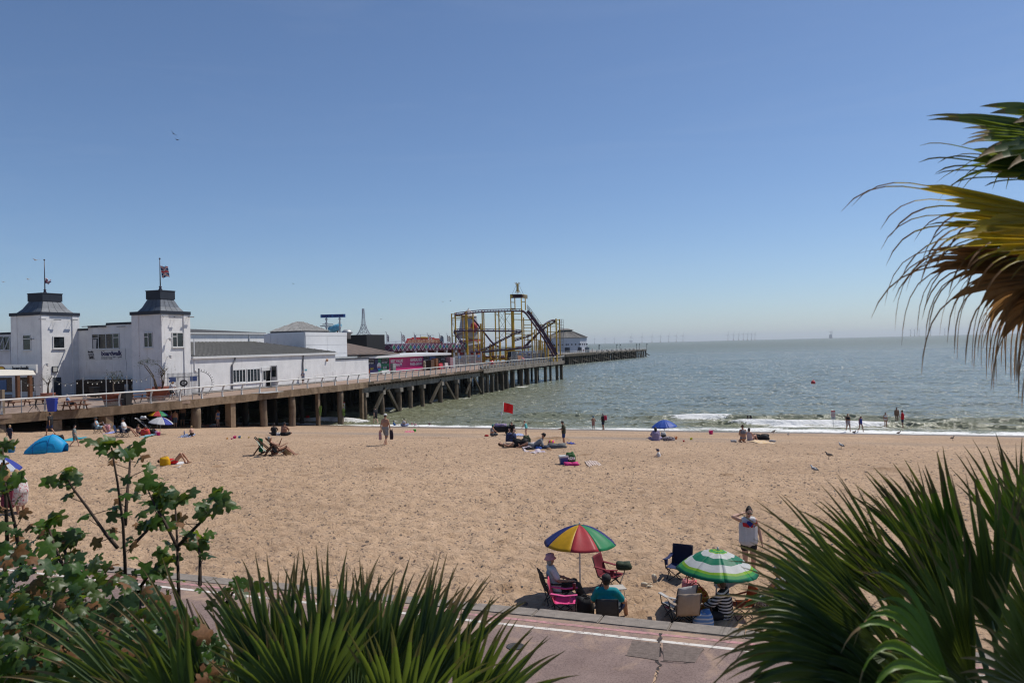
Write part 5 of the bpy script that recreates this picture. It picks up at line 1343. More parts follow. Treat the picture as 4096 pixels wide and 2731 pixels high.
# ---- palisade fences, compressor, digger and pier clutter
fen = thing('palisade_fence', 'tall grey palisade fence and gate across the pier before the coaster', 'fence', (-66, 150, DZ))
p0, p1 = on_z(1818, 1470, DZ), on_z(1925, 1461, DZ); nb = 40
for k in range(nb + 1):
 p = p0.lerp(p1, k / nb); big_ = k in (0, 6, 16, 30, 40); mb = MB(); mb.box((p.x, p.y, DZ + (1.5 if big_ else 1.25)), ((.3, .3, 3.0) if big_ else (.09, .05, 2.5))); mb.build('post' if big_ else 'pale', galv, fen, world=True)
for z in (.4, 2.2): mb = MB(); mb.beam(p0 + Vector((0, 0, z)), p1 + Vector((0, 0, z)), .08, .1); mb.build('rail', galv, fen, world=True)
for u in (.18, .9): p = p0.lerp(p1, u); mb = MB(); mb.box((p.x + .1, p.y - .12, DZ + 2.1), (1.3, .04, .5), Matrix.Rotation(math.atan2(p1.y - p0.y, p1.x - p0.x), 3, 'Z')); mb.build('notice', cm((.05, .13, .3)), fen, world=True)
hf = thing('site_fence', 'see-through grey mesh site fence in front of the coaster legs', 'fence', (-63, 178, DZ))
t = edge_px(2085) ; k = 0
while t < 194:
 s = es(t) - 2.2; mb = MB(); mb.tube([(s, t, DZ), (s, t, DZ + 3.0)], .06, 6); mb.build('post', galv, hf, world=True); t2 = t + 3.4
 mb = MB()
 for z in np.arange(.1, 3.0, .24): mb.beam((s, t, DZ + z), (es(t2) - 2.2, t2, DZ + z), .02)
 for u in np.arange(.05, 1, .07): q = t + (t2 - t) * u; mb.beam((es(q) - 2.2, q, DZ + .1), (es(q) - 2.2, q, DZ + 2.95), .02)
 stuff(mb.build('mesh_panel', galv, hf, world=True)); t = t2
# ================================================================== kits: people, parasols, chairs, bags, birds
def pat(name, c1, c2, kind='floral', scale=14., mix=.5):
 if name in MATS: return MATS[name]
 m, n, l, b = nt(name); tc = n.new('ShaderNodeTexCoord'); V = tc.outputs['Object']
 if kind == 'floral':
  f = noise(n, l, V, scale, 4, .6, 2.5).outputs['Fac']; rp = ramp(n, [(mix - .03, c1), (mix + .03, c2)]); l.new(f, rp.inputs['Fac']); c = rp.outputs['Color']
 else:
  sep = n.new('ShaderNodeSeparateXYZ'); l.new(V, sep.inputs[0]); ax_ = {'stripex': 0, 'stripey': 1, 'stripez': 2}[kind]
  f = math_(n, l, 'FRACT', math_(n, l, 'MULTIPLY', sep.outputs[ax_], scale)); c = mixc(n, l, math_(n, l, 'LESS_THAN', f, mix), c1, c2)
 l.new(c, b.inputs['Base Color']); b.inputs['Roughness'].default_value = .85; b.inputs['Specular IOR Level'].default_value = .2
 MATS[name] = m; return m
def skin(t):
 d = {'fair': (.56, .33, .24), 'tan': (.40, .205, .125), 'brown': (.26, .125, .075), 'deep': (.075, .04, .028)}[t]
 return M('skin_' + t, d, .5, .1, 7, .05, 90, spec=.4)
HAIRC = {'dark': (.018, .012, .010), 'brown': (.075, .038, .02), 'blonde': (.42, .27, .12), 'grey': (.30, .29, .28), 'red': (.22, .06, .02), 'teal': (.02, .17, .17)}
V3 = Vector
STAND = dict(pel=(0, 0, .93), che=(0, -.01, 1.24), nek=(0, 0, 1.43), hed=(0, .02, 1.57), shL=(-.175, 0, 1.38), elL=(-.225, -.03, 1.11), wrL=(-.235, .05, .87), shR=(.175, 0, 1.38), elR=(.225, -.03, 1.11), wrR=(.235, .05, .87),
             hiL=(-.085, 0, .90), knL=(-.095, .02, .49), anL=(-.10, -.03, .07), hiR=(.085, 0, .90), knR=(.095, .02, .49), anR=(.10, -.03, .07))
def P_(base, **k): d = dict(base); d.update(k); return d
def shift(base, dy, dz, lean=0., keys=('pel', 'che', 'nek', 'hed', 'shL', 'elL', 'wrL', 'shR', 'elR', 'wrR', 'hiL', 'hiR')):
 """move the upper body, pitching it forward by lean about the hips"""
 d = dict(base); c, s = math.cos(lean), math.sin(lean)
 for k in keys:
  x, y, z = base[k]; z -= .93; y2 = y * c + z * s; z2 = z * c - y * s; d[k] = (x, y2 + dy, z2 + .93 + dz)
 return d
WALK = P_(STAND, knL=(-.095, .20, .50), anL=(-.095, .27, .08), knR=(.095, -.02, .49), anR=(.095, -.34, .12), elL=(-.225, -.12, 1.12), wrL=(-.22, -.12, .88), elR=(.225, .06, 1.12), wrR=(.225, .2, .93))
SITG = P_(shift(STAND, 0, -.81, -.12), knL=(-.13, .42, .40), anL=(-.12, .62, .06), knR=(.13, .42, .38), anR=(.12, .60, .06), elL=(-.24, .12, .36), wrL=(-.15, .38, .40), elR=(.24, .12, .36), wrR=(.15, .38, .40))
SITF = P_(shift(STAND, 0, -.81, -.2), knL=(-.11, .44, .16), anL=(-.12, .86, .06), knR=(.11, .44, .16), anR=(.12, .86, .06), elL=(-.24, -.1, .36), wrL=(-.2, .2, .2), elR=(.24, -.1, .36), wrR=(.2, .2, .2))
SITX = P_(shift(STAND, 0, -.81, .12), knL=(-.36, .28, .16), anL=(-.05, .34, .07), knR=(.36, .28, .16), anR=(.05, .30, .07), elL=(-.26, .2, .38), wrL=(-.12, .38, .3), elR=(.26, .2, .38), wrR=(.12, .38, .3))
SITC = P_(shift(STAND, 0, -.47, -.22), knL=(-.11, .43, .49), anL=(-.12, .52, .08), knR=(.11, .43, .49), anR=(.12, .50, .08), elL=(-.27, .0, .68), wrL=(-.14, .27, .62), elR=(.27, .0, .68), wrR=(.14, .27, .62))
KNEEL = P_(shift(STAND, 0, -.60, .05), knL=(-.12, .34, .08), anL=(-.12, -.08, .06), knR=(.12, .34, .08), anR=(.12, -.08, .06), elL=(-.23, .05, .52), wrL=(-.12, .3, .5), elR=(.23, .05, .52), wrR=(.12, .3, .5))
CROUCH = P_(shift(STAND, -.1, -.62, .55), knL=(-.17, .32, .50), anL=(-.14, .12, .07), knR=(.17, .32, .50), anR=(.14, .12, .07), elL=(-.2, .42, .45), wrL=(-.1, .5, .2), elR=(.2, .42, .45), wrR=(.1, .5, .2))
LIE = P_(STAND, pel=(0, 0, .12), che=(0, -.32, .14), nek=(0, -.52, .13), hed=(0, -.68, .16), shL=(-.18, -.46, .13), elL=(-.34, -.3, .08), wrL=(-.2, -.08, .2), shR=(.18, -.46, .13), elR=(.34, -.3, .08), wrR=(.2, -.08, .2),
         hiL=(-.09, .02, .12), knL=(-.1, .42, .12), anL=(-.1, .84, .07), hiR=(.09, .02, .12), knR=(.1, .42, .12), anR=(.1, .84, .07))
def person(label, pos, h, H=1.7, pose=STAND, tone='fair', top=None, bottom=None, hair=('brown', 'short'), hat=None, fine=False, fat=1., group=None, z=None, extra=None, face=False, cat='person'):
 """h: heading in degrees, 0 = back to the camera, 90 = facing left, -90 = facing right, 180 = facing the camera"""
 k = H / 1.7; hk = 1.0 if H > 1.5 else 1.0 + (1.5 - H) * .22
 th = thing('person', label, cat, pos, YAW + R(h), group)
 J = {a: V3(b_) * k for a, b_ in pose.items()}
 vox = .0115 if fine else .021 * max(.8, k)
 f = fat * k
 def rem(mb, name, mat, vx=vox, sm=True):
  o = mb.build(name, mat, th, True); md = o.modifiers.new('remesh', 'REMESH'); md.mode = 'VOXEL'; md.voxel_size = vx; md.use_smooth_shade = True
  if sm: s_ = o.modifiers.new('smooth', 'SMOOTH'); s_.iterations = 4 if fine else 2; s_.factor = .5
  return o
 up = (J['hed'] - J['nek']).normalized(); spine = (J['che'] - J['pel']).normalized()
 side = (J['shR'] - J['shL']).normalized(); fwd = up.cross(side).normalized()
 HR = Matrix((side, fwd, side.cross(fwd))).transposed()
 def torso(mb, g, lo=0., hi=1., wide=1.):
  a = J['pel'].lerp(J['che'], lo); c = J['pel'].lerp(J['che'], min(hi, 1))
  for sg in (-.38, .38):
   o_ = side * (.155 * sg * f * wide)
   mb.cap(a + o_, c + o_ * 1.1, (.118 + g / k) * f, (.118 + g / k) * f)
  mb.cap(a, c, (.122 + g / k) * f, (.125 + g / k) * f)
 def limb(mb, a, b_, r0, r1, g=0., u=1.): mb.cap(J[a], J[a].lerp(J[b_], u), (r0 * f + g), ((r0 + (r1 - r0) * u) * f + g))
 mb = MB()
 torso(mb, 0)
 mb.cap(J['hiL'] + V3((0, 0, .02)) * k, J['hiR'] + V3((0, 0, .02)) * k, .112 * f, .112 * f)
 mb.cap(J['shL'].lerp(J['shR'], .12), J['shR'].lerp(J['shL'], .12), .068 * f, .068 * f)
 for sg in (-.35, .35): mb.cap(J['che'] + side * (.16 * sg * f), J['nek'].lerp(J['che'], .25) + side * (.12 * sg * f), .112 * f, .075 * f)
 mb.cap(J['nek'] - up * .04 * k, J['hed'], .055 * k, .05 * k)
 hc = J['hed'] + up * .03 * k
 mb.ell(hc, (.076 * k * hk, .093 * k * hk, .112 * k * hk), HR, 14, 10); mb.ell(hc - up * .06 * k + fwd * .022 * k, (.055 * k * hk, .065 * k * hk, .055 * k * hk), HR, 10, 8)
 mb.cap(hc + fwd * .088 * k * hk + up * .012 * k, hc + fwd * .103 * k * hk - up * .022 * k, .010 * k, .014 * k, 6, 2)
 for s in (-1, 1): mb.ell(hc + side * (.077 * s * k * hk) - up * .01 * k, (.012 * k, .02 * k, .03 * k), HR, 6, 5)
 for s in 'LR':
  limb(mb, 'sh' + s, 'el' + s, .050, .040); limb(mb, 'el' + s, 'wr' + s, .041, .028)
  limb(mb, 'hi' + s, 'kn' + s, .087, .058); limb(mb, 'kn' + s, 'an' + s, .058, .036)
  d = (J['kn' + s] - J['an' + s]).normalized(); c1 = J['kn' + s].lerp(J['an' + s], .3)
  cal = V3((0, -.022, 0)) * k if abs(d.z) > .4 else V3((0, 0, -.02)) * k
  mb.cap(c1 + cal, J['kn' + s].lerp(J['an' + s], .55) + cal * .6, .046 * f, .036 * f)
  # foot
  an = J['an' + s]; fdir = V3((0, 1, 0)) if an.z < .2 * k and abs(d.z) > .35 else V3((0, .35, .95)) if abs(d.z) <= .35 and an.y > J['kn' + s].y else V3((0, 1, 0))
  if an.y < J['kn' + s].y - .1 and J['kn' + s].z < .2 * k: fdir = V3((0, -1, -.1))
  fdir.normalize()
  mb.cap(an - fdir * .05 * k - V3((0, 0, .02)) * k, an + fdir * .14 * k - V3((0, 0, .03)) * k * (1 if fdir.z < .5 else 0), .036 * k, .026 * k)
  # hand: palm, four fingers, thumb
  w = J['wr' + s]; hd = (w - J['el' + s]).normalized(); sd = hd.cross(V3((0, 0, 1))); sd = sd.normalized() if sd.length > .1 else V3((0, 1, 0)); pn = hd.cross(sd).normalized()
  pc = w + hd * .045 * k; mb.ell(pc, (.038 * k, .018 * k, .052 * k), Matrix((sd, pn, hd)).transposed(), 10, 6)
  fr_ = (.0088 if fine else .0115) * k
  for q, (off, ln) in enumerate(((-.028, .060), (-.010, .072), (.009, .068), (.027, .052))):
   b0 = pc + hd * .04 * k + sd * off * k; b1 = b0 + hd * ln * .55 * k + pn * .006 * k; mb.cap(b0, b1, fr_, fr_ * .95, 6, 2); mb.cap(b1, b1 + (hd * .8 + pn * .6) * ln * .5 * k, fr_ * .95, fr_ * .8, 6, 2)
  tb = pc + sd * .033 * k; mb.cap(tb, tb + (hd * .7 + sd * .6 + pn * .35) * .045 * k, fr_ * 1.2, fr_, 6, 2)
 rem(mb, 'body', skin(tone))
 # clothing
 if top:
  kind, mat = top; mb = MB(); g = .024 * k; nm = {'tee': 'shirt', 'tank': 'vest', 'dress': 'dress', 'band': 'bikini_top', 'suit': 'swimsuit', 'long': 'shirt', 'hood': 'hooded_robe'}[kind]
  if kind in ('tee', 'tank', 'dress', 'long', 'hood'):
   torso(mb, g, -.12 if kind != 'dress' else -.2)
   for sg in (-.35, .35): mb.cap(J['che'] + side * (.16 * sg * f), J['nek'].lerp(J['che'], .32) + side * (.13 * sg * f), .112 * f + g, .072 * f + g)
   mb.cap(J['hiL'], J['hiR'], .112 * f + g, .112 * f + g)
   if kind != 'tank' and kind != 'dress': mb.cap(J['shL'].lerp(J['shR'], .05), J['shR'].lerp(J['shL'], .05), .068 * f + g, .068 * f + g)
   else: mb.cap(J['shL'].lerp(J['shR'], .2), J['shR'].lerp(J['shL'], .2), .062 * f + g, .062 * f + g)
   if kind in ('tee', 'long', 'hood'):
    for s in 'LR':
     limb(mb, 'sh' + s, 'el' + s, .054, .05, g, .68 if kind == 'tee' else 1)
     if kind != 'tee': limb(mb, 'el' + s, 'wr' + s, .046, .036, g, .95)
   if kind == 'dress':
    for s in 'LR': limb(mb, 'hi' + s, 'kn' + s, .115, .12, g, 1.0)
    mb.cap((J['hiL'] + J['hiR']) / 2, (J['knL'] + J['knR']) / 2, .13 * f + g, .14 * f + g)
    if extra == 'long':
     for s in 'LR': limb(mb, 'kn' + s, 'an' + s, .12, .13, g, .85)
     mb.cap((J['knL'] + J['knR']) / 2, ((J['knL'] + J['knR']) / 2).lerp((J['anL'] + J['anR']) / 2, .8), .13 * f, .16 * f)
  if kind == 'hood': mb.ell(hc - fwd * .02 * k, (.1 * k, .115 * k, .13 * k), HR, 12, 8); mb.cap(J['nek'], J['hed'], .09 * k, .09 * k)
  if kind in ('band', 'suit'):
   a = J['che'] + up * .0;
   for sg in (-.38, .38): mb.cap(a - spine * .03 * k + side * (.155 * sg * f), a + spine * .05 * k + side * (.17 * sg * f), .118 * f + g * .6, .112 * f + g * .6)
   mb.cap(a - spine * .03 * k, a + spine * .05 * k, .125 * f + g * .6, .12 * f + g * .6)
   if kind == 'suit': torso(mb, g * .6, 0); mb.cap(J['hiL'], J['hiR'], .112 * f + g * .5, .112 * f + g * .5)
  rem(mb, nm, mat, max(vox, .014))
 if bottom:
  kind, mat = bottom; mb = MB(); g = .015 * k
  mb.cap(J['hiL'] + V3((0, 0, .02)) * k, J['hiR'] + V3((0, 0, .02)) * k, .112 * f + g * (.6 if kind == 'brief' else 1), .112 * f + g * (.6 if kind == 'brief' else 1))
  if kind != 'brief':
   torso(mb, g * .8, 0, .15)
   for s in 'LR':
    limb(mb, 'hi' + s, 'kn' + s, .092, .075, g, {'shorts': .72, 'short': .4, 'trousers': 1, 'skirt': 1}[kind])
    if kind == 'trousers': limb(mb, 'kn' + s, 'an' + s, .066, .05, g, .95)
   if kind == 'skirt':
    a = (J['hiL'] + J['hiR']) / 2; b_ = (J['knL'] + J['knR']) / 2; mb.cap(a, b_, .14 * f, .15 * f)
    for s in 'LR': limb(mb, 'hi' + s, 'kn' + s, .11, .13, g, 1); limb(mb, 'kn' + s, 'an' + s, .13, .14, g, .4)
  rem(mb, {'brief': 'bikini_bottom', 'skirt': 'skirt', 'trousers': 'trousers'}.get(kind, 'shorts'), mat, max(vox, .014))
 hm = M('hair_' + hair[0], HAIRC[hair[0]], .55, .35, 25, .5, 120) if hair else None
 if hair:
  mb = MB(); st = hair[1]; s_ = k * hk
  mb.ell(hc - fwd * .014 * s_ + up * .016 * s_, (.083 * s_, .094 * s_, .108 * s_), HR, 14, 9)
  if st in ('long', 'tail'): mb.cap(hc - fwd * .06 * s_, hc - fwd * .085 * s_ - up * .2 * s_, .07 * s_ if st == 'long' else .035 * s_, .05 * s_ if st == 'long' else .02 * s_);
  if st == 'long':
   for sg in (-1, 1): mb.cap(hc + side * .055 * sg * s_ - fwd * .03 * s_, hc + side * .07 * sg * s_ - fwd * .05 * s_ - up * .2 * s_, .04 * s_, .03 * s_)
  if st == 'bob':
   for sg in (-1, 0, 1): mb.cap(hc + side * .05 * sg * s_ - fwd * .035 * s_, hc + side * .055 * sg * s_ - fwd * .045 * s_ - up * .09 * s_, .05 * s_, .04 * s_)
  if st == 'bun': mb.ell(hc + up * .108 * s_ - fwd * .045 * s_, (.045 * s_, .045 * s_, .038 * s_), HR, 10, 6)
  rem(mb, 'hair', hm, .012 if fine else .02 * k)
 if hat:
  kind, mat = hat; mb = MB(); s_ = k * hk
  def ring(r, dz, sq=1.18): return [hc + HR @ V3((r * s_ * math.cos(a), r * sq * s_ * math.sin(a), dz * s_)) for a in np.linspace(0, 2 * PI, 17)[:-1]]
  prof = {'cap': [(.092, .02), (.094, .06), (.08, .105), (.045, .13), (.002, .135)], 'bucket': [(.128, .0), (.105, .035), (.094, .05), (.086, .115), (.05, .132), (.002, .134)], 'sun': [(.20, .025), (.15, .038), (.098, .045), (.09, .1), (.05, .125), (.002, .127)]}[kind]
  P = [];
  for r, dz in prof: P += ring(r, dz, 1.1 if kind == 'sun' else 1.15)
  F = [(i * 16 + j, i * 16 + (j + 1) % 16, (i + 1) * 16 + (j + 1) % 16, (i + 1) * 16 + j) for i in range(len(prof) - 1) for j in range(16)]
  mb.add(P, F)
  if kind == 'cap':
   bw = hc + up * .03 * s_ + fwd * .08 * s_; mb.prism([bw - side * .065 * s_, bw - side * .05 * s_ + fwd * .065 * s_ - up * .012 * s_, bw + side * .05 * s_ + fwd * .065 * s_ - up * .012 * s_, bw + side * .065 * s_], up * .008 * s_)
  o = mb.build({'cap': 'cap', 'bucket': 'bucket_hat', 'sun': 'sun_hat'}[kind], mat, th, True)
  sd_ = o.modifiers.new('thick', 'SOLIDIFY'); sd_.thickness = .006 * s_
 if face or fine:
  em = M('eye_dark', (.02, .015, .012), .2)
  for sg in (-1, 1): mb = MB(); mb.ell(hc + fwd * .084 * k * hk + side * .03 * sg * k + up * .004 * k, (.011 * k, .007 * k, .007 * k), HR, 8, 6); mb.build('eye', em, th, True)
  mb = MB(); mb.cap(hc + fwd * .083 * k - up * .055 * k - side * .018 * k, hc + fwd * .083 * k - up * .055 * k + side * .018 * k, .006 * k, .006 * k, 6, 2); mb.build('mouth', M('lips', (.38, .14, .12), .5), th, True)
 return th, J, (hc, fwd, up, side, k)
def glasses(th, F, mat=None):
 hc, fwd, up, side, k = F; g = mat or M('sunglass_black', (.008, .008, .008), .15, spec=.6); mb = MB()
 for s in (-1, 1): mb.ell(hc + fwd * .094 * k + side * .034 * s * k + up * .006 * k, (.03 * k, .008 * k, .02 * k), Matrix((side, fwd, up)).transposed(), 10, 6); mb.beam(hc + fwd * .09 * k + side * .062 * s * k + up * .01 * k, hc + side * .08 * s * k + up * .01 * k, .006 * k)
 mb.beam(hc + fwd * .1 * k - side * .02 * k + up * .01 * k, hc + fwd * .1 * k + side * .02 * k + up * .01 * k, .006 * k); mb.build('sunglasses', g, th)

# ---- parasols
def parasol(label, base, top, Rr, drop, gores, pole_mat=None, rings=None, valance=.0, grp=None, trans=.25, n_sag=.03):
 lean = V3(top) - V3(base); L = lean.length
 th = thing('parasol', label, 'parasol', base, 0, grp); th.rotation_mode = 'QUATERNION'; th.rotation_quaternion = lean.to_track_quat('Z', 'Y')
 N = len(gores) if rings is None else 8
 pm = pole_mat or M('pole_white', (.6, .6, .6), .35, spec=.5)
 mb = MB(); mb.tube([(0, 0, -.25), (0, 0, L)], .016, 8); mb.build('pole', pm, th, True)
 mb = MB(); mb.lathe([(.02, L), (.018, L + .04), (.004, L + .07)], n=8); mb.build('finial', pm, th, True)
 def cp(a, r):     # canopy point: domed, sagging between ribs
  q = r / Rr; rib = abs(((a / (2 * PI) * N) % 1) - .5) * 2      # 1 on a rib, 0 mid gore
  rr = r * (1 - .045 * (1 - rib) * q * q); return (rr * math.cos(a), rr * math.sin(a), L - drop * (q ** 1.75) - n_sag * (1 - rib) * math.sin(q * PI * .75))
 rs = [0.02, .12, .25, .4, .55, .7, .82, .92, 1.0]
 if rings: rs = sorted(set([.02] + [q for q, _ in rings] + [.15, .3, .5]))
 for g in range(N):
  mb = MB(); K = 6; cols_ = [gores[g]] if rings is None else [mm for _, mm in rings]
  P = [cp(2 * PI * (g + j / K) / N, Rr * r) for r in rs for j in range(K + 1)]
  o_ = 0; mb.v = [tuple(p) for p in P]
  for i in range(len(rs) - 1):
   mi = 0
   if rings:
    mi = next(q for q, (rr_, _) in enumerate(rings) if rs[i + 1] <= rr_ + 1e-6)
   for j in range(K):
    a = i * (K + 1) + j; mb.f.append((a, a + 1, a + K + 2, a + K + 1)); mb.mi.append(mi)
  ob = mb.build('canopy_panel', cols_, th, True)
  sd_ = ob.modifiers.new('thick', 'SOLIDIFY'); sd_.thickness = .003
  mb = MB(); a = 2 * PI * g / N; mb.tube([V3(cp(a, Rr * q)) - V3((0, 0, .014)) for q in (.03, .35, .7, .99)], .005, 5); mb.build('rib', pm, th)
  mb = MB(); mb.tube([(0, 0, L - drop * 1.25 - .1), V3(cp(a, Rr * .55)) - V3((0, 0, .012))], .004, 4); mb.build('strut', pm, th)
 return th
# ---- chairs (seat faces +Y)
def camp_chair(label, pos, h, seat, back=None, frame=None, arm=None, k=.86, grp=None, cup=True):
 th = thing('camp_chair', label, 'chair', pos, YAW + R(h), grp); fr = frame or M('frame_black', (.02, .02, .022), .45); back = back or seat; arm = arm or seat
 w, d, hs, hb, ha = .27 * k, .25 * k, .40 * k, .88 * k, .60 * k
 def leg(a, b_, nm='leg'): mb = MB(); mb.tube([a, b_], .0125 * k, 7); mb.build(nm, fr, th, True)
 for s in (-1, 1):
  leg((s * w, d, .01), (-s * w, d, hs)); leg((s * w, -d, .01), (-s * w, -d, hs)); leg((s * w, d, .01), (s * w, -d, hs)); leg((s * w, -d, .01), (s * w, d, hs))
  leg((s * w, -d, hs - .03), (s * w * 1.02, -d - .16 * k, hb), 'back_post'); leg((s * w, d, hs - .03), (s * w * 1.08, d + .02, ha), 'arm_post')
  mb = MB(); P = [(s * w * 1.03, -d - .1 * k, ha + .03), (s * w * 1.06, 0, ha - .015), (s * w * 1.08, d + .04, ha + .01)]
  for a, b_ in zip(P[:-1], P[1:]): mb.beam(a, b_, .09 * k, .018 * k)
  mb.build('armrest', arm, th)
  for q in (d, -d): mb = MB(); mb.cap((s * w, q, .012), (s * w, q, .03), .02 * k, .02 * k, 8, 2); mb.build('foot', fr, th, True)
 if cup: mb = MB(); mb.lathe([(.035, -.12), (.045, 0), (.042, 0), (.033, -.11)], (w * 1.08, d * .6, ha - .02), 12, False); mb.build('cup_holder', arm, th, True)
 def sheet(fn, nm, mat, K=8):
  P = [fn(i / K, j / K) for i in range(K + 1) for j in range(K + 1)]; F = [(i * (K + 1) + j, (i + 1) * (K + 1) + j, (i + 1) * (K + 1) + j + 1, i * (K + 1) + j + 1) for i in range(K) for j in range(K)]
  mb = MB(); mb.add(P, F); o = mb.build(nm, mat, th, True); s_ = o.modifiers.new('thick', 'SOLIDIFY'); s_.thickness = .008
 sheet(lambda u, v: ((u - .5) * 2 * w, -d + 2 * d * v + .015 * math.sin(u * 9 + v * 5) * .3, hs - .055 * k * math.sin(u * PI) * math.sin(v * PI * .9 + .15) * 1.3 + .006 * math.sin(u * 17 + v * 11)), 'seat', seat)
 sheet(lambda u, v: ((u - .5) * 2 * w * 1.0, -d - .005 - .15 * k * v - .06 * k * math.sin(u * PI) * math.sin(v * PI) + .006 * math.sin(u * 13 + v * 9), hs - .04 + (hb - hs + .05) * v), 'backrest', back)
 return th
def deck_chair(label, pos, h, canvas, grp=None):
 th = thing('deck_chair', label, 'deck chair', pos, YAW + R(h), grp); wd = M('deckchair_wood', (.13, .055, .025), .6, .3, 8, .2, 40)
 for s in (-1, 1):
  for a, b_, nm in (((s * .29, -.52, .98), (s * .29, .50, .04), 'back_rail'), ((s * .26, .52, .50), (s * .26, -.38, .03), 'seat_rail'), ((s * .32, -.16, .66), (s * .32, -.62, .03), 'prop_leg')):
   mb = MB(); mb.beam(a, b_, .035, .05); mb.build(nm, wd, th)
 for y, z, nm in ((-.52, .98, 'top_bar'), (.50, .05, 'foot_bar'), (.52, .50, 'seat_bar'), (-.62, .04, 'prop_bar')):
  mb = MB(); mb.tube([(-.32, y, z), (.32, y, z)], .017, 7); mb.build(nm, wd, th, True)
 P = []; K = 14
 for i in range(K + 1):
  u = i / K; y = -.52 + 1.04 * u; z = .98 + (.50 - .98) * u - .52 * math.sin(u * PI) * (.75 + .4 * u)
  for j in range(7): v = j / 6; P.append(((v - .5) * .5, y, z + .02 * math.cos((v - .5) * PI) * -1))
 mb = MB(); mb.add(P, [(i * 7 + j, (i + 1) * 7 + j, (i + 1) * 7 + j + 1, i * 7 + j + 1) for i in range(K) for j in range(6)]); o = mb.build('canvas', canvas, th, True); s_ = o.modifiers.new('t', 'SOLIDIFY'); s_.thickness = .006
 return th
# ---- small things
def towel(label, px, py, w, d, h, mat, crumple=.03, cat='towel', lift=.012, grp=None):
 pos = gp(px, py, lift); th = None; K = 14; ph = rng.uniform(0, 9)
 P = []
 for i in range(K + 1):
  for j in range(K + 1):
   u, v = i / K - .5, j / K - .5
   z = crumple * (math.sin(u * 11 + ph) * math.sin(v * 9 + ph * 2) + .5 * math.sin(u * 23 + v * 17 + ph)) ; z = max(z, -.004) + .012
   P.append((u * w * (1 + .08 * math.sin(v * 7 + ph)), v * d * (1 + .06 * math.sin(u * 6 + ph)), z))
 mb = MB(); mb.add(P, [(i * (K + 1) + j, (i + 1) * (K + 1) + j, (i + 1) * (K + 1) + j + 1, i * (K + 1) + j + 1) for i in range(K) for j in range(K)])
 o = mb.build('towel' if cat == 'towel' else 'beach_mat' if cat == 'mat' else 'blanket', mat, None, True); o.location = pos + V3((0, 0, .03)); o.rotation_euler = (-math.atan(.09) * (1 if pos.y > 45 else .2) * math.cos(R(h)), 0, YAW + R(h)); s_ = o.modifiers.new('t', 'SOLIDIFY'); s_.thickness = .01
 return tag(o, label, cat, grp)
def bag(label, px, py, w, d, h, mat, handle=None, hh=.16, turn=0., cat='bag', name='beach_bag', pos=None, slump=.12):
 pos = pos or gp(px, py); th = thing(name, label, cat, pos, YAW + R(turn)); n_ = 16; prof = [(.86, 0.), (1.0, .08), (1.02, .4), (.95, .75), (.8, 1.0), (.3, .97), (.02, .9)]; sd = rng.uniform(0, 9)
 P = []
 for r, z in prof:
  for j in range(n_):
   a = 2 * PI * j / n_; c, s = math.cos(a), math.sin(a); q = (abs(c) ** 3 + abs(s) ** 3) ** (-1 / 3); wob = 1 + slump * math.sin(3 * a + sd + z * 4) * z
   P.append((w / 2 * r * c * q * wob, d / 2 * r * s * q * wob, h * z * (1 + slump * .6 * math.sin(2 * a + sd))))
 F = [(i * n_ + j, i * n_ + (j + 1) % n_, (i + 1) * n_ + (j + 1) % n_, (i + 1) * n_ + j) for i in range(len(prof) - 1) for j in range(n_)] + [tuple(range(n_ - 1, -1, -1))]
 mb = MB(); mb.add(P, F); mb.build('bag_body', mat, th, True)
 if handle:
  for s in (-1, 1): mb = MB(); mb.tube([(w * .22 * math.cos(t), s * d * .3, h * .92 + hh * math.sin(t)) for t in np.linspace(0, PI, 9)], .011, 6); mb.build('handle', handle, th, True)
 return th
def bucket(label, px, py, r, mat, tip=0., hm=None):
 th = thing('toy_bucket', label, 'bucket', gp(px, py), rng.uniform(0, 6)); mb = MB(); mb.lathe([(r * .72, 0), (r, r * 1.6), (r * 1.08, r * 1.6), (r * 1.08, r * 1.72), (r * .95, r * 1.7), (r * .68, r * .08)], n=16, closed=False); mb.lathe([(.001, .004), (r * .72, .004)], n=16, closed=False); mb.build('pail', mat, th, True)
 mb = MB(); mb.tube([(r * math.cos(t), r * .35, r * 1.62 + r * .75 * math.sin(t)) for t in np.linspace(0, PI, 9)], r * .05, 5); mb.build('handle', hm or mat, th, True); th.rotation_euler.x = tip; return th
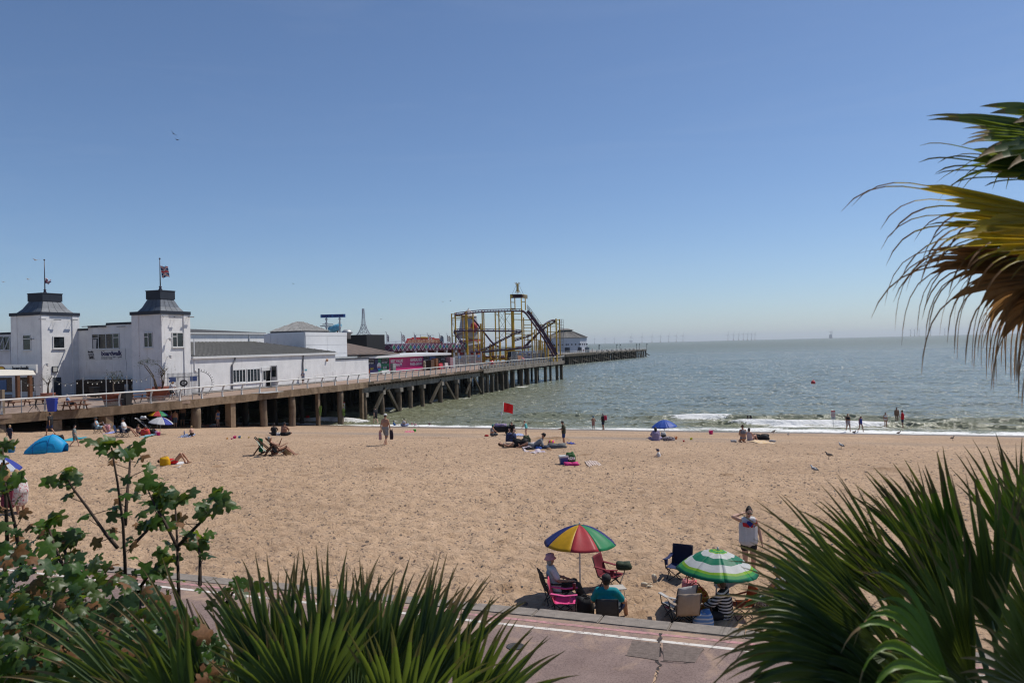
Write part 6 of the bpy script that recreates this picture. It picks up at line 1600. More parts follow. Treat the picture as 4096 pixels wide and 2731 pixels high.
# ---- gulls
gw = M('gull_white', (.66, .66, .65), .8, .08, 20); gg = M('gull_grey', (.27, .29, .31), .8, .25, 18); gb = M('gull_black', (.02, .02, .02), .8); go_ = M('gull_bill', (.5, .27, .03), .5); gj = M('gull_mottled', (.24, .20, .16), .85, .5, 30)
def gull(label, px, py, h, young=False, k=1., pos=None):
 th = thing('gull', label, 'gull', pos or gp(px, py), YAW + R(h), 'gulls standing on the beach'); bm_ = gj if young else gw; wm = gj if young else gg
 mb = MB(); Rx = Matrix.Rotation(R(18), 3, 'X'); mb.ell((0, 0, .30 * k), (.085 * k, .20 * k, .09 * k), Rx, 14, 9); mb.cap((0, .12 * k, .36 * k), (0, .17 * k, .46 * k), .06 * k, .042 * k); mb.ell((0, .195 * k, .475 * k), (.042 * k, .058 * k, .045 * k), None, 12, 8); mb.cap((0, -.15 * k, .26 * k), (0, -.27 * k, .22 * k), .035 * k, .015 * k)
 o = mb.build('body', bm_, th, True); md = o.modifiers.new('r', 'REMESH'); md.mode = 'VOXEL'; md.voxel_size = .012 * k; md.use_smooth_shade = True
 for s in (-1, 1):
  mb = MB(); mb.ell((s * .068 * k, -.05 * k, .32 * k), (.03 * k, .2 * k, .07 * k), Matrix.Rotation(R(14), 3, 'X'), 10, 7); w_ = mb.build('wing', wm, th, True)
  mb = MB(); mb.cap((s * .05 * k, -.2 * k, .275 * k), (s * .015 * k, -.36 * k, .235 * k), .022 * k, .006 * k, 7, 2); mb.build('wing_tip', gb, w_, True)
  mb = MB(); mb.tube([(s * .035 * k, 0, .24 * k), (s * .037 * k, -.01, .12 * k), (s * .037 * k, .01, .0)], .008 * k, 6); mb.beam((s * .037 * k, -.01, .006), (s * .037 * k, .06 * k, .006), .04 * k, .008); mb.build('leg', go_ if not young else gj, th)
  mb = MB(); mb.ell((s * .035 * k, .215 * k, .485 * k), (.008 * k,) * 3, None, 6, 5); mb.build('eye', gb, th)
 mb = MB(); mb.cap((0, .24 * k, .47 * k), (0, .30 * k, .458 * k), .013 * k, .006 * k, 6, 2); mb.build('bill', go_ if not young else gb, th); return th
def fly_gull(label, px, py, D, span, bank, h, mat, k=1.):
 p = at_d(px, py, D); th = thing('flying_gull', label, 'gull', p, YAW + R(h), 'gulls on the wing'); th.rotation_euler.y = R(bank)
 s = span / 2; mb = MB(); mb.ell((0, 0, 0), (.07 * span, .17 * span, .065 * span), None, 10, 7); mb.ell((0, .17 * span, .015 * span), (.045 * span, .06 * span, .045 * span), None, 8, 6); mb.prism([(-.03 * span, -.12 * span, 0), (.03 * span, -.12 * span, 0), (.07 * span, -.28 * span, 0), (-.07 * span, -.28 * span, 0)], (0, 0, .012 * span)); mb.build('body', mat, th, True)
 for g in (-1, 1):
  P = []
  for u in np.linspace(0, 1, 7):
   x = g * s * u; z = s * (.30 * math.sin(u * PI * .62) - .10 * u); y = .05 * span * math.sin(u * PI) - .16 * span * u ** 2; c = span * (.13 * (1 - u) ** .6 + .012); P.append(((x, y + c * .5, z), (x, y - c * .6, z)))
  mb = MB()
  for (a, b_), (c, d) in zip(P[:-1], P[1:]): mb.prism([a, b_, d, c], (0, 0, .010 * span))
  w_ = mb.build('wing', mat, th, True)
 return th
# ================================================================== people and things on the beach
K = lambda *c: cm(c)
blackc = K(.018, .018, .02); navyc = K(.02, .025, .06); whitec = K(.62, .61, .60); greyc = K(.25, .25, .25)
def up_at(px, py, pos):
 """height of a photo row above a standing place"""
 D = -(CR.transposed() @ (V3(pos) - CAM)).z
 return at_d(px, py, D)
def tall(px, yt, yb): p = gp(px, yb); return up_at(px, yt, p).z - p.z

# ---- near group by the kerb
r_, y_, b_c, g_ = cm((.50, .06, .07), .45, .3), cm((.62, .36, .02), .4, .3), cm((.02, .025, .16), .45, .3), cm((.03, .26, .10), .45, .3)
b0 = gp(2321, 2392); parasol('large parasol with red, yellow, blue and green panels standing over the pink-hatted sitter', b0, up_at(2318, 2098, b0), .80, .40, [r_, g_, b_c, y_] * 2)
lime = cm((.25, .45, .03), .5, .3); dgr = cm((.015, .20, .11), .5, .3); wgr = cm((.60, .62, .61), .5, .3); mgr = cm((.06, .33, .08), .5, .3)
b0 = gp(2862, 2448); parasol('green and white ringed parasol near the kerb beside the beige chair', b0, up_at(2871, 2198, b0), .84, .42, [None] * 8, rings=[(.06, dgr), (.12, lime), (.19, mgr), (.22, lime), (.40, wgr), (.60, dgr), (.79, wgr), (.85, lime), (.92, mgr), (1.0, dgr)])
lady = gp(2226, 2418)
camp_chair('dark camp chair holding the sitter in the pink bucket hat', lady, -78, blackc, cup=False)
th, J, F = person('seated person in pink bucket hat, white top and black patterned trousers', lady + V3((0, 0, -.05)), -80, 1.58, P_(SITC, anL=(-.12, .66, .08), anR=(.12, .72, .08), knL=(-.12, .46, .52), knR=(.12, .48, .50), wrL=(-.08, .34, .60), wrR=(.10, .36, .60)), 'tan', ('tee', whitec), ('trousers', pat('lace_black', (.012, .012, .012), (.07, .07, .065), 'floral', 60)), ('grey', 'bob'), ('bucket', K(.55, .27, .30)), fine=True)
pk = cm((.62, .06, .22)); pk2 = cm((.60, .09, .25))
camp_chair('empty bright pink camp chair at the kerb with a drink in its arm', gp(2262, 2466), -95, pk, K(.55, .07, .13), arm=pk2)
p = gp(2300, 2455); mb = MB(); mb.lathe([(.032, 0), (.033, .11), (.03, .12), (.001, .12)], p + V3((0, 0, .52)), 12); solo('drink_can', mb, plast((.12, .01, .02)), 'dark red drink can in the arm of the pink chair', 'can', p + V3((0, 0, .52)), smooth=True)
bag('black rucksack on the sand between the pink chair and the grey chair', 2343, 2470, .34, .26, .42, blackc, blackc, .06, 20, name='rucksack')
man = gp(2432, 2500)
camp_chair('grey camp chair with its back to the kerb holding the sitter in teal', man - V3((0, 0, .08)), -8, K(.05, .052, .055), K(.045, .047, .05), k=.78, cup=False)
th, J, F = person('seated person in black cap and teal shirt seen from behind at the kerb', man + V3((0, 0, -.2)), -12, 1.70, P_(SITC, knL=(-.16, .44, .60), knR=(.30, .40, .58), anL=(-.14, .50, .10), anR=(.34, .56, .10), elR=(.32, .06, .66), wrR=(.26, .34, .56), elL=(-.30, .02, .66)), 'tan', ('tee', K(.0, .20, .23)), ('shorts', navyc), ('dark', 'short'), ('cap', blackc), fine=True)
mr = K(.17, .018, .03)
ch = camp_chair('empty maroon camp chair behind the parasol with a green jacket on its arm', gp(2446, 2358), -120, mr, K(.14, .015, .025), arm=mr)
bag('dark green jacket slung over the arm of the maroon chair', 2480, 2330, .34, .30, .15, K(.03, .045, .025), None, cat='jacket', name='jacket', pos=ch.location + V3((.30, -.02, .50)))
mb = MB(); p = gp(2462, 2405); mb.box(p + V3((0, 0, .30)), (.42, .34, .02), Matrix.Rotation(.5, 3, 'Z'));
for sx_, sy_ in ((-1, -1), (1, -1), (1, 1), (-1, 1)): mb.tube([p + V3((sx_ * .15, sy_ * .12, .3)), p + V3((sx_ * .19, sy_ * .15, 0))], .01, 6)
solo('low_table', mb, [K(.45, .42, .38)], 'low pale folding table beside the seated person in teal', 'table', p)
nv = K(.018, .028, .09)
camp_chair('empty navy blue camp chair standing alone near the clogs', gp(2716, 2322), 150, nv, K(.012, .016, .04), arm=nv)
clog = K(.52, .45, .34)
for i, (px, py, a, rx) in enumerate(((2588, 2347, 70, 0), (2618, 2334, 20, 65))):
 th = thing('clog', ('cream rubber clog lying flat on the sand' if i == 0 else 'cream rubber clog tipped on its side on the sand'), 'shoe', gp(px, py, .02 if i == 0 else .08), YAW + R(a)); th.rotation_euler.x = R(rx)
 mb = MB(); mb.cap((0, -.09, .015), (0, .09, .015), .05, .055, 12, 3); mb.m = 0; o = mb.build('sole', clog, th, True); o.scale.z = .45
 mb = MB(); mb.ell((0, .06, .04), (.052, .085, .05), None, 12, 8); mb.build('upper', clog, th, True); mb = MB(); mb.tube([(-.05, 0, .05), (0, -.11, .075), (.05, 0, .05)], .008, 6); mb.build('strap', clog, th, True)
bei = K(.33, .26, .20)
camp_chair('beige camp chair seen from behind at the kerb under the green parasol', gp(2740, 2510), 5, bei, K(.36, .285, .22), cup=False)
camp_chair('pale grey camp chair half hidden behind the beige one', gp(2712, 2480), 25, K(.42, .41, .40), cup=False)
str_ = pat('stripe_bw', (.02, .02, .02), (.55, .55, .54), 'stripez', 16, .5)
stp = gp(2905, 2478)
th, J, F = person('seated person in black and white striped top under the green parasol', stp, 60, 1.62, SITX, 'tan', ('long', str_), ('trousers', blackc), ('brown', 'bob'), ('bucket', K(.015, .14, .06)), fine=True)
bag('bright patterned beach bag in red, yellow and white by the beige chair', 2790, 2440, .46, .32, .42, pat('bag_multi', (.5, .03, .03), (.55, .4, .05), 'floral', 18), K(.5, .05, .04), name='beach_bag')
bag('pink and white floral bag standing behind the beige chair', 2762, 2395, .34, .26, .40, pat('bag_pinkfloral', (.55, .3, .3), (.5, .08, .1), 'floral', 20), K(.3, .05, .04), .2)
bag('crumpled blue and white towel bundle beside the beige chair', 2812, 2512, .38, .34, .34, pat('towel_blue', (.12, .25, .5), (.5, .55, .6), 'stripez', 14, .4), None, cat='towel', name='towel_bundle')
p = gp(2965, 2470); camp_chair('small orange camp chair beside the sitter in stripes', p, 100, K(.5, .10, .03), k=.7, cup=False)
mb = MB(); p = gp(2645, 2440); mb.cap(p + V3((-.16, 0, .05)), p + V3((.16, 0, .05)), .05, .05, 10, 3); solo('lilo_roll', mb, plast((.35, .02, .02)), 'red and white rolled item lying in front of the beige chair', 'roll', p, smooth=True)
mb = MB(); p = gp(2632, 2470); mb.prism([p + V3(v) for v in ((-.12, -.03, .02), (.13, -.06, .02), (.06, .04, .05), (-.1, .05, .03))], (0, 0, .006)); solo('paper_scrap', mb, whitec, 'scrap of white paper lying on the sand near the kerb', 'paper', p)
hud = gp(3128, 2430)
th, J, F = person('seated person in black and white print dress mostly hidden by the right palm', hud, 40, 1.62, SITX, 'tan', ('dress', pat('print_bw', (.03, .03, .035), (.35, .35, .36), 'floral', 24)), None, ('grey', 'bun'))
person('seated person in black top beside the print dress, behind the palm', gp(3165, 2385), 150, 1.66, SITG, 'tan', ('tank', blackc), ('shorts', blackc), ('brown', 'short'))
# standing woman scratching her neck
wp = gp(2998, 2310)
shirt = M('shirt_white', (.58, .58, .60), .8, .12, 8, .3, 50)
th, J, F = person('standing person in white sports shirt and black shorts, right hand behind the neck', wp, 178, tall(2990, 2022, 2310) * .985, P_(STAND, elR=(.36, .02, 1.47), wrR=(.12, -.06, 1.53), elL=(-.26, .0, 1.12), wrL=(-.30, .04, .88), hed=(-.01, .045, 1.56), knL=(-.1, .04, .49), knR=(.09, .0, .49)), 'fair', ('tank', shirt), ('short', blackc), ('dark', 'bun'), fine=True, fat=1.1)
glasses(th, F)
hc, fw, u_, sd, kk = F; cz = J['che']
def patch(pts, mat, nm):
 P = [cz + V3((x, .170 * 1.1 - abs(x) * .20 + (.012 if nm != 'shoulder_panel' else .0), z)) * kk for x, z in pts]; mb = MB(); mb.prism(P, (0, .012, 0)); mb.build(nm, mat, th)
patch([(-.16, .03), (-.02, .0), (-.02, .10), (-.17, .12)], K(.50, .02, .03), 'shoulder_panel'); patch([(.16, .03), (.02, .0), (.02, .10), (.17, .12)], K(.5, .02, .03), 'shoulder_panel')
patch([(-.08, .10), (0, .02), (.08, .10), (.06, .16), (-.06, .16)], K(.015, .03, .19), 'collar_panel')
patch([(-.115, .0), (-.07, .0), (-.065, .06), (-.12, .06)], K(.5, .5, .55), 'crest'); patch([(-.105, .01), (-.08, .01), (-.078, .05), (-.108, .05)], K(.02, .04, .2), 'crest_shield')

# ---- middle beach
dcv = pat('deckchair_stripe', (.03, .09, .055), (.42, .44, .40), 'stripex', 14, .62)
c1 = deck_chair('empty green striped deck chair with a green towel over it', gp(1062, 1822), -75, dcv); c2p = gp(1106, 1826)
deck_chair('green striped deck chair with a sunbather in black leaning back', c2p, -72, dcv)
mb = MB(); p = c1.location; q = Matrix.Rotation(YAW + R(-75), 3, 'Z')
P = [p + q @ V3((-.33 - .02 * math.sin(v * 3), -.35 + .22 * u, .80 - .28 * u * .3 - .62 * v + .12 * (1 - v))) for u in (0, .5, 1) for v in (0, .3, .6, 1)]
mb.add(P, [(i * 4 + j, (i + 1) * 4 + j, (i + 1) * 4 + j + 1, i * 4 + j + 1) for i in range(2) for j in range(3)]); o = solo('draped_towel', mb, K(.01, .22, .08), 'bright green towel hanging over the empty deck chair', 'towel', p); o.modifiers.new('t', 'SOLIDIFY').thickness = .015
th, J, F = person('reclining person in black swimsuit with bent arm in the second deck chair', c2p + V3((0, 0, .0)), -72, 1.66, P_(shift(STAND, -.05, -.58, -.45), knL=(-.1, .52, .46), anL=(-.1, .95, .08), knR=(.1, .50, .42), anR=(.1, .90, .08), elL=(-.25, .16, .58), wrL=(-.12, .26, .86), elR=(.26, .2, .55), wrR=(.18, .5, .68)), 'tan', ('suit', blackc), None, ('grey', 'bun')); glasses(th, F)
bag('beige and black cool bag beside the occupied deck chair', 1150, 1820, .42, .28, .36, K(.38, .29, .17), blackc, .08, 10, slump=.04, name='cool_bag')
bag('dark red bag tucked under the second deck chair', 1098, 1820, .34, .24, .28, K(.10, .015, .02), None)
m1 = gp(1543, 1781)
th, J, F = person('barefoot-chested walker in white cap and grey shorts carrying bags', m1, -20, tall(1543, 1656, 1781), P_(WALK, wrL=(-.27, .02, .84), elL=(-.25, -.04, 1.1), wrR=(.27, .05, .84), elR=(.26, -.02, 1.1), anL=(-.1, .22, .08), anR=(.1, -.34, .14)), 'tan', None, ('shorts', greyc), ('dark', 'short'), ('cap', K(.6, .6, .58)), group=None)
bag('dark jacket and bag hanging from the walker\'s right hand', 0, 0, .20, .12, .5, K(.03, .02, .03), None, name='carried_bag', pos=m1 + V3((.33, .1, .34)), slump=.3)
bag('red and white striped beach bag in the walker\'s left hand', 0, 0, .16, .12, .46, pat('bag_redwhite', (.45, .03, .03), (.5, .5, .5), 'stripez', 9), K(.4, .03, .03), .14, name='carried_bag', pos=m1 + V3((-.30, -.08, .32)))
person('seated person in black swimsuit with top knot, back turned, on the left of a pair', gp(1096, 1741), 5, 1.62, SITX, 'deep', ('suit', blackc), None, ('dark', 'bun'))
person('broad seated person in black shorts with bare sunburnt back, on the right of a pair', gp(1136, 1742), -15, 1.78, SITX, 'brown', None, ('shorts', blackc), ('dark', 'short'), fat=1.22)
bag('white carrier bag between the pair sitting back to the camera', 1114, 1741, .3, .24, .2, whitec, None, name='carrier_bag')
towel('white towel under the person in red', 700, 1862, 1.9, .75, -78, whitec, .02)
p = gp(700, 1860);
person('sunbather in red swimsuit lying on a white towel with knees up', p + V3((0, 0, .07)), -83, 1.66, P_(LIE, knL=(-.1, .36, .46), anL=(-.1, .62, .08), knR=(.1, .30, .50), anR=(.1, .52, .08)), 'tan', ('suit', K(.55, .015, .02)), ('brief', K(.55, .015, .02)), ('dark', 'short'))
bag('yellow carrier bag at the head of the red swimsuit sunbather', 660, 1866, .46, .34, .44, pat('bag_yellow', (.58, .32, .01), (.5, .06, .02), 'floral', 7, .62), K(.5, .3, .02), .1, name='carrier_bag')
person('child kneeling on a dark blanket with toys', gp(768, 1747), 60, 1.15, KNEEL, 'fair', None, ('shorts', blackc), ('blonde', 'short'))
towel('crumpled black and blue blanket under the kneeling child', 745, 1747, 1.9, .8, -80, pat('blanket_bw', (.03, .03, .05), (.25, .3, .45), 'floral', 6), .05, 'blanket')
mb = MB(); p = gp(737, 1739); mb.lathe([(.035, 0), (.04, .2), (.02, .26), (.02, .3), (.001, .3)], p, 12); solo('water_bottle', mb, plast((.02, .09, .30)), 'blue bottle standing on the kneeling child\'s blanket', 'bottle', p, smooth=True)
for i, (px, py, r, c, nm) in enumerate(((909, 1757, .06, (.6, .3, .05), 'orange'), (927, 1758, .06, (.5, .04, .25), 'purple pink'), (939, 1755, .11, (.6, .02, .2), 'hot pink'), (958, 1753, .09, (.03, .16, .4), 'blue'), (968, 1752, .06, (.6, .45, .05), 'yellow'), (995, 1753, .06, (.6, .42, .12), 'pale orange'))):
 bucket('%s toy sand bucket in the row left on open sand' % nm, px, py, r, plast(c), rng.choice([0, 0, 1.3]))
# water's edge, left
person('walker in black top and shorts at the water\'s edge by the pier', gp(1503, 1694), 35, tall(1503, 1628, 1694), WALK, 'fair', ('tee', blackc), ('shorts', blackc), ('dark', 'short'))
person('small child in blue sitting near the water beside a seated adult', gp(1577, 1701), -60, 1.0, SITF, 'fair', ('long', K(.02, .10, .32)), ('shorts', K(.02, .1, .32)), ('dark', 'short'), ('cap', navyc))
person('person with bare back and blue and white skirt sitting at the water', gp(1616, 1704), -10, 1.64, SITX, 'tan', ('band', whitec), ('skirt', pat('skirt_bluewhite', (.5, .52, .6), (.12, .16, .4), 'floral', 20)), ('dark', 'bun'), fat=1.1)
mb = MB(); p = gp(1648, 1700); mb.lathe([(.05, 0), (.055, .22), (.04, .26), (.001, .26)], p, 12); solo('drink_flask', mb, plast((.45, .05, .12)), 'pink drinks flask beside the person in the patterned skirt', 'flask', p, smooth=True)
bag('pink and white picnic bag near the water', 1661, 1702, .3, .22, .22, pat('bag_pinkwhite', (.55, .5, .5), (.5, .08, .15), 'floral', 16), None)
towel('white towel by the picnic bag near the water', 1668, 1705, 1.6, .6, -85, whitec, .02)
p = gp(1718, 1700); mb = MB(); mb.ell(p + V3((0, 0, .14)), (.14, .14, .14), None, 16, 10); solo('beach_ball', mb, pat('ball_dark', (.06, .07, .08), (.25, .12, .1), 'floral', 6), 'dark patterned ball at the sand\'s edge', 'ball', p, smooth=True)
towel('red patterned towel on the sand holding a green bucket', 1637, 1729, 1.9, .75, -85, pat('towel_red', (.45, .05, .08), (.5, .35, .35), 'stripex', 5, .4), .03)
bucket('bright green toy bucket on the red towel', 1659, 1727, .13, plast((.02, .4, .05)))
# red flag
fb = gp(1999, 1706); tp = up_at(2015, 1608, fb); fl = thing('warning_flag', 'red warning flag on a leaning pole at the water\'s edge', 'flag', fb)
mb = MB(); mb.tube([(0, 0, -.3), tp - fb], .028, 7); mb.build('pole', M('pole_white'), fl, True)
mb = MB(); mb.lathe([(.06, 0), (.12, .1), (.1, .3), (.04, .42)], (tp - fb) * .46, 10); mb.build('float', whitec, fl, True)
ax_ = V3((math.cos(YAW), math.sin(YAW), 0))
me = flag_grid(1, 1, lambda u, v, w, h: tuple(ax_ * (1.0 * u - .06 * v) + V3((0, 0, -1.02 * v * (1 - .05 * u) - .32 * u ** 1.3)) + V3((ax_.y, -ax_.x, 0)) * .12 * math.sin(u * 6 + v)), cm((.60, .012, .015), .7, .35)); o = mkobj('flag_cloth', me, fl); o.location = (tp - fb) * .985 + ax_ * .03
# cart group
cg = gp(2004, 1738); ct = thing('beach_wagon', 'black folding beach wagon heaped with colourful towels', 'wagon', cg, YAW + R(5))
mb = MB()
for s in (-1, 1): mb.box((0, s * .26, .42), (1.15, .03, .42)); mb.box((s * .57, 0, .42), (.03, .5, .42))
mb.box((0, 0, .22), (1.14, .5, .03)); mb.build('tub', blackc, ct)
for sx_ in (-1, 1):
 for sy_ in (-1, 1): mb = MB(); mb.lathe([(.02, -.03), (.11, -.03), (.11, .03), (.02, .03)], n=14); o = mb.build('wheel', plast((.02, .02, .02)), ct, True); o.location = (sx_ * .45, sy_ * .28, .11); o.rotation_euler = (PI / 2, 0, 0)
mb = MB(); mb.tube([(.57, 0, .3), (.72, 0, .95), (.72, .1, 1.0)], .015, 6); mb.build('handle', blackc, ct)
bag('heap of blue and red towels piled in the beach wagon', 0, 0, .9, .42, .22, pat('heap', (.04, .09, .3), (.45, .3, .32), 'floral', 9), None, pos=cg + V3((0, 0, .60)), cat='towels', name='towel_heap', slump=.3)
person('person with teal hair sitting at the left end of the black wagon', gp(1968, 1744), -70, 1.62, SITX, 'tan', ('band', pat('check_bw', (.03, .03, .03), (.5, .5, .5), 'stripex', 14)), ('trousers', pat('print_dark', (.015, .015, .02), (.2, .2, .2), 'floral', 22)), ('teal', 'bob'))
person('person in black T-shirt crouching beside the beach wagon', gp(2050, 1739), 170, 1.76, CROUCH, 'fair', ('tee', blackc), ('shorts', blackc), ('brown', 'short'))
person('girl in turquoise swimsuit bending on the sand beside a towel', gp(2104, 1742), 60, tall(2104, 1686, 1742) * 1.08, P_(shift(STAND, -.05, 0, .3), wrL=(-.1, .45, .9), wrR=(.1, .45, .9), elL=(-.22, .3, 1.05), elR=(.22, .3, 1.05)), 'fair', ('suit', K(.12, .45, .45)), None, ('red', 'tail'), cat='child')
towel('blue and white striped towel spread between the wagon and the girl', 2074, 1741, 1.6, .7, -85, pat('towel_bluestripe', (.15, .22, .5), (.5, .5, .55), 'stripey', 8), .03)
bag('small red bag lying left of the beach wagon', 1946, 1745, .3, .18, .12, K(.4, .03, .03), None)
# group on the long blanket
towel('long pale blanket strewn with bags and clothes', 2128, 1796, 4.6, 1.0, -86, pat('blanket_pale', (.5, .44, .46), (.36, .3, .36), 'stripey', 3), .05, 'blanket')
person('person in grey shirt and black cap propped on an elbow on the long blanket', gp(2140, 1795) + V3((0, 0, .05)), 75, 1.76, P_(LIE, che=(0, -.26, .32), nek=(0, -.40, .46), hed=(0, -.46, .62), shL=(-.17, -.36, .42), shR=(.17, -.34, .42), elL=(-.25, -.5, .08), wrL=(-.2, -.25, .06), elR=(.26, -.2, .22), wrR=(.2, .02, .14), knL=(-.12, .38, .26), knR=(.12, .4, .2)), 'tan', ('tee', greyc), ('shorts', greyc), ('dark', 'short'), ('cap', blackc))
person('sunbather in floral wrap lying flat at the left of the long blanket', gp(2050, 1789) + V3((0, 0, .06)), -80, 1.62, LIE, 'tan', ('dress', pat('wrap_floral', (.5, .4, .33), (.3, .2, .12), 'floral', 18)), None, ('brown', 'long'))
bag('upright blue and black shopping bag behind the long blanket', 2045, 1776, .62, .3, .62, pat('bag_blueblack', (.02, .02, .03), (.04, .06, .16), 'floral', 5), blackc, name='shopping_bag')
for px, py, w, h, c, lb, ct_, nm in ((2085, 1789, .85, .42, (.012, .012, .014), 'large black holdall open on the long blanket', 'bag', 'holdall'), (2108, 1776, .4, .45, (.05, .07, .04), 'dark green sagging bag behind the person in the grey shirt', 'bag', 'sports_bag'), (2170, 1797, .8, .2, (.03, .04, .07), 'heap of dark clothes on the long blanket', 'clothes', 'clothes_heap'), (2230, 1794, .95, .26, (.13, .135, .14), 'heap of grey clothes at the right end of the blanket', 'clothes', 'clothes_heap'), (2118, 1801, .5, .14, (.012, .012, .014), 'flat black bag at the front of the blanket', 'bag', 'flat_bag'), (2155, 1800, .3, .16, (.03, .09, .35), 'small bright blue bag at the front of the blanket', 'bag', 'small_bag')):
 bag(lb, px, py, w, w * .5, h, K(*c), None, cat=ct_, name=nm, slump=.3)
p = gp(2206, 1788); mb = MB(); mb.ell(p + V3((0, 0, .22)), (.2, .2, .2), None, 16, 12); solo('beach_ball', mb, pat('ball_rainbow', (.6, .08, .2), (.6, .4, .05), 'stripex', 6), 'pink, orange and yellow beach ball on the long blanket', 'ball', p, smooth=True)
p = gp(2195, 1802); mb = MB(); mb.lathe([(.24, .03), (.2, .05), (.12, .06), (.1, .15), (.001, .17)], p, 16); solo('straw_hat', mb, K(.22, .12, .06), 'brown straw hat lying at the front edge of the blanket', 'hat', p, smooth=True)
person('boy in olive T-shirt and blue shorts looking down at his hands', gp(2256, 1781), 75, tall(2256, 1683, 1781), P_(shift(STAND, 0, 0, .05), elL=(-.22, .06, 1.12), wrL=(-.08, .3, 1.15), elR=(.22, .06, 1.12), wrR=(.08, .3, 1.15), hed=(0, .07, 1.56)), 'tan', ('tee', K(.05, .05, .03)), ('shorts', K(.02, .05, .16)), ('dark', 'short'), cat='child')
p = gp(2283, 1774); towel('small blue cloth dropped beside the boy', 2285, 1776, .7, .3, -70, K(.03, .06, .3), .05, 'cloth')
# cooler and supermarket bag
p = gp(2255, 1858); cb = thing('cool_box', 'blue cool box with a white lid on open sand', 'cool box', p, YAW + R(8)); s_ = tall(2255, 1822, 1859)
mb = MB(); mb.prism([(-.17, -.13, 0), (.17, -.13, 0), (.17, .13, 0), (-.17, .13, 0)], (0, 0, .05)); mb.v = []; mb.f = []; mb.mi = []
mb.add([(x * .155, y * .115, 0) for x, y in ((-1, -1), (1, -1), (1, 1), (-1, 1))] + [(x * .185, y * .14, s_ * .8) for x, y in ((-1, -1), (1, -1), (1, 1), (-1, 1))], [(3, 2, 1, 0), (4, 5, 6, 7), (0, 1, 5, 4), (1, 2, 6, 5), (2, 3, 7, 6), (3, 0, 4, 7)]); mb.build('body', plast((.02, .06, .24)), cb)
mb = MB(); mb.box((0, 0, s_ * .9), (.40, .31, s_ * .2)); mb.build('lid', plast((.62, .63, .63)), cb)
mb = MB(); mb.tube([(-.2, 0, s_ * .75), (-.21, 0, s_ * .98), (.21, 0, s_ * .98), (.2, 0, s_ * .75)], .012, 6); mb.build('handle', plast((.6, .6, .6)), cb)
sb = bag('bulging green ASDA carrier bag beside the cool box', 2283, 1856, .42, .34, .5, K(.03, .10, .03), None, name='carrier_bag', slump=.2)
letters('ASDA', sb.location + V3((-.17, -.24, .24)), .13, .34, M('print_white'), sb, Matrix(((math.cos(YAW), -0, -math.sin(YAW)), (math.sin(YAW), 0, -math.cos(YAW)), (0, 1, 0))))
for o in sb.children:
 if o.name.startswith('lettering'): o.matrix_local = Matrix.Translation((-.16, -.215, .22)) @ Matrix.Rotation(0, 4, 'Z'); o.data.transform(Matrix.Rotation(-YAW, 4, 'Z'))
bag('hot pink towel heaped beside the cool box', 2288, 1862, .62, .34, .14, K(.58, .04, .2), None, cat='towel', name='towel_heap', slump=.4)
towel('long cream towel with a dark red pattern stretched beside the pink one', 2372, 1858, 1.75, .6, -88, pat('towel_cream', (.5, .42, .36), (.22, .12, .12), 'stripey', 9, .3), .02)
# blue parasol and hooded sitter
bl = cm((.05, .13, .52), .5, .35); b0 = gp(2660, 1752); parasol('plain blue parasol with a hooded figure sitting beneath', b0, up_at(2655, 1679, b0), .92, .48, [bl] * 8)
person('hooded seated figure in a lilac robe beneath the blue parasol', gp(2624, 1763), 0, 1.62, SITX, 'tan', ('long', K(.27, .23, .36)), ('trousers', K(.27, .23, .36)), ('dark', 'long'), fat=1.25)
bag('white and black bag at the foot of the blue parasol', 2654, 1759, .34, .3, .5, pat('bag_bw', (.03, .03, .03), (.4, .4, .4), 'stripez', 3, .6), None); bag('heap of dark and white clothes right of the blue parasol', 2676, 1763, .7, .4, .24, pat('heap2', (.04, .03, .04), (.45, .4, .42), 'floral', 8), None, cat='clothes', name='clothes_heap', slump=.3)
for px, py, r, c, nm in ((2704, 1757, .10, (.6, .18, .04), 'orange'), (2765, 1760, .09, (.5, .55, .03), 'lime yellow'), (2735, 1767, .06, (.55, .04, .06), 'red'), (2844, 1737, .19, (.65, .02, .22), 'large pink')): bucket(nm + ' toy bucket on the sand right of the blue parasol', px, py, r, plast(c), rng.choice([0, 1.2]) if r < .15 else .0)
cp_ = gp(2637, 1827); person('toddler in white with a dark blue sun hat sitting low in the sand', cp_ - V3((0, 0, .12)), 70, .92, SITX, 'fair', ('tee', whitec), ('shorts', whitec), ('brown', 'short'), ('bucket', K(.02, .03, .07)), cat='child')
# kneeling pair on the right
person('kneeling person in bikini with a bun, back to the camera', gp(2973, 1771), 8, 1.64, P_(KNEEL, pel=(0, 0, .27), knL=(-.13, .30, .08), knR=(.13, .3, .08)), 'tan', ('band', pat('bik', (.05, .05, .07), (.3, .3, .32), 'floral', 30)), ('brief', pat('bik', (0, 0, 0), (0, 0, 0))), ('brown', 'bun'))
person('person with black hair sitting with knees raised beside the kneeling one', gp(3000, 1764), -55, 1.6, SITG, 'fair', ('suit', K(.5, .4, .4)), None, ('dark', 'bob'))
towel('orange and white striped towel on the right of the beach', 3048, 1771, 1.9, .85, -82, pat('towel_orange', (.62, .34, .06), (.62, .58, .52), 'stripex', 4, .5), .02)
bag('slumped black bag behind the orange striped towel', 3043, 1761, 1.1, .45, .36, blackc, None, slump=.4)
for px, w in ((2935, .35), (3090, .4)): bag('small grey bundle at the %s end of the orange towel group' % ('left' if px < 3000 else 'right'), px, 1768, w, .2, .12, K(.3, .3, .32), None, cat='bundle', name='cloth_bundle', slump=.3)
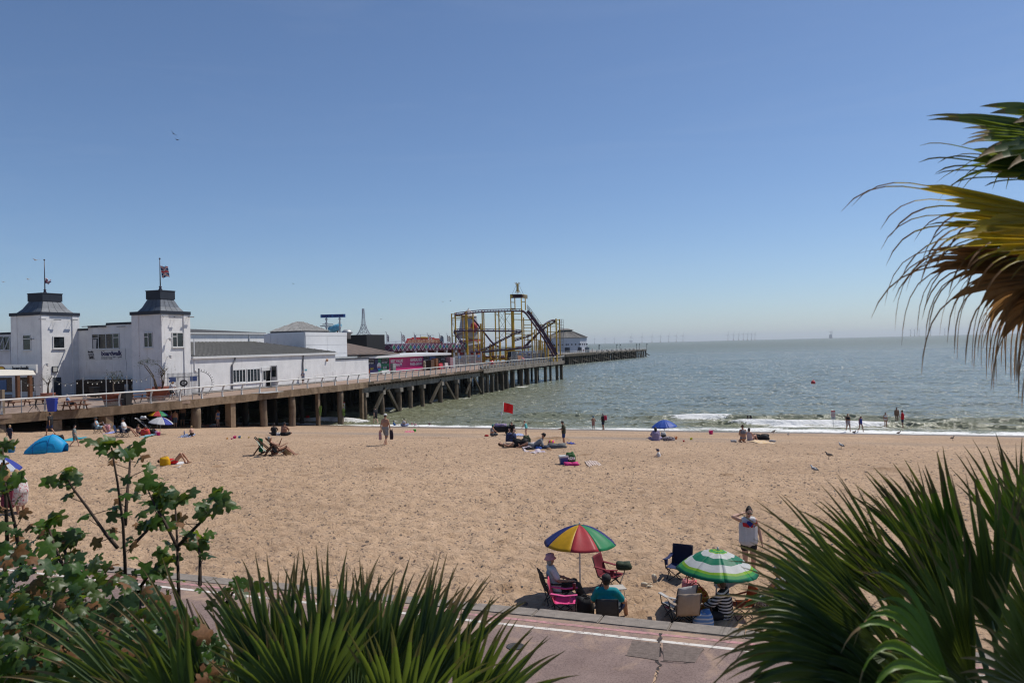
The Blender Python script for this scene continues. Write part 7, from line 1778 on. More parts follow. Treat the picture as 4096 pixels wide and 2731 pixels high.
# paddlers and walkers at the edge
person('boy in blue cap and pink shorts at the water\'s edge', gp(2374, 1718), 10, tall(2374, 1665, 1718), P_(STAND, elL=(-.3, -.03, 1.15), wrL=(-.14, .02, .98), elR=(.3, -.03, 1.15), wrR=(.14, .02, .98)), 'tan', None, ('shorts', K(.45, .22, .18)), ('dark', 'short'), ('cap', K(.02, .12, .3)), cat='child')
bp_ = gp(2413, 1718); person('person with grey hair and red rucksack standing at the water\'s edge', bp_, 55, tall(2413, 1653, 1718), P_(STAND, elL=(-.22, .05, 1.12), wrL=(-.12, .28, 1.1)), 'tan', ('tee', blackc), ('shorts', navyc), ('grey', 'long'), fat=1.1)
bag('red rucksack on the back of the grey-haired person', 0, 0, .32, .2, .46, K(.5, .04, .08), None, name='rucksack', pos=bp_ + V3((.26, -.02, .98)))
person('person in black strapless top and pale shorts walking out of the water', gp(3393, 1726), 175, tall(3393, 1654, 1726), WALK, 'brown', ('band', blackc), ('short', K(.45, .4, .4)), ('blonde', 'short'), fat=1.1)
person('girl in blue swimsuit stepping along the water\'s edge looking down', gp(3443, 1727), 195, tall(3443, 1662, 1727), P_(WALK, hed=(0, .08, 1.54)), 'brown', ('suit', K(.02, .04, .2)), None, ('dark', 'bob'), cat='child')
person('paddler in white bikini ankle deep in foam', gp(3543, 1708), 185, tall(3543, 1649, 1708), STAND, 'brown', ('band', whitec), ('brief', whitec), ('dark', 'bun'))
person('paddler in tan bikini standing furthest out of three', on_z(3588, 1692, SEA - .35), 170, 1.68, STAND, 'brown', ('band', K(.3, .17, .1)), ('brief', K(.3, .17, .1)), ('dark', 'bun'))
person('paddler in red T-shirt and navy shorts facing the others', gp(3611, 1711), 70, tall(3611, 1640, 1711), P_(STAND, elL=(-.24, .08, 1.12), wrL=(-.1, .3, 1.08)), 'brown', ('tee', K(.5, .01, .02)), ('shorts', navyc), ('dark', 'short'))
for dx, lb, hd in ((0, 'left bather of the pair embracing waist deep in the sea', -80), (12, 'right bather in blue of the pair embracing waist deep in the sea', 80)):
 person(lb, on_z(2991 + dx, 1687, SEA) - V3((0, 0, 1.0)), hd, 1.7, P_(STAND, elL=(-.22, .2, 1.25), wrL=(-.1, .42, 1.3), elR=(.22, .2, 1.25), wrR=(.1, .42, 1.3)), 'deep', None if dx == 0 else ('suit', K(.06, .12, .3)), None if dx else ('shorts', navyc), ('dark', 'short' if dx == 0 else 'long'))
# signs in the sand
signr = K(.45, .03, .03)
def beach_sign(label, px, yb, yt, kind):
 b0 = gp(px, yb); th = thing('beach_sign', label, 'sign', b0, YAW); H = up_at(px, yt, b0).z - b0.z; w = .42
 mb = MB(); mb.tube([(0, 0, -.4), (0, 0, H)], .03, 8); mb.build('post', galv, th, True)
 z1 = H - (.02 if kind == 'warn' else .18); z0 = z1 - .88 if kind == 'warn' else z1 - .86
 def pl(a, b_, mat, d, nm): mb = MB(); mb.box2((a[0], -.035 - d, a[1]), (b_[0], -.032 - d + .002, b_[1])); mb.build(nm, mat, th)
 pl((-w / 2, z0), (w / 2, z1), M('sign_white'), .008, 'panel'); pl((-w / 2, z1 - .13), (w / 2, z1), signr, .013, 'header')
 for k_ in range(3): pl((-w * (.36 - .05 * (k_ % 2)), z0 + .06 + k_ * .075), (w * (.36 - .05 * (k_ % 2)), z0 + .095 + k_ * .075), inkd, .013, 'text_line')
 cz_ = z1 - .40
 if kind == 'warn':
  mb = MB(); mb.prism([(-.17, -.05, cz_ - .14), (.17, -.05, cz_ - .14), (0, -.05, cz_ + .17)], (0, -.003, 0)); mb.build('triangle', inkd, th); mb = MB(); mb.prism([(-.13, -.055, cz_ - .115), (.13, -.055, cz_ - .115), (0, -.055, cz_ + .125)], (0, -.003, 0)); mb.build('triangle', K(.62, .45, .02), th)
  mb = MB(); mb.box((0, -.061, cz_ + .01), (.03, .004, .13)); mb.box((0, -.061, cz_ - .085), (.03, .004, .03)); mb.build('exclamation_mark', inkd, th)
 else:
  mb = MB(); P = [(.16 * math.cos(a), -.055, cz_ + .16 * math.sin(a)) for a in np.linspace(0, 2 * PI, 25)]; mb.tube(P, .018, 5, False); mb.beam((-.11, -.055, cz_ + .11), (.11, -.055, cz_ - .11), .03, .012); mb.build('prohibition_ring', signr, th)
  mb = MB(); mb.ell((.05, -.05, cz_ + .03), (.03, .006, .03), None, 8, 6); mb.cap((-.08, -.05, cz_ - .02), (.04, -.05, cz_ - .0), .018, .018, 6, 2); mb.build('swimmer_mark', inkd, th)
beach_sign('white and red warning sign with yellow triangle on a post by the pier', 1375, 1685, 1607, 'warn')
beach_sign('white and red no swimming sign on a post standing in the foam', 3333, 1706, 1635, 'swim')
bag('upright red fabric bag with two stick handles under the pier', 1231, 1682, .42, .36, .62, K(.50, .02, .02), M('stained_wood'), .18)
mb = MB(); p = on_z(3253, 1533, SEA); mb.ell(p + V3((0, 0, .15)), (.42, .42, .42), None, 16, 10); mb.tube([p + V3((.0, 0, .5)), p + V3((.1, 0, .75))], .06, 6); solo('marker_buoy', mb, plast((.55, .02, .03)), 'round red marker buoy floating offshore', 'buoy', p, smooth=True)
person('lone swimmer with only dark head and shoulders above the sea', on_z(3400, 1528, SEA) - V3((0, 0, 1.42)), 60, 1.7, STAND, 'deep', None, ('shorts', navyc), ('dark', 'short'))

# ---- left side under the pier
tent = gp(185, 1812); tt = thing('pop_up_tent', 'bright blue pop-up beach tent with its back to the camera', 'tent', tent, YAW + R(10)); L = 140 * pxm(tent); Ht = tall(185, 1741, 1815); tm = cm((.02, .40, .75), .5, .3)
P = []; NU, NV = 16, 12
for i in range(NU + 1):
 u = i / NU;
 for j in range(NV + 1):
  a = PI * j / NV; hgt = Ht * (.10 + .92 * math.sin(PI * min(1, u * 1.28 + .08) * .5) ** .9 if u < .62 else 1.02 - .55 * ((u - .62) / .38) ** 1.6); wd = .62 * (.55 + .45 * math.sin(PI * (u * .8 + .1)))
  P.append(((u - .5) * L + .10 * math.sin(a) * (1 if u > .5 else -.3), -wd * math.cos(a), max(.0, hgt * math.sin(a) ** .85)))
mb = MB(); mb.add(P, [(i * (NV + 1) + j, (i + 1) * (NV + 1) + j, (i + 1) * (NV + 1) + j + 1, i * (NV + 1) + j + 1) for i in range(NU) for j in range(NV)]); o = mb.build('canopy', tm, tt, True); o.modifiers.new('t', 'SOLIDIFY').thickness = .004
seam = K(.01, .08, .30)
for u in (.22, .62, 1.0):
 i = round(u * NU); mb = MB(); mb.tube([V3(P[i * (NV + 1) + j]) + V3((0, -.004, .008)) for j in range(NV + 1)], .011, 5); mb.build('hoop', seam, tt, True)
mb = MB(); mb.tube([V3(P[i * (NV + 1) + max(1, 3 - abs(i - 7) // 3)]) + V3((0, -.01, .006)) for i in range(3, 14)], .009, 5); mb.build('seam', seam, tt, True)
mb = MB(); mb.prism([(-L * .5, -.5, .01), (-L * .5, .4, .01), (-L * .66, .35, .01), (-L * .62, -.45, .01)], (0, 0, .012)); mb.build('groundsheet', tm, tt)
person('boy in navy T-shirt and shorts walking with shoes in hand', gp(40, 1780), -20, tall(40, 1700, 1780), WALK, 'fair', ('tee', K(.02, .022, .04)), ('shorts', K(.02, .022, .04)), ('blonde', 'short'), cat='child')
person('teenager in black T-shirt and blue shorts striding past the pier', gp(202, 1742), 80, tall(202, 1651, 1743), WALK, 'tan', ('tee', blackc), ('shorts', K(.015, .03, .09)), ('dark', 'short'))
person('boy in grey-green T-shirt and white socks walking past the tent', gp(299, 1786), -75, tall(299, 1701, 1786), WALK, 'fair', ('tee', K(.17, .2, .19)), ('shorts', K(.12, .13, .12)), ('dark', 'short'), cat='child')
towel('turquoise towel spread behind the blue tent', 290, 1759, 2.2, .9, -85, K(.02, .30, .38), .03)
bag('black bag standing between the tent and the turquoise towel', 240, 1766, .5, .3, .42, blackc, None); bag('small patterned bag behind the blue tent', 222, 1755, .45, .3, .26, pat('bag_bluep', (.03, .12, .14), (.3, .4, .4), 'floral', 12), None)
bucket('blue toy bucket just right of the tent', 256, 1792, .16, plast((.01, .2, .5))); bucket('blue toy bucket at the left edge behind the leaves', 46, 1812, .2, plast((.01, .2, .5)))
c_ = gp(390, 1733); camp_chair('dark camp chair under the reader in a pale blue top', c_, -80, blackc, cup=False)
person('seated reader in pale blue top and dark hat by the pier', c_, -82, 1.66, P_(SITC, wrL=(-.12, .34, .82), wrR=(.12, .34, .82), anL=(-.12, .62, .08), anR=(.12, .66, .08)), 'tan', ('tank', K(.3, .42, .5)), ('shorts', K(.3, .42, .5)), ('dark', 'short'), ('sun', blackc))
camp_chair('empty silver-framed chair beyond the reader', gp(432, 1722), -60, K(.3, .32, .35), frame=galv, cup=False)
bag('red and white patterned bag at the reader\'s feet', 428, 1727, .5, .36, .52, pat('bag_redp', (.35, .03, .06), (.5, .4, .4), 'floral', 14), K(.3, .03, .04)); towel('purple and blue towel in front of the reader', 445, 1732, 2.0, .6, -85, pat('towel_purple', (.18, .16, .42), (.3, .35, .55), 'stripey', 6), .03)
camp_chair('empty navy camp chair left of the white T-shirt sitter', gp(478, 1745), -80, K(.015, .03, .08)); c_ = gp(500, 1748); camp_chair('navy camp chair under the sitter in white T-shirt and black cap', c_, -80, K(.015, .03, .08))
person('sitter in white T-shirt and black cap with legs stretched', c_, -80, 1.76, P_(SITC, anL=(-.12, .78, .08), anR=(.12, .7, .08)), 'tan', ('tee', whitec), ('shorts', blackc), ('dark', 'short'), ('cap', blackc))
person('bare-backed child with long brown hair sitting beside the pushchair', gp(551, 1734), -10, 1.3, SITX, 'tan', ('band', K(.2, .1, .1)), ('shorts', K(.2, .1, .1)), ('brown', 'tail'), cat='child')
pc = gp(586, 1737); ps = thing('pushchair', 'black pushchair with a white handle parked by the parasols', 'pushchair', pc, YAW + R(-70)); ps.scale = (1.15,) * 3
for s in (-1, 1):
 mb = MB(); mb.tube([(s * .24, .35, .12), (s * .24, -.05, .55), (s * .24, -.5, 1.0), (s * .24, -.62, 1.05)], .016, 6); mb.build('frame_tube', K(.5, .5, .5), ps); mb = MB(); mb.tube([(s * .24, -.3, .12), (s * .24, .1, .6)], .016, 6); mb.build('frame_tube', blackc, ps)
 for y in (.35, -.3): mb = MB(); mb.lathe([(.03, -.02), (.11, -.02), (.11, .02), (.03, .02)], n=14); o = mb.build('wheel', blackc, ps, True); o.location = (s * .27, y, .11); o.rotation_euler = (0, PI / 2, 0)
mb = MB(); mb.tube([(-.24, -.62, 1.05), (.24, -.62, 1.05)], .018, 6); mb.build('handle', whitec, ps)
mb = MB(); mb.prism([(-.22, .25, .42), (-.22, -.1, .36), (-.22, -.28, .85), (-.22, -.22, .87), (-.22, -.02, .46), (-.22, .25, .5)], (.44, 0, 0)); mb.build('seat', blackc, ps)
mb = MB(); mb.add([(x, -.12 + .3 * math.cos(a), .78 + .28 * math.sin(a)) for x in (-.23, .23) for a in np.linspace(.3, 2.6, 7)], [(i, i + 1, i + 8, i + 7) for i in range(6)]); o = mb.build('hood', blackc, ps, True); o.modifiers.new('t', 'SOLIDIFY').thickness = .01
mb = MB(); mb.box((0, -.02, .24), (.38, .4, .18)); mb.build('basket', blackc, ps)
bag('white blanket thrown over the pushchair handle', 0, 0, .4, .25, .22, whitec, None, pos=pc + V3((-.15, -.1, 1.1)), cat='blanket', name='folded_blanket')
bag('orange and red beach bag beside the pushchair', 582, 1742, .62, .4, .44, pat('bag_orange', (.55, .10, .02), (.5, .02, .12), 'floral', 5), K(.5, .1, .03)); bag('large black bag between the orange bag and the toddler', 606, 1741, .5, .36, .42, blackc, blackc)
person('toddler in pink sun hat and lilac top sitting under the blue and white parasol', gp(622, 1741), 20, .85, SITX, 'fair', ('tee', K(.3, .22, .35)), ('shorts', K(.5, .12, .25)), ('blonde', 'short'), ('sun', K(.5, .3, .3)), cat='child')
bucket('pink bucket at the foot of the blue and white parasol', 634, 1742, .14, plast((.6, .02, .25))); towel('green and blue towel in front of the sitters by the pushchair', 588, 1746, 2.0, .5, -85, pat('towel_greenblue', (.03, .22, .2), (.3, .4, .5), 'floral', 7), .04)
wh2 = cm((.58, .58, .6), .6, .3); bl2 = cm((.05, .07, .36), .6, .3); b0 = gp(638, 1738); parasol('white and blue segmented parasol nearest the pier group', b0, up_at(646, 1668, b0), .86, .42, [wh2, bl2, wh2, wh2, wh2, bl2, wh2, bl2])
b0 = gp(628, 1716); parasol('smaller parasol in red, yellow, green and navy behind the white one', b0, up_at(632, 1641, b0), .86, .42, [r_, g_, b_c, y_] * 2)
person('child with fair hair holding a blue and pink towel behind the parasols', gp(682, 1706), 150, tall(682, 1632, 1706), P_(STAND, elL=(-.2, .1, 1.15), wrL=(-.05, .22, 1.1), elR=(.2, .1, 1.15), wrR=(.05, .22, 1.1)), 'fair', None, ('shorts', K(.45, .1, .25)), ('blonde', 'short'), cat='child')
bag('blue and pink towel bundle in the arms of the fair-haired child', 0, 0, .36, .24, .4, pat('bundle_bluepink', (.12, .3, .5), (.5, .12, .3), 'stripez', 2.6, .5), None, pos=gp(682, 1706) + V3((.05, -.28, .75)), cat='towel', name='towel_bundle')
person('boy with bare back and grey-blue shorts beside the parasols', gp(701, 1713), 10, tall(701, 1640, 1713), STAND, 'tan', None, ('shorts', K(.08, .11, .15)), ('dark', 'short'), fat=1.12, cat='child')
person('tall bare-chested person in black shorts in the shade of the pier', gp(730, 1705), 40, tall(730, 1615, 1705), STAND, 'tan', None, ('shorts', blackc), ('dark', 'short'), fat=1.15)
towel('pale mat on the sand under the parasol group', 675, 1709, 2.6, .8, -82, K(.5, .44, .36), .02, 'mat')
person('sunbather lying behind the white parasol', gp(655, 1703) + V3((0, 0, .05)), -85, 1.66, LIE, 'tan', ('band', K(.4, .1, .1)), ('brief', K(.4, .1, .1)), ('brown', 'short'))
person('girl in blue bikini standing with a hand to her head', gp(872, 1709), 60, tall(872, 1639, 1709), P_(STAND, elR=(.3, .1, 1.45), wrR=(.12, .1, 1.6)), 'fair', ('band', K(.1, .2, .45)), ('brief', K(.1, .25, .5)), ('red', 'bob'), cat='child')
for i, (px, py, h_, tn, tp_, lb) in enumerate(((800, 1706, -95, 'brown', K(.2, .06, .04), 'left sunbather lying face up by the pier'), (845, 1708, 88, 'fair', K(.3, .45, .5), 'right sunbather in a pale costume lying by the pier'))):
 person(lb, gp(px, py) + V3((0, 0, .06)), h_, 1.66, LIE, tn, ('suit', tp_), None, ('brown', 'long')); towel('%s towel under the %s sunbather by the pier' % (('blue', 'left') if i == 0 else ('pink and white', 'right')), px, py, 1.9, .7, h_, K(.1, .16, .35) if i == 0 else pat('towel_pinkwhite', (.5, .25, .35), (.5, .5, .5), 'stripey', 6), .02)
bag('white straw bag behind the left sunbather', 772, 1704, .45, .36, .3, K(.5, .48, .42), None)
fam = [(843, 1684, 20, ('tank', whitec), 'brown', 'seated person in white with their back turned in the pier\'s shade'), (826, 1678, 160, ('tee', K(.05, .18, .16)), 'dark', 'seated person in dark green deep in the pier\'s shade'), (858, 1678, 190, ('tee', K(.25, .3, .42)), 'dark', 'seated person in blue shirt deep in the pier\'s shade'),
       (912, 1686, 30, ('dress', pat('dress_redfloral', (.42, .30, .26), (.3, .04, .04), 'floral', 14)), 'grey', 'seated person in red floral dress and white hat by the pier'), (940, 1687, -20, ('tee', K(.2, .24, .1)), 'dark', 'person with long dark hair sitting by the small table')]
for px, py, h_, tp_, hr, lb in fam: person(lb, gp(px, py), h_, 1.62, SITX, 'tan', tp_, ('shorts', blackc), (hr, 'long'), ('sun', K(.5, .48, .4)) if 'hat' in lb else None)
p = gp(965, 1686); tb = thing('camp_table', 'small camp table with picnic things beside the long white dress', 'table', p, YAW); mb = MB(); mb.box((0, 0, .5), (.7, .45, .025)); mb.build('table_top', K(.4, .38, .35), tb)
for sx_ in (-1, 1):
 for sy_ in (-1, 1): mb = MB(); mb.tube([(sx_ * .3, sy_ * .18, .49), (sx_ * .32, sy_ * .2, 0)], .012, 6); mb.build('leg', galv, tb)
bag('green and white picnic bag on the camp table', 0, 0, .35, .25, .16, pat('bag_gw', (.05, .2, .08), (.5, .5, .48), 'floral', 12), None, pos=p + V3((0, 0, .515)))
person('standing person in long white dress and straw sun hat', gp(987, 1688), -25, tall(987, 1618, 1688), STAND, 'tan', ('dress', K(.62, .6, .56)), None, ('dark', 'bob'), ('sun', K(.35, .24, .13)), extra='long', fat=1.1)
bag('pink and red bag in the shade by the round pile', 768, 1697, .6, .4, .42, K(.42, .03, .10), None); bag('black bags heaped beside the shaded family', 832, 1690, .6, .4, .35, blackc, None, cat='bags', name='bag_heap')
# left edge pair and their parasol
person('person in black top and dark pink skirt at the left edge beneath a blue parasol', gp(34, 2050), 30, tall(34, 1875, 2050), STAND, 'tan', ('tank', blackc), ('skirt', pat('skirt_pink', (.25, .05, .09), (.15, .03, .05), 'floral', 26)), ('blonde', 'long'), fine=False, fat=1.1)
person('person in white and red patterned dress bending at the left edge', gp(82, 2058), 60, 1.62, P_(shift(STAND, -.08, 0, .42), elL=(-.25, .3, 1.0), wrL=(-.2, .42, .76), elR=(.25, .3, 1.0), wrR=(.2, .42, .76)), 'tan', ('dress', pat('dress_anchor', (.55, .52, .5), (.40, .05, .08), 'floral', 9, .56)), None, ('blonde', 'bob'), fat=1.22)
b0 = gp(-45, 1990); wh3 = cm((.52, .55, .62), .6, .3); parasol('tilted blue and white parasol cut off by the left edge', b0, up_at(-30, 1818, b0), 1.05, .52, [bl2, wh3] * 4)
# ---- gulls
for i, (px, py, h_, yg, lb) in enumerate(((3095, 1735, -85, True, 'brown gull beside the foam nearest the orange towel'), (3154, 1748, 170, False, 'white gull facing the camera near the foam'), (3418, 1737, -80, True, 'brown gull at the foam below the walkers'), (3596, 1740, -85, True, 'brown gull at the foam below the red T-shirt'), (3365, 1795, 25, False, 'grey-backed gull standing higher up the sand, first of three'), (3315, 1835, 50, True, 'mottled gull in the middle of the line of three'), (3256, 1894, 30, False, 'grey-backed gull nearest the camera'), (3811, 1762, -70, True, 'gull half hidden beyond the right palm tips'))):
 gull(lb, px, py, h_, yg, .72 if py < 1760 else .66)
for lb, px, py, D, sp, bk, h_, mt in (('upper dark gull of the two soaring in the open sky', 693, 535, 60, .55, 40, 30, gb), ('lower dark gull of the two soaring in the open sky', 710, 560, 60, .5, -8, 60, gb), ('white gull gliding above the left flagpole', 142, 1040, 80, .9, 5, 70, gw), ('white gull gliding left of the left tower', 113, 1117, 80, .7, 3, 80, gw), ('small pale gull at the far left above the roofs', 14, 1128, 90, .6, 4, 80, gw), ('white gull flying in front of the dodgem fascia', 1830, 1374, 100, 1.15, -35, 70, gw), ('tiny dark bird over the pavilion roof', 1173, 1135, 90, .4, 10, 60, gb), ('tiny left bird of two above the dodgem flags', 1772, 1207, 120, .7, 0, 20, gg), ('tiny right bird of two above the dodgem flags', 1802, 1203, 120, .5, 0, 80, gb), ('speck of a bird right of the lattice tower', 1524, 1277, 120, .5, 0, 60, gb)): fly_gull(lb, px, py, D, sp, bk, h_, mt)
# ================================================================== things standing on the pier deck
def dk(x, y): return on_z(x, y, DZ)
def on_deck_s(x, s):
 """deck point seen at photo column x on the line X = s"""
 d = ray(x, 1500); k = s / d.x; return Vector((s, d.y * k, DZ))
tbw = M('table_wood', (.20, .085, .045), .7, .35, 5, .2, 30)
def picnic(label, p, rz):
 th = thing('picnic_table', label, 'table', p, rz, 'picnic tables on the terrace')
 for y in (-.28, -.14, 0, .14, .28): mb = MB(); mb.box((0, y, .74), (1.8, .125, .04)); mb.build('top_plank', tbw, th)
 for y in (-.72, -.58, .58, .72): mb = MB(); mb.box((0, y, .44), (1.8, .125, .04)); mb.build('seat_plank', tbw, th)
 for x in (-.65, .65):
  for s in (-1, 1): mb = MB(); mb.beam((x, s * .25, .72), (x, s * .62, 0), .05, .09, up=(1, 0, 0)); mb.build('leg', wood, th)
  mb = MB(); mb.beam((x, -.75, .40), (x, .75, .40), .05, .09); mb.build('cross_bar', wood, th)
pA = dk(300, 1640); picnic('picnic table nearest the railing with a person in pale blue', pA, 1.35); picnic('picnic table right of the round terracotta planter', dk(552, 1612), 1.4); picnic('picnic table further back by the blue bin', dk(230, 1625) + Vector((-5, 3, 0)), 1.4); picnic('picnic table near the timber posts', dk(150, 1640) + Vector((-6, 3, 0)), 1.3)
th, J, F = person('seated drinker in pale blue T-shirt at the terrace table', pA + Vector((-.62, 0, 0)), -75, 1.76, SITC, 'tan', ('tee', cm((.24, .3, .42))), ('shorts', cm((.02, .02, .03))), ('grey', 'short')); glasses(th, F)
def wheelie(label, p, c, rz=0):
 th = thing('wheelie_bin', label, 'bin', p, rz); m_ = plast(c); mb = MB(); mb.add([(x * .24, y * .28, .06) for x, y in ((-1, -1), (1, -1), (1, 1), (-1, 1))] + [(x * .31, y * .37, 1.0) for x, y in ((-1, -1), (1, -1), (1, 1), (-1, 1))], [(3, 2, 1, 0), (4, 5, 6, 7), (0, 1, 5, 4), (1, 2, 6, 5), (2, 3, 7, 6), (3, 0, 4, 7)]); mb.build('body', m_, th)
 mb = MB(); mb.box((0, 0, 1.04), (.66, .8, .07)); mb.build('lid', m_, th)
 for s in (-1, 1): mb = MB(); mb.tube([(s * .26, .34, .1), (s * .2, .34, .1)], .1, 12); mb.build('wheel', blk, th)
wheelie('bright blue wheelie bin behind the terrace railing', dk(209, 1648), (.01, .035, .30), .6); wheelie('black wheelie bin beside the round planter', dk(507, 1622), (.015, .015, .017)); wheelie('dark wheelie bin in front of the plank fence', dk(378, 1590), (.012, .012, .014))
terra = M('terracotta', (.26, .085, .055), .8, .2, 5, .2, 20)
leafd = M('olive_leaf', (.05, .065, .025), .7, .4, 9, trans=.2); bark = M('bark_grey', (.10, .075, .05), .9, .35, 9, .6, 40)
def pot_tree(label, p, r, h, kind, sd):
 rr = random.Random(sd); th = thing('potted_shrub', label, 'potted plant', p)
 if r: mb = MB(); mb.lathe([(r * .72, 0), (r * .95, h * .78), (r * 1.05, h * .8), (r * 1.08, h), (r * .95, h), (r * .9, h * .9), (.01, h * .9)], n=24); mb.build('pot', terra, th, True)
 def br(a, d, L, w, lev, out):
  q = [a]; dd = Vector(d)
  for _ in range(4): dd = (dd + Vector((rr.uniform(-.25, .25), rr.uniform(-.25, .25), rr.uniform(-.05, .2)))).normalized(); q.append(q[-1] + dd * L / 4)
  mb.tube(q, [w, w * .85, w * .7, w * .55, w * .4], 6)
  if lev:
   for _ in range(3 if kind != 'bare' else 4): br(q[-1 - rr.randint(0, 1)], dd + Vector((rr.uniform(-.9, .9), rr.uniform(-.9, .9), rr.uniform(-.1, .6))), L * .62, w * .45, lev - 1, out)
  else: out.append(q[-1])
 tips = []; mb = MB(); z0 = h * .85 if r else 0
 if kind == 'wind':
  cv = [(0, 0, z0), (.1, 0, .7), (-.25, 0, 1.5), (-.35, 0, 2.3), (-1.1, 0, 3.2), (-1.9, 0, 3.5)]; c2 = [(.0, 0, z0), (.25, .1, .6), (.75, .1, 1.6), (.85, .1, 2.6), (.3, .1, 3.2), (-.35, .1, 3.45)]; c3 = [(.05, 0, z0), (.2, -.1, 1.0), (-.1, -.1, 1.9), (-.7, -.1, 2.6), (-1.3, -.1, 3.2)]
  for c in (cv, c2, c3): mb.tube([Vector(q) for q in c], [.09, .08, .06, .05, .035, .02][:len(c)], 7); tips += [Vector(c[-1]), Vector(c[-2])]
  tips = [Vector((-1.6, 0, 3.55)), Vector((-1.2, 0, 3.75)), Vector((-1.9, 0, 3.4)), Vector((-.9, 0, 3.55)), Vector((-.25, .1, 3.5))]
 else: br(Vector((0, 0, z0)), (0, 0, 1), 1.0, .11, 3 if kind == 'bare' else 2, tips)
 mb.build('branches', bark, th, True)
 mb = MB(); nl = {'wind': 60, 'bush': 34, 'bare': 2, 'thin': 9}[kind]
 for t in tips:
  for _ in range(nl):
   c = t + Vector((rr.gauss(0, .27), rr.gauss(0, .27), rr.gauss(0, .2 if kind != 'wind' else .16))); u = Vector((rr.uniform(-1, 1), rr.uniform(-1, 1), rr.uniform(-.6, 1))).normalized() * rr.uniform(.05, .11); v = u.cross(Vector((rr.uniform(-1, 1), rr.uniform(-1, 1), 1))).normalized() * .022
   mb.add([c - u, c + v, c + u, c - v], [(0, 1, 2, 3)])
 stuff(mb.build('foliage', leafd, th)); return th
pot_tree('round terracotta planter with a leafy olive bush on the terrace', dk(455, 1622), .95, 1.05, 'bush', 3); pot_tree('terracotta planter with a windswept bare-stemmed tree against the far tower', dk(628, 1602), .95, 1.1, 'wind', 5); pot_tree('thin olive bush in a planter beside the left tower door', dk(192, 1605), .6, .8, 'thin', 8); pot_tree('pollarded leafless shrub in a planter by the iron gate', dk(652, 1590), .9, 1.1, 'bare', 11)
# dark plank fence under the centre wall, kegs, bare board, tripod
fe = thing('plank_fence', 'dark brown plank fence closing the yard below the centre wall', 'fence', (-71, 65, DZ)); pl_ = M('plank_dark', (.045, .03, .022), .85, .4, 4, .3, 20); x = S1b + .9; zf_ = on_t(350, 1518, 65).z
while x < -68: mb = MB(); mb.box2((x, 64.9, DZ), (x + .19, 64.94, zf_ + rng.uniform(-.02, .02))); mb.build('plank', pl_, fe, world=True); x += .2
keg = MB(); keg.lathe([(.17, 0), (.2, .03), (.2, .12), (.21, .15), (.21, .45), (.2, .48), (.2, .58), (.17, .6), (.15, .56)], n=14); keg = keg.mesh('keg', M('keg_steel', (.3, .3, .31), .35, metal=.7), True)
for i, (dx, dz) in enumerate(((0, 0), (.5, 0), (1.0, 0), (1.5, 0), (0, .6), (1.0, .6))): o = bpy.data.objects.new('beer_keg', keg); col.objects.link(o); o.location = (on_t(507, 1590, 64).x + dx, 64, DZ + dz); tag(o, 'steel beer keg by the yard fence, %s' % ('leftmost on the ground', 'second on the ground', 'third on the ground', 'rightmost on the ground', 'left one on top', 'right one on top')[i], 'keg', 'beer kegs by the yard')
p = dk(15, 1655); mb = MB(); mb.box2((p.x - 3, p.y - .05, DZ + .35), (p.x, p.y + .05, DZ + 1.85)); mb.box2((p.x - .12, p.y - .1, DZ), (p.x + .02, p.y + .1, DZ + 1.86)); solo('plain_board', mb, M('plywood', (.25, .19, .13), .8, .25, 3), 'plain brown board back standing at the left edge of the terrace', 'board', p)
p = dk(142, 1650); sp = thing('tripod_stand', 'black tripod stand with a pole on the terrace', 'tripod', p); mb = MB(); mb.tube([(0, 0, .3), (0, 0, 1.7)], .025, 6); mb.build('pole', blk, sp)
for k in range(3): a = k * 2.094; mb = MB(); mb.tube([(0, 0, .7), (.55 * math.cos(a), .55 * math.sin(a), 0)], .02, 6); mb.build('leg', blk, sp)
# iron gate with spear tops, ray-topped leaf and CP plaque
gt = thing('iron_gate', 'iron gate and railings with spear tops and a sunburst end', 'gate', dk(720, 1590)); a, b_ = dk(672, 1590), dk(828, 1580); nb = 26; irn = M('iron_grey', (.16, .165, .17), .6)
for k in range(nb + 1):
 q = a.lerp(b_, k / nb * .8); mb = MB(); mb.tube([q, q + Vector((0, 0, 2.25))], .022, 5); mb.lathe([(.04, 2.25), (.001, 2.42)], q, 5); mb.build('bar', irn, gt, world=True)
for z in (.25, 1.95): mb = MB(); mb.beam(a + Vector((0, 0, z)), a.lerp(b_, .8) + Vector((0, 0, z)), .05, .06); mb.build('rail', irn, gt, world=True)
c = a.lerp(b_, .8); dv = (b_ - a).normalized(); mb = MB(); mb.tube([c, c + Vector((0, 0, 2.6))], .07, 8); mb.ell(c + Vector((0, 0, 2.66)), (.1, .1, .1), None, 8, 6); mb.build('gate_post', irn, gt, world=True)
arc_ = [c + dv * (1.35 * math.sin(t)) + Vector((0, 0, 1.2 + 1.25 * math.cos(t))) for t in np.linspace(0, PI * .9, 16)]
mb = MB(); mb.tube(arc_, .03, 6); mb.build('arc', irn, gt, world=True)
for q, t in zip(arc_, np.linspace(0, PI * .9, 16)): mb = MB(); d_ = dv * math.sin(t) + Vector((0, 0, math.cos(t))); mb.beam(q, q + d_ * .22, .035); mb.build('spike', irn, gt, world=True)
q = a.lerp(b_, .42) + Vector((.15, -.25, 1.35)); mb = MB(); mb.prism([q + dv * (.42 * math.cos(t)) + Vector((0, 0, .33 * math.sin(t))) for t in np.linspace(0, 2 * PI, 21)[:-1]], (.03, -.04, 0)); mb.build('plaque', M('plaque_black', (.02, .02, .022), .6), gt, world=True)
fm_ = Matrix((dv, Vector((0, 0, 1)), dv.cross(Vector((0, 0, 1))))).transposed(); letters('C P', q - dv * .2 + Vector((.05, -.06, -.14)), .28, .44, signw, gt, fm_, bold=.02)
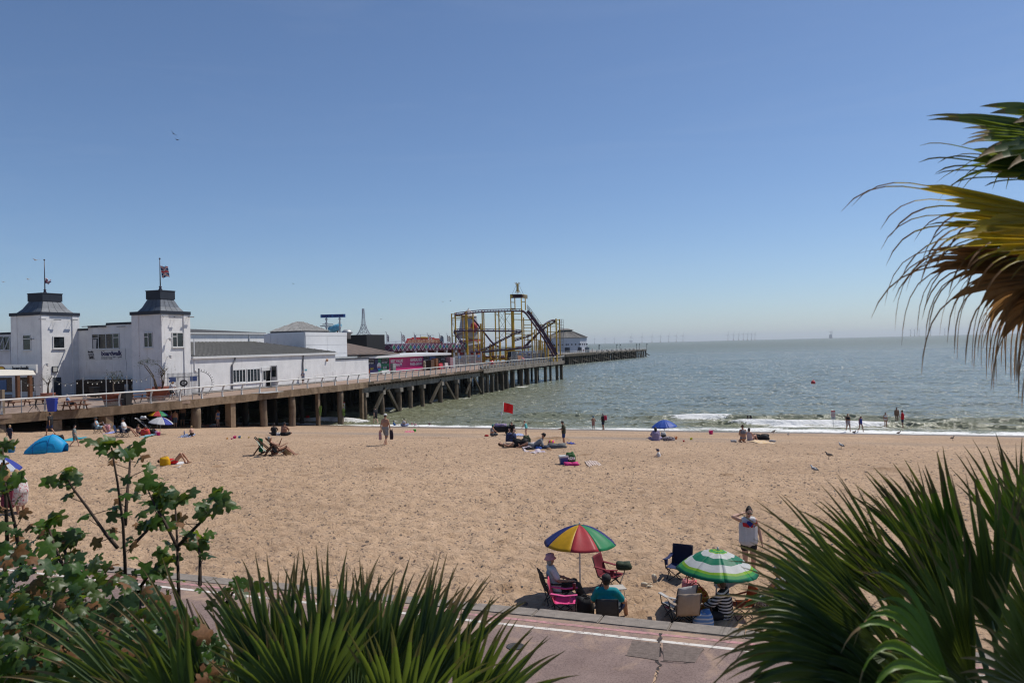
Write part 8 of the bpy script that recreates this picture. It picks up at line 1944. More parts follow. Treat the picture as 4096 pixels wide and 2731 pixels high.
for u in (.12, .66): q = a.lerp(b_, u) + Vector((.08, -.1, 1.75)); mb = MB(); mb.box(q, (.7, .03, .5), Matrix.Rotation(math.atan2(dv.y, dv.x), 3, 'Z')); mb.build('notice', cm((.05, .08, .2)), gt, world=True)
# cyclist
cp = dk(688, 1600); bk = thing('bicycle', 'black bicycle held by the rider on the pier', 'bicycle', cp, YAW + R(-85)); rim = MB(); rim.tube([(0, .33 * math.cos(t), .34 + .33 * math.sin(t)) for t in np.linspace(0, 2 * PI, 25)], .02, 6, False)
for t in np.linspace(0, PI, 7)[:-1]: rim.beam((0, .33 * math.cos(t), .34 + .33 * math.sin(t)), (0, -.33 * math.cos(t), .34 - .33 * math.sin(t)), .006)
rim = rim.mesh('wheel', blk)
for y in (-.52, .52): o = mkobj('wheel', rim, bk); o.location = (0, y, 0)
mb = MB()
for u, v in (((0, -.52, .34), (0, -.2, .8)), ((0, -.52, .34), (0, 0, .3)), ((0, 0, .3), (0, -.2, .85)), ((0, 0, .3), (0, .4, .8)), ((0, -.18, .8), (0, .4, .85)), ((0, .52, .34), (0, .38, 1.0)), ((-.28, .32, 1.05), (.28, .32, 1.05))): mb.tube([u, v], .02, 6)
mb.build('frame', M('bike_frame', (.03, .05, .12), .4), bk); mb = MB(); mb.ell((0, -.22, .9), (.08, .14, .04), None, 8, 6); mb.build('saddle', blk, bk)
th, J, F = person('rider in white top with long fair hair astride the black bicycle', cp + Vector((0, 0, .0)), -85, 1.68, P_(shift(STAND, -.15, .06, .35), knL=(-.12, .22, .62), anL=(-.12, .1, .12), knR=(.12, .1, .55), anR=(.12, .0, .1), elL=(-.25, .3, 1.2), wrL=(-.25, .35, 1.05), elR=(.25, .3, 1.2), wrR=(.25, .35, 1.05)), 'tan', ('tee', cm((.55, .54, .55))), ('shorts', cm((.02, .02, .02))), ('blonde', 'long')); glasses(th, F)
th, J, F = person('person in grey-blue shirt leaning by the pavilion drainpipe', on_deck_s(1212, SW + .45), 165, 1.72, P_(STAND, elL=(-.2, .1, 1.12), wrL=(-.05, .2, 1.25), elR=(.22, .1, 1.12), wrR=(.05, .2, 1.2)), 'tan', ('tee', cm((.2, .22, .28))), ('shorts', cm((.02, .02, .02))), ('grey', 'short'))
# ramp plate and handrail by the pavilion
mb = MB(); q = dk(1070, 1570); mb.box(q + Vector((0, 0, .03)), (1.6, 3.2, .05)); solo('ramp_plate', mb, M('plate_pale', (.4, .4, .39), .7), 'pale steel plate laid on the deck before the pavilion door', 'plate', q)
hr = thing('ramp_handrail', 'pale tubular handrail beside the pavilion end ramp', 'handrail', on_deck_s(1290, SW + 1.2)); a, b_ = on_deck_s(1260, SW + 1.2), on_deck_s(1332, SW + 1.2)
for z in (.5, 1.05): mb = MB(); mb.tube([a + Vector((0, 0, z)), b_ + Vector((0, 0, z + .35))], .03, 6); mb.build('rail', upvc, hr, world=True)
for u in (0, .5, 1): q = a.lerp(b_, u); mb = MB(); mb.tube([q, q + Vector((0, 0, 1.05 + .35 * u))], .03, 6); mb.build('post', upvc, hr, world=True)
# clutter before the hoarding
sf = SH + 1.6
def hb(x): return on_deck_s(x, sf)
def boxy(name, label, cat, x, w, d, h, mat, detail=None, dz=0.):
 p = hb(x); th = thing(name, label, cat, p); mb = MB(); mb.box2((-d / 2, -w / 2, dz), (d / 2, w / 2, h)); mb.build('body', mat, th)
 if detail: detail(th, w, d, h)
 return th
def slats(th, w, d, h):
 for k in range(5): mb = MB(); mb.box2((d / 2 + .002, -w / 2 + .03, h * (k + .15) / 5), (d / 2 + .03, w / 2 - .03, h * (k + .8) / 5)); mb.build('slat', wood, th)
boxy('grey_cabinet', 'grey metal cabinet standing before the pink hoarding', 'cabinet', 1573, 1.1, .5, 1.7, M('cabinet_grey', (.2, .21, .21), .5), lambda th, w, d, h: (lambda mb: (mb.box2((d / 2, -.4, .9), (d / 2 + .02, .4, h - .1)), mb.build('door', M('cabinet_pale', (.3, .31, .31), .5), th)))(MB()))
for x, w, c, lb in ((1540, 2.6, (.5, .5, .48), 'white upturned hull shape lying before the hoarding'), (1762, 1.5, (.50, .03, .04), 'red plastic road barrier at the end of the hoarding'), (1785, 1.5, (.55, .45, .43), 'white plastic road barrier beside the red one')):
 p = hb(x); th = thing('road_barrier' if x > 1700 else 'dinghy_hull', lb, 'barrier' if x > 1700 else 'boat', p); mb = MB(); mb.prism([(.3, -w / 2, 0), (.12, -w / 2, 1.15 if x > 1700 else .6), (-.12, -w / 2, 1.15 if x > 1700 else .6), (-.3, -w / 2, 0)], (0, w, 0)); mb.build('shell', plast(c), th); mb = MB(); mb.box((.23, 0, .3), (.08, w * .7, .15)); mb.build('slot', plast(tuple(v * .6 for v in c)), th)
boxy('crate_stack', 'stack of dark slatted crates before the hoarding', 'crates', 1722, 1.5, 1.0, 1.9, pl_, slats); boxy('crate_stack', 'stack of orange slatted crates right of the dark stack', 'crates', 1741, 1.0, .9, 2.1, M('crate_orange', (.32, .12, .04), .7), slats)
boxy('wrapped_freezer', 'pink cabinet wrapped in clear plastic at the hoarding end', 'cabinet', 1800, 1.5, 1.0, 2.2, M('wrapped_pink', (.32, .18, .2), .25), lambda th, w, d, h: (lambda mb: (mb.box2((-d / 2 - .05, w / 2 - .2, 0), (d / 2 + .06, w / 2 + .35, h)), mb.build('plastic_wrap', M('wrap_pale', (.5, .52, .54), .2), th)))(MB()))
p = hb(1698); th = thing('cutout_figure', 'plain painted cut-out board standing before the pink hoarding', 'board', p); mb = MB(); mb.lathe([(.3, 0), (.25, .5), (.32, .9), (.2, 1.1), (.28, 1.4), (.2, 1.75), (.02, 1.8)], n=12); mb.build('figure', M('cutout_cream', (.4, .32, .22), .7, .5, 6), th, True)
# telehandler by the coaster
p = on_deck_s(2055, -63.5); tv = thing('telehandler', 'orange site loader with a black cab behind the seaward railing', 'loader', p, .1); orr = M('loader_orange', (.45, .16, .02), .5)
mb = MB(); mb.prism([(-1, .2, .7), (-1, 4.6, .7), (-1, 4.6, 1.5), (-1, 3.9, 1.9), (-1, .2, 1.9)], (2, 0, 0)); mb.build('engine_hood', orr, tv); mb = MB(); mb.prism([(-.9, -1.6, .8), (-.9, .2, .8), (-.9, .1, 2.9), (-.9, -1.2, 2.9), (-.9, -1.6, 2.0)], (1.8, 0, 0)); cab = mb.build('cab', M('cab_black', (.015, .015, .017), .5), tv)
for x in (.905,): mb = MB(); mb.prism([(x, -1.4, 1.6), (x, -.1, 1.6), (x, -.1, 2.75), (x, -1.1, 2.75)], (.01, 0, 0)); mb.build('cab_window', glass, cab)
mb = MB(); mb.beam((0, 3.5, 2.2), (0, -3.5, 1.2), .45, .5); mb.build('boom', M('boom_dark', (.06, .05, .04), .6), tv); mb = MB(); mb.lathe([(.55, 0), (.55, .9), (.4, 1.1)], n=16); o = mb.build('tank', plast((.5, .03, .04)), tv, True); o.location = (.9, 5.0, .9); o.rotation_euler = (PI / 2, 0, 0)
for y in (-.9, 3.2):
 for x in (-1, 1): mb = MB(); mb.tube([(x * 1.2, y, .6), (x * .8, y, .6)], .6, 16); w_ = mb.build('wheel', blk, tv); mb = MB(); mb.tube([(x * 1.21, y, .6), (x * 1.0, y, .6)], .28, 12); mb.build('hub', orr, w_)
p = on_deck_s(1968, -61.5); mb = MB(); mb.lathe([(.42, 0), (.5, .5), (.45, 1.0), (.28, 1.3), (.01, 1.35)], p, 14); solo('red_cone_bin', mb, plast((.5, .03, .03)), 'rounded red container behind the railing at the raised edge', 'container', p, smooth=True)
p = on_deck_s(2110, -66); mb = MB()
for z in (1.2, 2.6): mb.beam(p + Vector((0, -5, z)), p + Vector((0, 6, z)), .25)
for y in (-5, -2.2, .5, 3.2, 6): mb.beam(p + Vector((0, y, 0)), p + Vector((0, y, 2.6)), .2)
mb.beam(p + Vector((0, -2, 1.2)), p + Vector((0, .5, 2.6)), .15); solo('blue_gantry', mb, M('gantry_blue', (.02, .06, .30), .5), 'low blue steel gantry beside the loader', 'gantry', p)
# far arm: lamp posts, benches, shelter and people as small things
for i, x in enumerate((2395, 2398, 2467, 2480, 2546, 2557, 2587)):
 q = on_z(x, 1399, DZ)
 k_ = min(1., 445 / q.y) if q.y > 445 else 1.; q = Vector((q.x * k_, q.y * k_, DZ)); mb = MB(); mb.tube([q, q + Vector((0, 0, 3.4))], .1, 6); mb.box(q + Vector((.25, 0, 3.1)), (.5, .1, .5)); solo('pier_mast', mb, slate, 'dark mast on the far arm, %s from the left' % ('first', 'second', 'third', 'fourth', 'fifth', 'sixth', 'seventh')[i], 'mast', q, 'masts on the far arm')
for i in range(9):
 t = 385 + i * 9; q = Vector((fs_(t) - 2.2, t, DZ)); mb = MB(); mb.box(q + Vector((0, 0, .45)), (.5, 3.4, .12)); mb.box(q + Vector((-.25, 0, .75)), (.1, 3.4, .5))
 for y in (-1.4, 1.4): mb.box(q + Vector((0, y, .2)), (.4, .12, .4))
 solo('pier_bench', mb, slate, 'dark bench on the far arm of the pier, %s from the shore' % ('first', 'second', 'third', 'fourth', 'fifth', 'sixth', 'seventh', 'eighth', 'ninth')[i], 'bench', q, 'benches on the far arm')
q = Vector((fs_(376) - 4, 376, DZ)); mb = MB(); mb.box2((q.x - 1.2, q.y - 2, DZ), (q.x - 1.1, q.y + 2, DZ + 2.4)); mb.box2((q.x - 1.2, q.y - 2, DZ + 2.4), (q.x + 1.2, q.y + 2, DZ + 2.5)); mb.box2((q.x - 1.1, q.y - 2, DZ), (q.x + 1.1, q.y - 1.9, DZ + 2.39)); solo('shelter', mb, M('shelter_grey', (.2, .22, .24), .4), 'small grey shelter at the landward end of the far arm', 'shelter', q)
for i, (x, c, lb) in enumerate(((2280, (.03, .04, .12), 'dark blue'), (2292, (.1, .1, .14), 'grey'), (2314, (.2, .02, .04), 'dark red'), (2318, (.5, .5, .5), 'white'), (2370, (.4, .04, .04), 'bright red'), (2336, (.35, .2, .2), 'pink'))):
 q = Vector((fs_(362 + i) - 1.5 - i % 2, 350 + (x - 2280) * .28, DZ)); person('distant visitor in %s on the far arm of the pier' % lb, q, 90 * (i % 4), 1.72, STAND, 'tan', ('tee', cm(c)), ('shorts', cm((.03, .03, .05))), ('dark', 'short'))

# ================================================================== offshore wind farm
tw = M('turbine_grey', (.30, .32, .35), .6)
tmb = MB(); tmb.tube([(0, 0, 0), (0, 0, 75)], [2.6, 1.6], 8)
tow = tmb.mesh('tower', tw); nac = MB(); nac.box((0, 1.5, 76), (3.6, 10, 3.6)); nac = nac.mesh('nacelle', tw); bl_ = MB(); bl_.prism([(-1.6, 0, 1), (1.2, 0, 3), (.3, 0, 52), (-.2, 0, 52), (-2.0, 0, 10)], (0, .6, 0)); bl_ = bl_.mesh('blade', tw); tp_ = MB(); tp_.box((0, 0, 6), (7, 7, 12)); tp_ = tp_.mesh('foundation', M('turbine_yellow', (.35, .3, .15), .7))
TX = (2378, 2420, 2458, 2524, 2568, 2608, 2642, 2675, 2705, 2732, 2912, 2934, 2955, 2973, 2990, 3006, 3020, 3322, 3328, 3643, 3659, 3677, 3723, 3780, 4022)
for i, x in enumerate(TX):
 D = 9400 if i > 2 else 11500 + 400 * i; q = at_d(x, 1360, D); th = thing('wind_turbine', 'faint offshore wind turbine %s' % (['standing nearest the round hall', 'second right of the round hall', 'third right of the round hall', 'with a wide platform right of the hall', 'fifth right of the hall', 'sixth right of the hall', 'seventh right of the hall', 'eighth right of the hall', 'ninth right of the hall', 'last of the group by the pier', 'leftmost of the middle group of seven', 'second of the middle seven', 'third of the middle seven', 'fourth of the middle seven', 'fifth of the middle seven', 'sixth of the middle seven', 'rightmost of the middle group of seven', 'left of the close lone pair', 'right of the close lone pair', 'first of the group near the palm tips', 'second of the group near the palm tips', 'third of the group near the palm tips', 'behind the hanging dry palm tips', 'behind the middle dry palm tips', 'farthest right behind the palm'][i]), 'wind turbine', (q.x, q.y, SEA), YAW + .5, 'offshore wind farm')
 for nm, me in (('foundation', tp_), ('tower', tow), ('nacelle', nac)): mkobj(nm, me, th)
 for k in range(3): o = mkobj('blade', bl_, th); o.location = (0, -4, 76); o.rotation_euler = (0, (.12 + i * .03) + k * 2.094, 0)
 if i in (3, 17): mb = MB(); mb.box((0, 0, 22), (34 if i == 3 else 20, 20, 10 if i == 3 else 44)); mb.tube([(0, 0, 0), (0, 0, 20)], 4, 8); mb.build('platform', tw, th)
# ================================================================== plants in the foreground
def leafmat(name, c1, c2, tip, trans=.35, rough=.42, glow=(.35, .45, .03)):
 m, n, l, b = nt(name); tc = n.new('ShaderNodeTexCoord'); V = tc.outputs['Object']
 rp = ramp(n, [(.32, c1), (.68, c2)]); l.new(noise(n, l, V, 5, 5, .6).outputs['Fac'], rp.inputs['Fac'])
 mx_ = ramp(n, [(.58, (0, 0, 0)), (.72, (1, 1, 1))]); l.new(noise(n, l, V, 14, 4, .65, 1.).outputs['Fac'], mx_.inputs['Fac'])
 c = mixc(n, l, math_(n, l, 'MULTIPLY', mx_.outputs['Color'], .55 if tip else 0), rp.outputs['Color'], tip or c1)
 l.new(c, b.inputs['Base Color']); b.inputs['Roughness'].default_value = rough; b.inputs['Specular IOR Level'].default_value = .35
 tb = n.new('ShaderNodeBsdfTranslucent'); tcx = mixc(n, l, .5, c, glow, 'MIX'); l.new(tcx, tb.inputs['Color']); ms = n.new('ShaderNodeMixShader'); ms.inputs[0].default_value = trans; l.new(b.outputs[0], ms.inputs[1]); l.new(tb.outputs[0], ms.inputs[2]); l.new(ms.outputs[0], n['Material Output'].inputs['Surface'])
 return m
pg = leafmat('palm_green', (.036, .066, .018), (.082, .125, .04), None, .38); pgl = leafmat('palm_green_light', (.07, .15, .015), (.14, .25, .03), None, .45); ptip = leafmat('palm_tip_dry', (.14, .085, .035), (.22, .15, .07), None, .2, .7)
pyel = leafmat('palm_yellowing', (.24, .22, .015), (.58, .38, .025), (.45, .25, .04), .6, .42, (.7, .5, .04)); pbrn = leafmat('palm_dead', (.15, .075, .03), (.32, .18, .08), (.08, .045, .025), .5, .75, (.4, .2, .06)); pst = leafmat('palm_stalk', (.07, .10, .03), (.12, .15, .05), None, .0)
def frond(hub, tip, nrm, nb, spread, mats, hang=.06, wmax=.0135, seed=0, root=None, fuse=.3, curl=0., lenvar=.15, hstart=.35, thread=0, dn=1.35):
 """fan leaf: folded blades joined near the hub, free and drooping beyond"""
 rr = random.Random(seed); mb = MB(); d0 = (tip - hub); L = d0.length; d0.normalize(); nrm = (nrm - d0 * nrm.dot(d0)).normalized(); sd = d0.cross(nrm).normalized(); NS = 15
 nb = int(nb * dn)
 for k in range(nb):
  a = (k / (nb - 1) - .5) * spread + rr.uniform(-.02, .02); ca, sa = math.cos(a), math.sin(a); d = (d0 * ca + sd * sa).normalized(); ln = L * (.72 + .28 * math.cos(a)) * (1 + rr.uniform(-lenvar, lenvar * .4)); s_ = (sd * ca - d0 * sa).normalized()
  p = hub.copy(); dv = d.copy(); base = len(mb.v); hg = hang * rr.uniform(.6, 1.4); tw_ = rr.uniform(-.35, .35); cv = nrm * curl * (a / spread * 2) ** 2
  for i in range(NS + 1):
   u = i / NS; w = min(wmax * (u / .42 + .10), wmax) if u < .5 else wmax * max(0, 1 - ((u - .5) / .5) ** 1.25) + .0006
   if thread and u > .6: w = min(w, wmax * .14 + .0006)
   sv = (s_ + nrm * tw_ * u).normalized(); fold = nrm * w * .55
   mb.v += [tuple(p - sv * w + fold + cv * u), tuple(p - fold * .4 + cv * u), tuple(p + sv * w + fold + cv * u)]
   if u > hstart: dv = (dv + Vector((rr.uniform(-.04, .04), rr.uniform(-.04, .04), -hg * (u - hstart) * 2.2))).normalized()
   p = p + dv * ln / NS
  for i in range(NS):
   q = base + i * 3; mi = 1 if i >= NS - 3 else 0; mb.f += [(q, q + 1, q + 4, q + 3), (q + 1, q + 2, q + 5, q + 4)]; mb.mi += [mi, mi]
 if root is not None: mb.m = 2; mid = hub.lerp(root, .5) + Vector((0, 0, -.03)); mb.tube([root, mid, hub, hub + d0 * L * .12], [.014, .011, .009, .004], 6)
 return mb
def zat(p): return Vector((p.x, p.y, zbank(p.y)))
back = (CAM - at_d(2048, 1400, 3)).normalized()
def palm(label, rootpx, rootD, fronds, trunk=True, rz=None, tr=.07):
 root = at_d(*rootpx, rootD); g = zat(root); th = thing('fan_palm', label, 'palm', g)
 if trunk:
  mb = MB(); P = [g - Vector((0, 0, .2)), g.lerp(root, .5), root]; zz = np.linspace(0, 1, 14); mb.tube([(g - Vector((0, 0, .2))).lerp(root, z) + Vector((.01 * math.sin(z * 40), .01 * math.cos(z * 33), 0)) for z in zz], [tr * (1.15 - .25 * z + .12 * (i % 2)) for i, z in enumerate(zz)], 10); mb.build('trunk', bark, th, world=True)
  fib = MB(); r_2 = random.Random(5)
  for k in range(70): z = r_2.random(); c = g.lerp(root, z); a = r_2.uniform(0, 6.28); o_ = Vector((math.cos(a), math.sin(a), 0)) * tr * 1.05; fib.beam(c + o_, c + o_ * 1.9 + Vector((0, 0, .12)), .022, .008)
  stuff(fib.build('trunk_fibre', pbrn, th, world=True))
 for i, (h, hD, t, tD, nb, sp, mats, kw) in enumerate(fronds):
  hub = at_d(*h, hD); tip = at_d(*t, tD); nr = kw.pop('n', back + Vector((.2, .1, .6))); mb = frond(hub, tip, nr, nb, R(sp), mats, seed=i * 7 + int(h[0]), root=root, **kw); mb.build('frond', list(mats) + [pst] if len(mats) == 2 else mats, th, True, world=True)
 return th
G = (pg, ptip); GL = (pgl, ptip); Y = (pyel, pbrn); B = (pbrn, pbrn)
palm('dark green fan palm spreading across the bottom centre', (1340, 3150), 3.3, [
 ((860, 2860), 3.2, (300, 2480), 3.0, 16, 70, G, {}), ((1120, 2840), 3.3, (1010, 2240), 3.4, 16, 46, G, {}), ((1320, 2860), 3.2, (1300, 2200), 3.3, 18, 52, G, {}), ((1500, 2880), 3.3, (1640, 2255), 3.5, 18, 50, G, {}), ((1640, 2880), 3.2, (1900, 2275), 3.4, 16, 40, G, {}),
 ((1820, 2960), 3.1, (2110, 2470), 3.1, 15, 60, G, {}), ((1420, 2950), 3.5, (1450, 2330), 3.8, 20, 90, G, {}), ((1000, 2960), 3.5, (760, 2420), 3.8, 18, 76, G, {}), ((620, 2900), 3.0, (40, 2620), 2.8, 13, 50, G, {}), ((1230, 2900), 3.0, (1150, 2360), 2.9, 16, 80, G, {}), ((1600, 2980), 3.0, (1760, 2480), 2.9, 16, 80, G, {}), ((760, 2980), 2.8, (430, 2560), 2.6, 14, 60, G, {}), ((1460, 2860), 3.6, (1560, 2290), 4.0, 18, 70, G, {}), ((1120, 2980), 3.0, (900, 2560), 2.9, 14, 80, G, {})])
palm('large fan palm filling the lower right corner', (4050, 2950), 2.9, [
 ((3560, 2540), 2.7, (2980, 2140), 2.6, 18, 48, G, {'dn': 1.05, 'wmax': .0115}), ((3560, 2620), 2.6, (2860, 2420), 2.4, 20, 60, G, {'dn': 1.05, 'wmax': .0115}), ((3620, 2760), 2.5, (2820, 2600), 2.3, 18, 64, G, {'hang': .3}), ((3640, 2460), 2.9, (3260, 1990), 2.9, 18, 44, G, {'dn': 1.05, 'wmax': .0115}), ((3860, 2400), 3.1, (3580, 1850), 3.2, 20, 40, GL, {'n': back + Vector((-.4, .2, .3))}), ((4110, 2330), 3.2, (3960, 1760), 3.3, 18, 46, GL, {'dn': 1.05, 'wmax': .0115}), ((4200, 2300), 2.8, (4120, 1690), 2.7, 16, 44, G, {'dn': 1.05, 'wmax': .0115}),
 ((3820, 2520), 2.8, (3480, 1960), 2.8, 20, 52, G, {'dn': 1.05, 'wmax': .0115}), ((3980, 2560), 2.6, (3860, 1900), 2.6, 18, 56, G, {'dn': 1.05, 'wmax': .0115}), ((3900, 2760), 2.4, (3560, 2260), 2.3, 22, 100, G, {'dn': 1.05, 'wmax': .0115}), ((4150, 2760), 2.3, (4060, 2200), 2.2, 20, 100, G, {'dn': 1.05, 'wmax': .0115}), ((3760, 2860), 2.6, (3180, 2520), 2.5, 22, 90, G, {'dn': 1.05, 'wmax': .0115}), ((3700, 2940), 2.4, (3080, 2780), 2.3, 18, 80, G, {'hang': .3}), ((4200, 2620), 2.9, (3980, 2060), 2.9, 20, 90, G, {'dn': 1.05, 'wmax': .0115}), ((3480, 2720), 2.8, (3000, 2300), 2.9, 16, 50, G, {'dn': 1.05, 'wmax': .0115}), ((4260, 2480), 2.4, (4230, 1850), 2.3, 16, 70, G, {'dn': 1.05, 'wmax': .0115}), ((3800, 2720), 2.2, (3380, 2560), 2.0, 10, 120, GL, {'hang': .5})])
HN = Vector((0, 0, 1)) + back * .9
def hk(hang, hs, w=.017, th=1): return {'hang': hang, 'hstart': hs, 'wmax': w, 'thread': th, 'n': HN, 'dn': 1.0, 'lenvar': .22}
palm('tall fan palm leaning in from the right with yellow and dead hanging fronds', (4620, 1000), 3.0, [
 ((4330, 560), 2.9, (3790, 540), 2.8, 11, 50, G, hk(.25, .72, .030, 0)), ((4270, 470), 3.0, (3980, 470), 2.9, 4, 40, G, hk(.05, .6, .032, 0)), ((4340, 700), 2.9, (3720, 640), 2.9, 8, 36, G, hk(.5, .72, .026)),
 ((4360, 880), 2.8, (3500, 830), 2.6, 9, 34, Y, hk(.55, .62, .021)), ((4360, 930), 2.9, (3560, 930), 2.8, 9, 30, Y, hk(.7, .58, .020)), ((4380, 960), 2.6, (3640, 1010), 2.5, 6, 26, Y, hk(.6, .55, .022)), ((4380, 1000), 2.75, (3800, 960), 2.7, 9, 40, G, hk(.3, .6, .02)),
 ((4340, 1050), 2.9, (3400, 1040), 2.8, 9, 22, B, hk(.85, .55, .017)), ((4340, 1090), 2.8, (3480, 1120), 2.7, 8, 26, B, hk(1.0, .50, .016)), ((4340, 1100), 2.9, (3700, 1200), 2.8, 11, 52, B, hk(.75, .36, .013)), ((4380, 1120), 2.7, (3900, 1260), 2.7, 10, 60, B, hk(.7, .33, .012)), ((4400, 1080), 2.6, (4060, 1230), 2.6, 9, 70, B, hk(.8, .3, .012)), ((4330, 1150), 2.85, (3780, 1330), 2.8, 10, 44, B, hk(.45, .3, .011))], tr=.085)
tp = [o for o in col.objects if o.name.startswith('fan_palm')][-1]; rt = at_d(4620, 1000, 3.0); r6 = random.Random(9); rgt = CR @ Vector((1, 0, 0)); fwd_ = CR @ Vector((0, 0, -1))
for i in range(16):      # the rest of the crown, beyond the right edge of the photo
 a = R(-80 + 160 * (i % 8) / 7); e = R((62, 38, 8, -6)[i % 4] + r6.uniform(-8, 8)); d = (rgt * math.cos(a) + fwd_ * math.sin(a)) * math.cos(e) + Vector((0, 0, math.sin(e)))
 if i > 11: d = (rgt * .25 + fwd_ * (1 if i % 2 else -.8)) * math.cos(e) + Vector((0, 0, math.sin(e)))
 mt = B if e < -.2 else Y if i % 5 == 0 else G; frond(rt + d * .5, rt + d * 1.25, Vector((0, 0, 1)) + d * .1 + rgt * .05, 16, R(110), mt, .9 if mt is B else .3, .019, 300 + i, rt, dn=1.2, thread=mt is B).build('frond', list(mt) + [pst], tp, True, world=True)
# ---- lobed shrub at the lower left
lg = [leafmat('shrub_leaf_green', (.026, .075, .010), (.06, .13, .016), None, .42), leafmat('shrub_leaf_scorched', (.03, .06, .013), (.06, .095, .02), (.17, .065, .02), .3), leafmat('shrub_leaf_dark', (.013, .034, .012), (.026, .058, .02), (.09, .042, .016), .22), leafmat('shrub_leaf_brown', (.12, .05, .02), (.2, .09, .035), (.06, .03, .015), .2, .7), leafmat('shrub_leaf_bluish', (.02, .055, .016), (.045, .09, .026), (.14, .06, .02), .3)]
def leaf_mesh(sd, mat, curl):
 rr = random.Random(sd); R0 = []
 for k in range(20):
  a = -PI * .92 + 2 * PI * .92 * k / 19; lob = abs(math.cos(a * 2.45)) ** 1.6; r = (.52 + .48 * lob * (1 - .25 * abs(a) / PI)) * (1 + rr.uniform(-.07, .07)); R0.append((r * math.sin(a), r * math.cos(a)))
 P = [(0, -.12, 0)] + [(x * .5, y * .5, .10 * abs(x) - curl * .25 * (x * x + y * y) * .3) for x, y in R0] + [(x, y, .16 * abs(x) - curl * (x * x + y * y) * .5 + rr.uniform(-.09, .09)) for x, y in R0]
 mb = MB(); n_ = 20; mb.add(P, [(0, 1 + k, 2 + k) for k in range(n_ - 1)] + [(1 + k, 1 + n_ + k, 2 + n_ + k, 2 + k) for k in range(n_ - 1)] + [(0, n_, 1)])
 return mb
LM = [leaf_mesh(i, None, (.5, .8, .3, .75, .6)[i % 5]) for i in range(10)]
LME = [m_.mesh('leaf', lg[i % 5], True) for i, m_ in enumerate(LM)]
sg = at_d(500, 2900, 4.4); shb = thing('lobed_shrub', 'leafy lobed shrub with scorched brown leaves at the lower left', 'shrub', zat(sg)); SO = shb.location.copy(); r5 = random.Random(21)
stem = M('stem_brown', (.045, .028, .018), .8, .3, 10); leaves = []
def add_leaf(p, size, kind=None, face=None):
 nv = (face or (back * r5.uniform(.1, .9) + Vector((r5.uniform(-.8, .8), r5.uniform(-.6, .6), r5.uniform(.2, 1.1))))).normalized(); a = r5.uniform(0, 6.28); t = nv.orthogonal().normalized(); t = Matrix.Rotation(a, 3, nv) @ t; s_ = nv.cross(t)
 k = kind if kind is not None else r5.choice([0, 0, 1, 1, 2, 2, 2, 4, 4, 3, 5, 5, 6, 7, 7, 9]); leaves.append((p, size, k, Matrix((s_, t, nv)).transposed()))
def twig(pts, D0, D1, w, tips=True, nl=9, size=.054):
 P = [at_d(x, y, D0 + (D1 - D0) * i / (len(pts) - 1)) for i, (x, y) in enumerate(pts)]; mb = MB(); mb.tube(P, [w * (1 - .6 * i / (len(P) - 1)) for i in range(len(P))], 6); mb.build('stem', stem, shb, True, world=True)
 for i in range(nl):
  u = (i + .5) / nl; s = u * (len(P) - 1); j = min(int(s), len(P) - 2); c = P[j].lerp(P[j + 1], s - j); o_ = Vector((r5.uniform(-1, 1), r5.uniform(-.6, .6), r5.uniform(-.25, .4))).normalized() * r5.uniform(.04, .10)
  mb = MB(); mb.tube([c, c + o_], .0022, 4); mb.build('leaf_stalk', stem, shb, world=True); add_leaf(c + o_ * 1.3, size * r5.uniform(.55, 1.0), 3 if r5.random() < .22 else None)
 if tips:
  for _ in range(9): add_leaf(P[-1] + Vector((r5.gauss(0, .055), r5.gauss(0, .04), r5.gauss(0, .035))), size * r5.uniform(.8, 1.25), r5.choice([0, 5, 0, 1, 6, 4]))
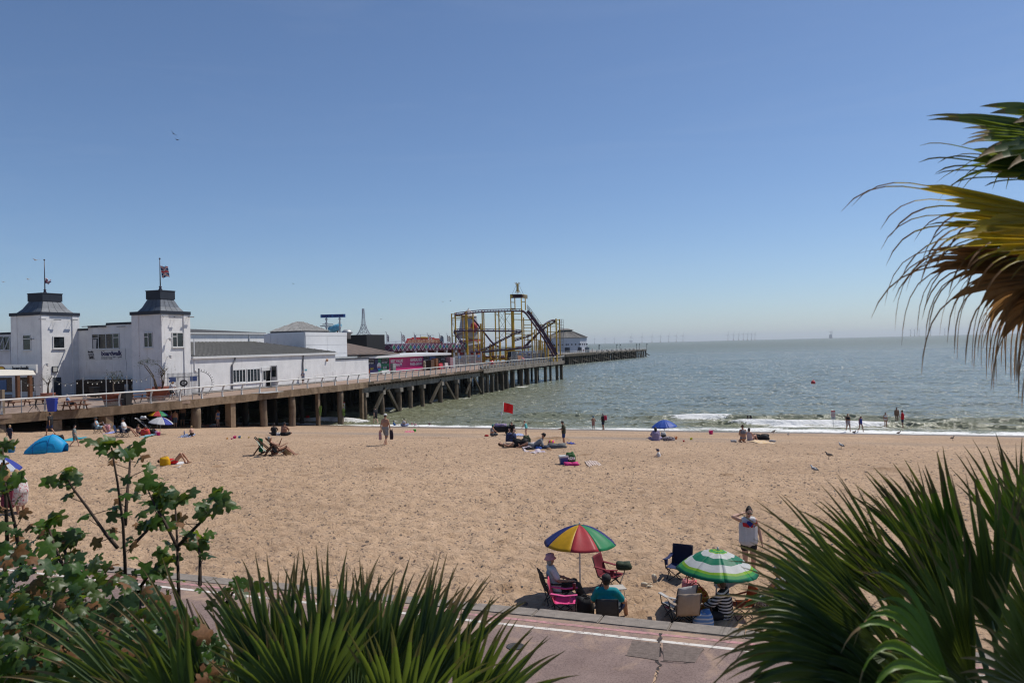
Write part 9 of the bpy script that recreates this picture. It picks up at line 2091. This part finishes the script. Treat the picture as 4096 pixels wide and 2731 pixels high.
for q in (((505, 2420), (500, 2250), (492, 2094), (470, 1930), (446, 1790)), ((500, 2100), (508, 1980), (518, 1880), (522, 1800)), ((470, 2190), (427, 2140), (350, 2030), (290, 1950), (262, 1900)), ((716, 2420), (713, 2300), (708, 2150), (700, 1995)), ((716, 2200), (660, 2090), (620, 2020), (592, 1960)), ((716, 2180), (780, 2110), (830, 2060), (862, 2020)), ((520, 2190), (590, 2120), (600, 2090)), ((800, 2340), (800, 2220), (790, 2170)), ((250, 2260), (210, 2160), (190, 2090)), ((270, 2330), (260, 2200), (290, 2150)), ((90, 2300), (60, 2100), (40, 2010), (20, 1930)), ((30, 2200), (20, 1900), (10, 1790)), ((540, 2380), (600, 2290), (640, 2250)), ((900, 2420), (930, 2370), (965, 2350))):
 twig(q, 4.5, 4.6 + r5.uniform(-.3, .2), .011, True, 8 if len(q) > 3 else 5)
for _ in range(1900):
 x = r5.uniform(-140, 900); lim = np.interp(x, [-140, 0, 150, 350, 520, 650, 800, 900], [2010, 2070, 2160, 2200, 2310, 2390, 2480, 2560]); y = lim + (2900 - lim) * r5.random() ** .72
 add_leaf(at_d(x, y, r5.uniform(3.5, 5.0) - (y - 2100) / 1500), .042 * r5.uniform(.6, 1.4), 3 if r5.random() < .10 else None)
for _ in range(26):
 x = r5.uniform(-80, 800); a = at_d(x, r5.uniform(2340, 2520), 4.2); b_ = at_d(x + r5.uniform(-200, 200), 2850, 3.9); mb = MB(); mb.tube([zat(b_), b_.lerp(a, .5) + Vector((r5.uniform(-.1, .1), 0, 0)), a], [.014, .01, .005], 6); mb.build('stem', stem, shb, True, world=True)
leaves.sort(key=lambda q: -q[1] / (q[0] - CAM).length)
for p, s_, k, rm in leaves[:300]:
 o = mkobj('leaf', LME[k], shb); o.matrix_local = Matrix.Translation(p - SO) @ rm.to_4x4() @ Matrix.Diagonal((s_, s_, s_, 1))
mb = MB()
for p, s_, k, rm in leaves[300:]:
 mb.m = k % 5; mb.add([p + rm @ (Vector(v) * s_) for v in LM[k].v], LM[k].f)
stuff(mb.build('foliage', lg, shb, True, world=True))
# ================================================================== sea haze: even, pale air round the whole place
m = bpy.data.materials.new('haze_air'); m.use_nodes = True; n = m.node_tree.nodes; n.clear()
out = n.new('ShaderNodeOutputMaterial'); pv = n.new('ShaderNodeVolumePrincipled')
pv.inputs['Color'].default_value = (.88, .955, 1.0, 1); pv.inputs['Density'].default_value = HAZE; pv.inputs['Anisotropy'].default_value = .2
m.node_tree.links.new(pv.outputs[0], out.inputs['Volume'])
mb = MB(); mb.box2((-48000, -900, -14), (48000, 47000, 230)); hz = stuff(mb.build('haze', m)); tag(hz, 'thin pale sea haze lying over the whole bay', 'haze')
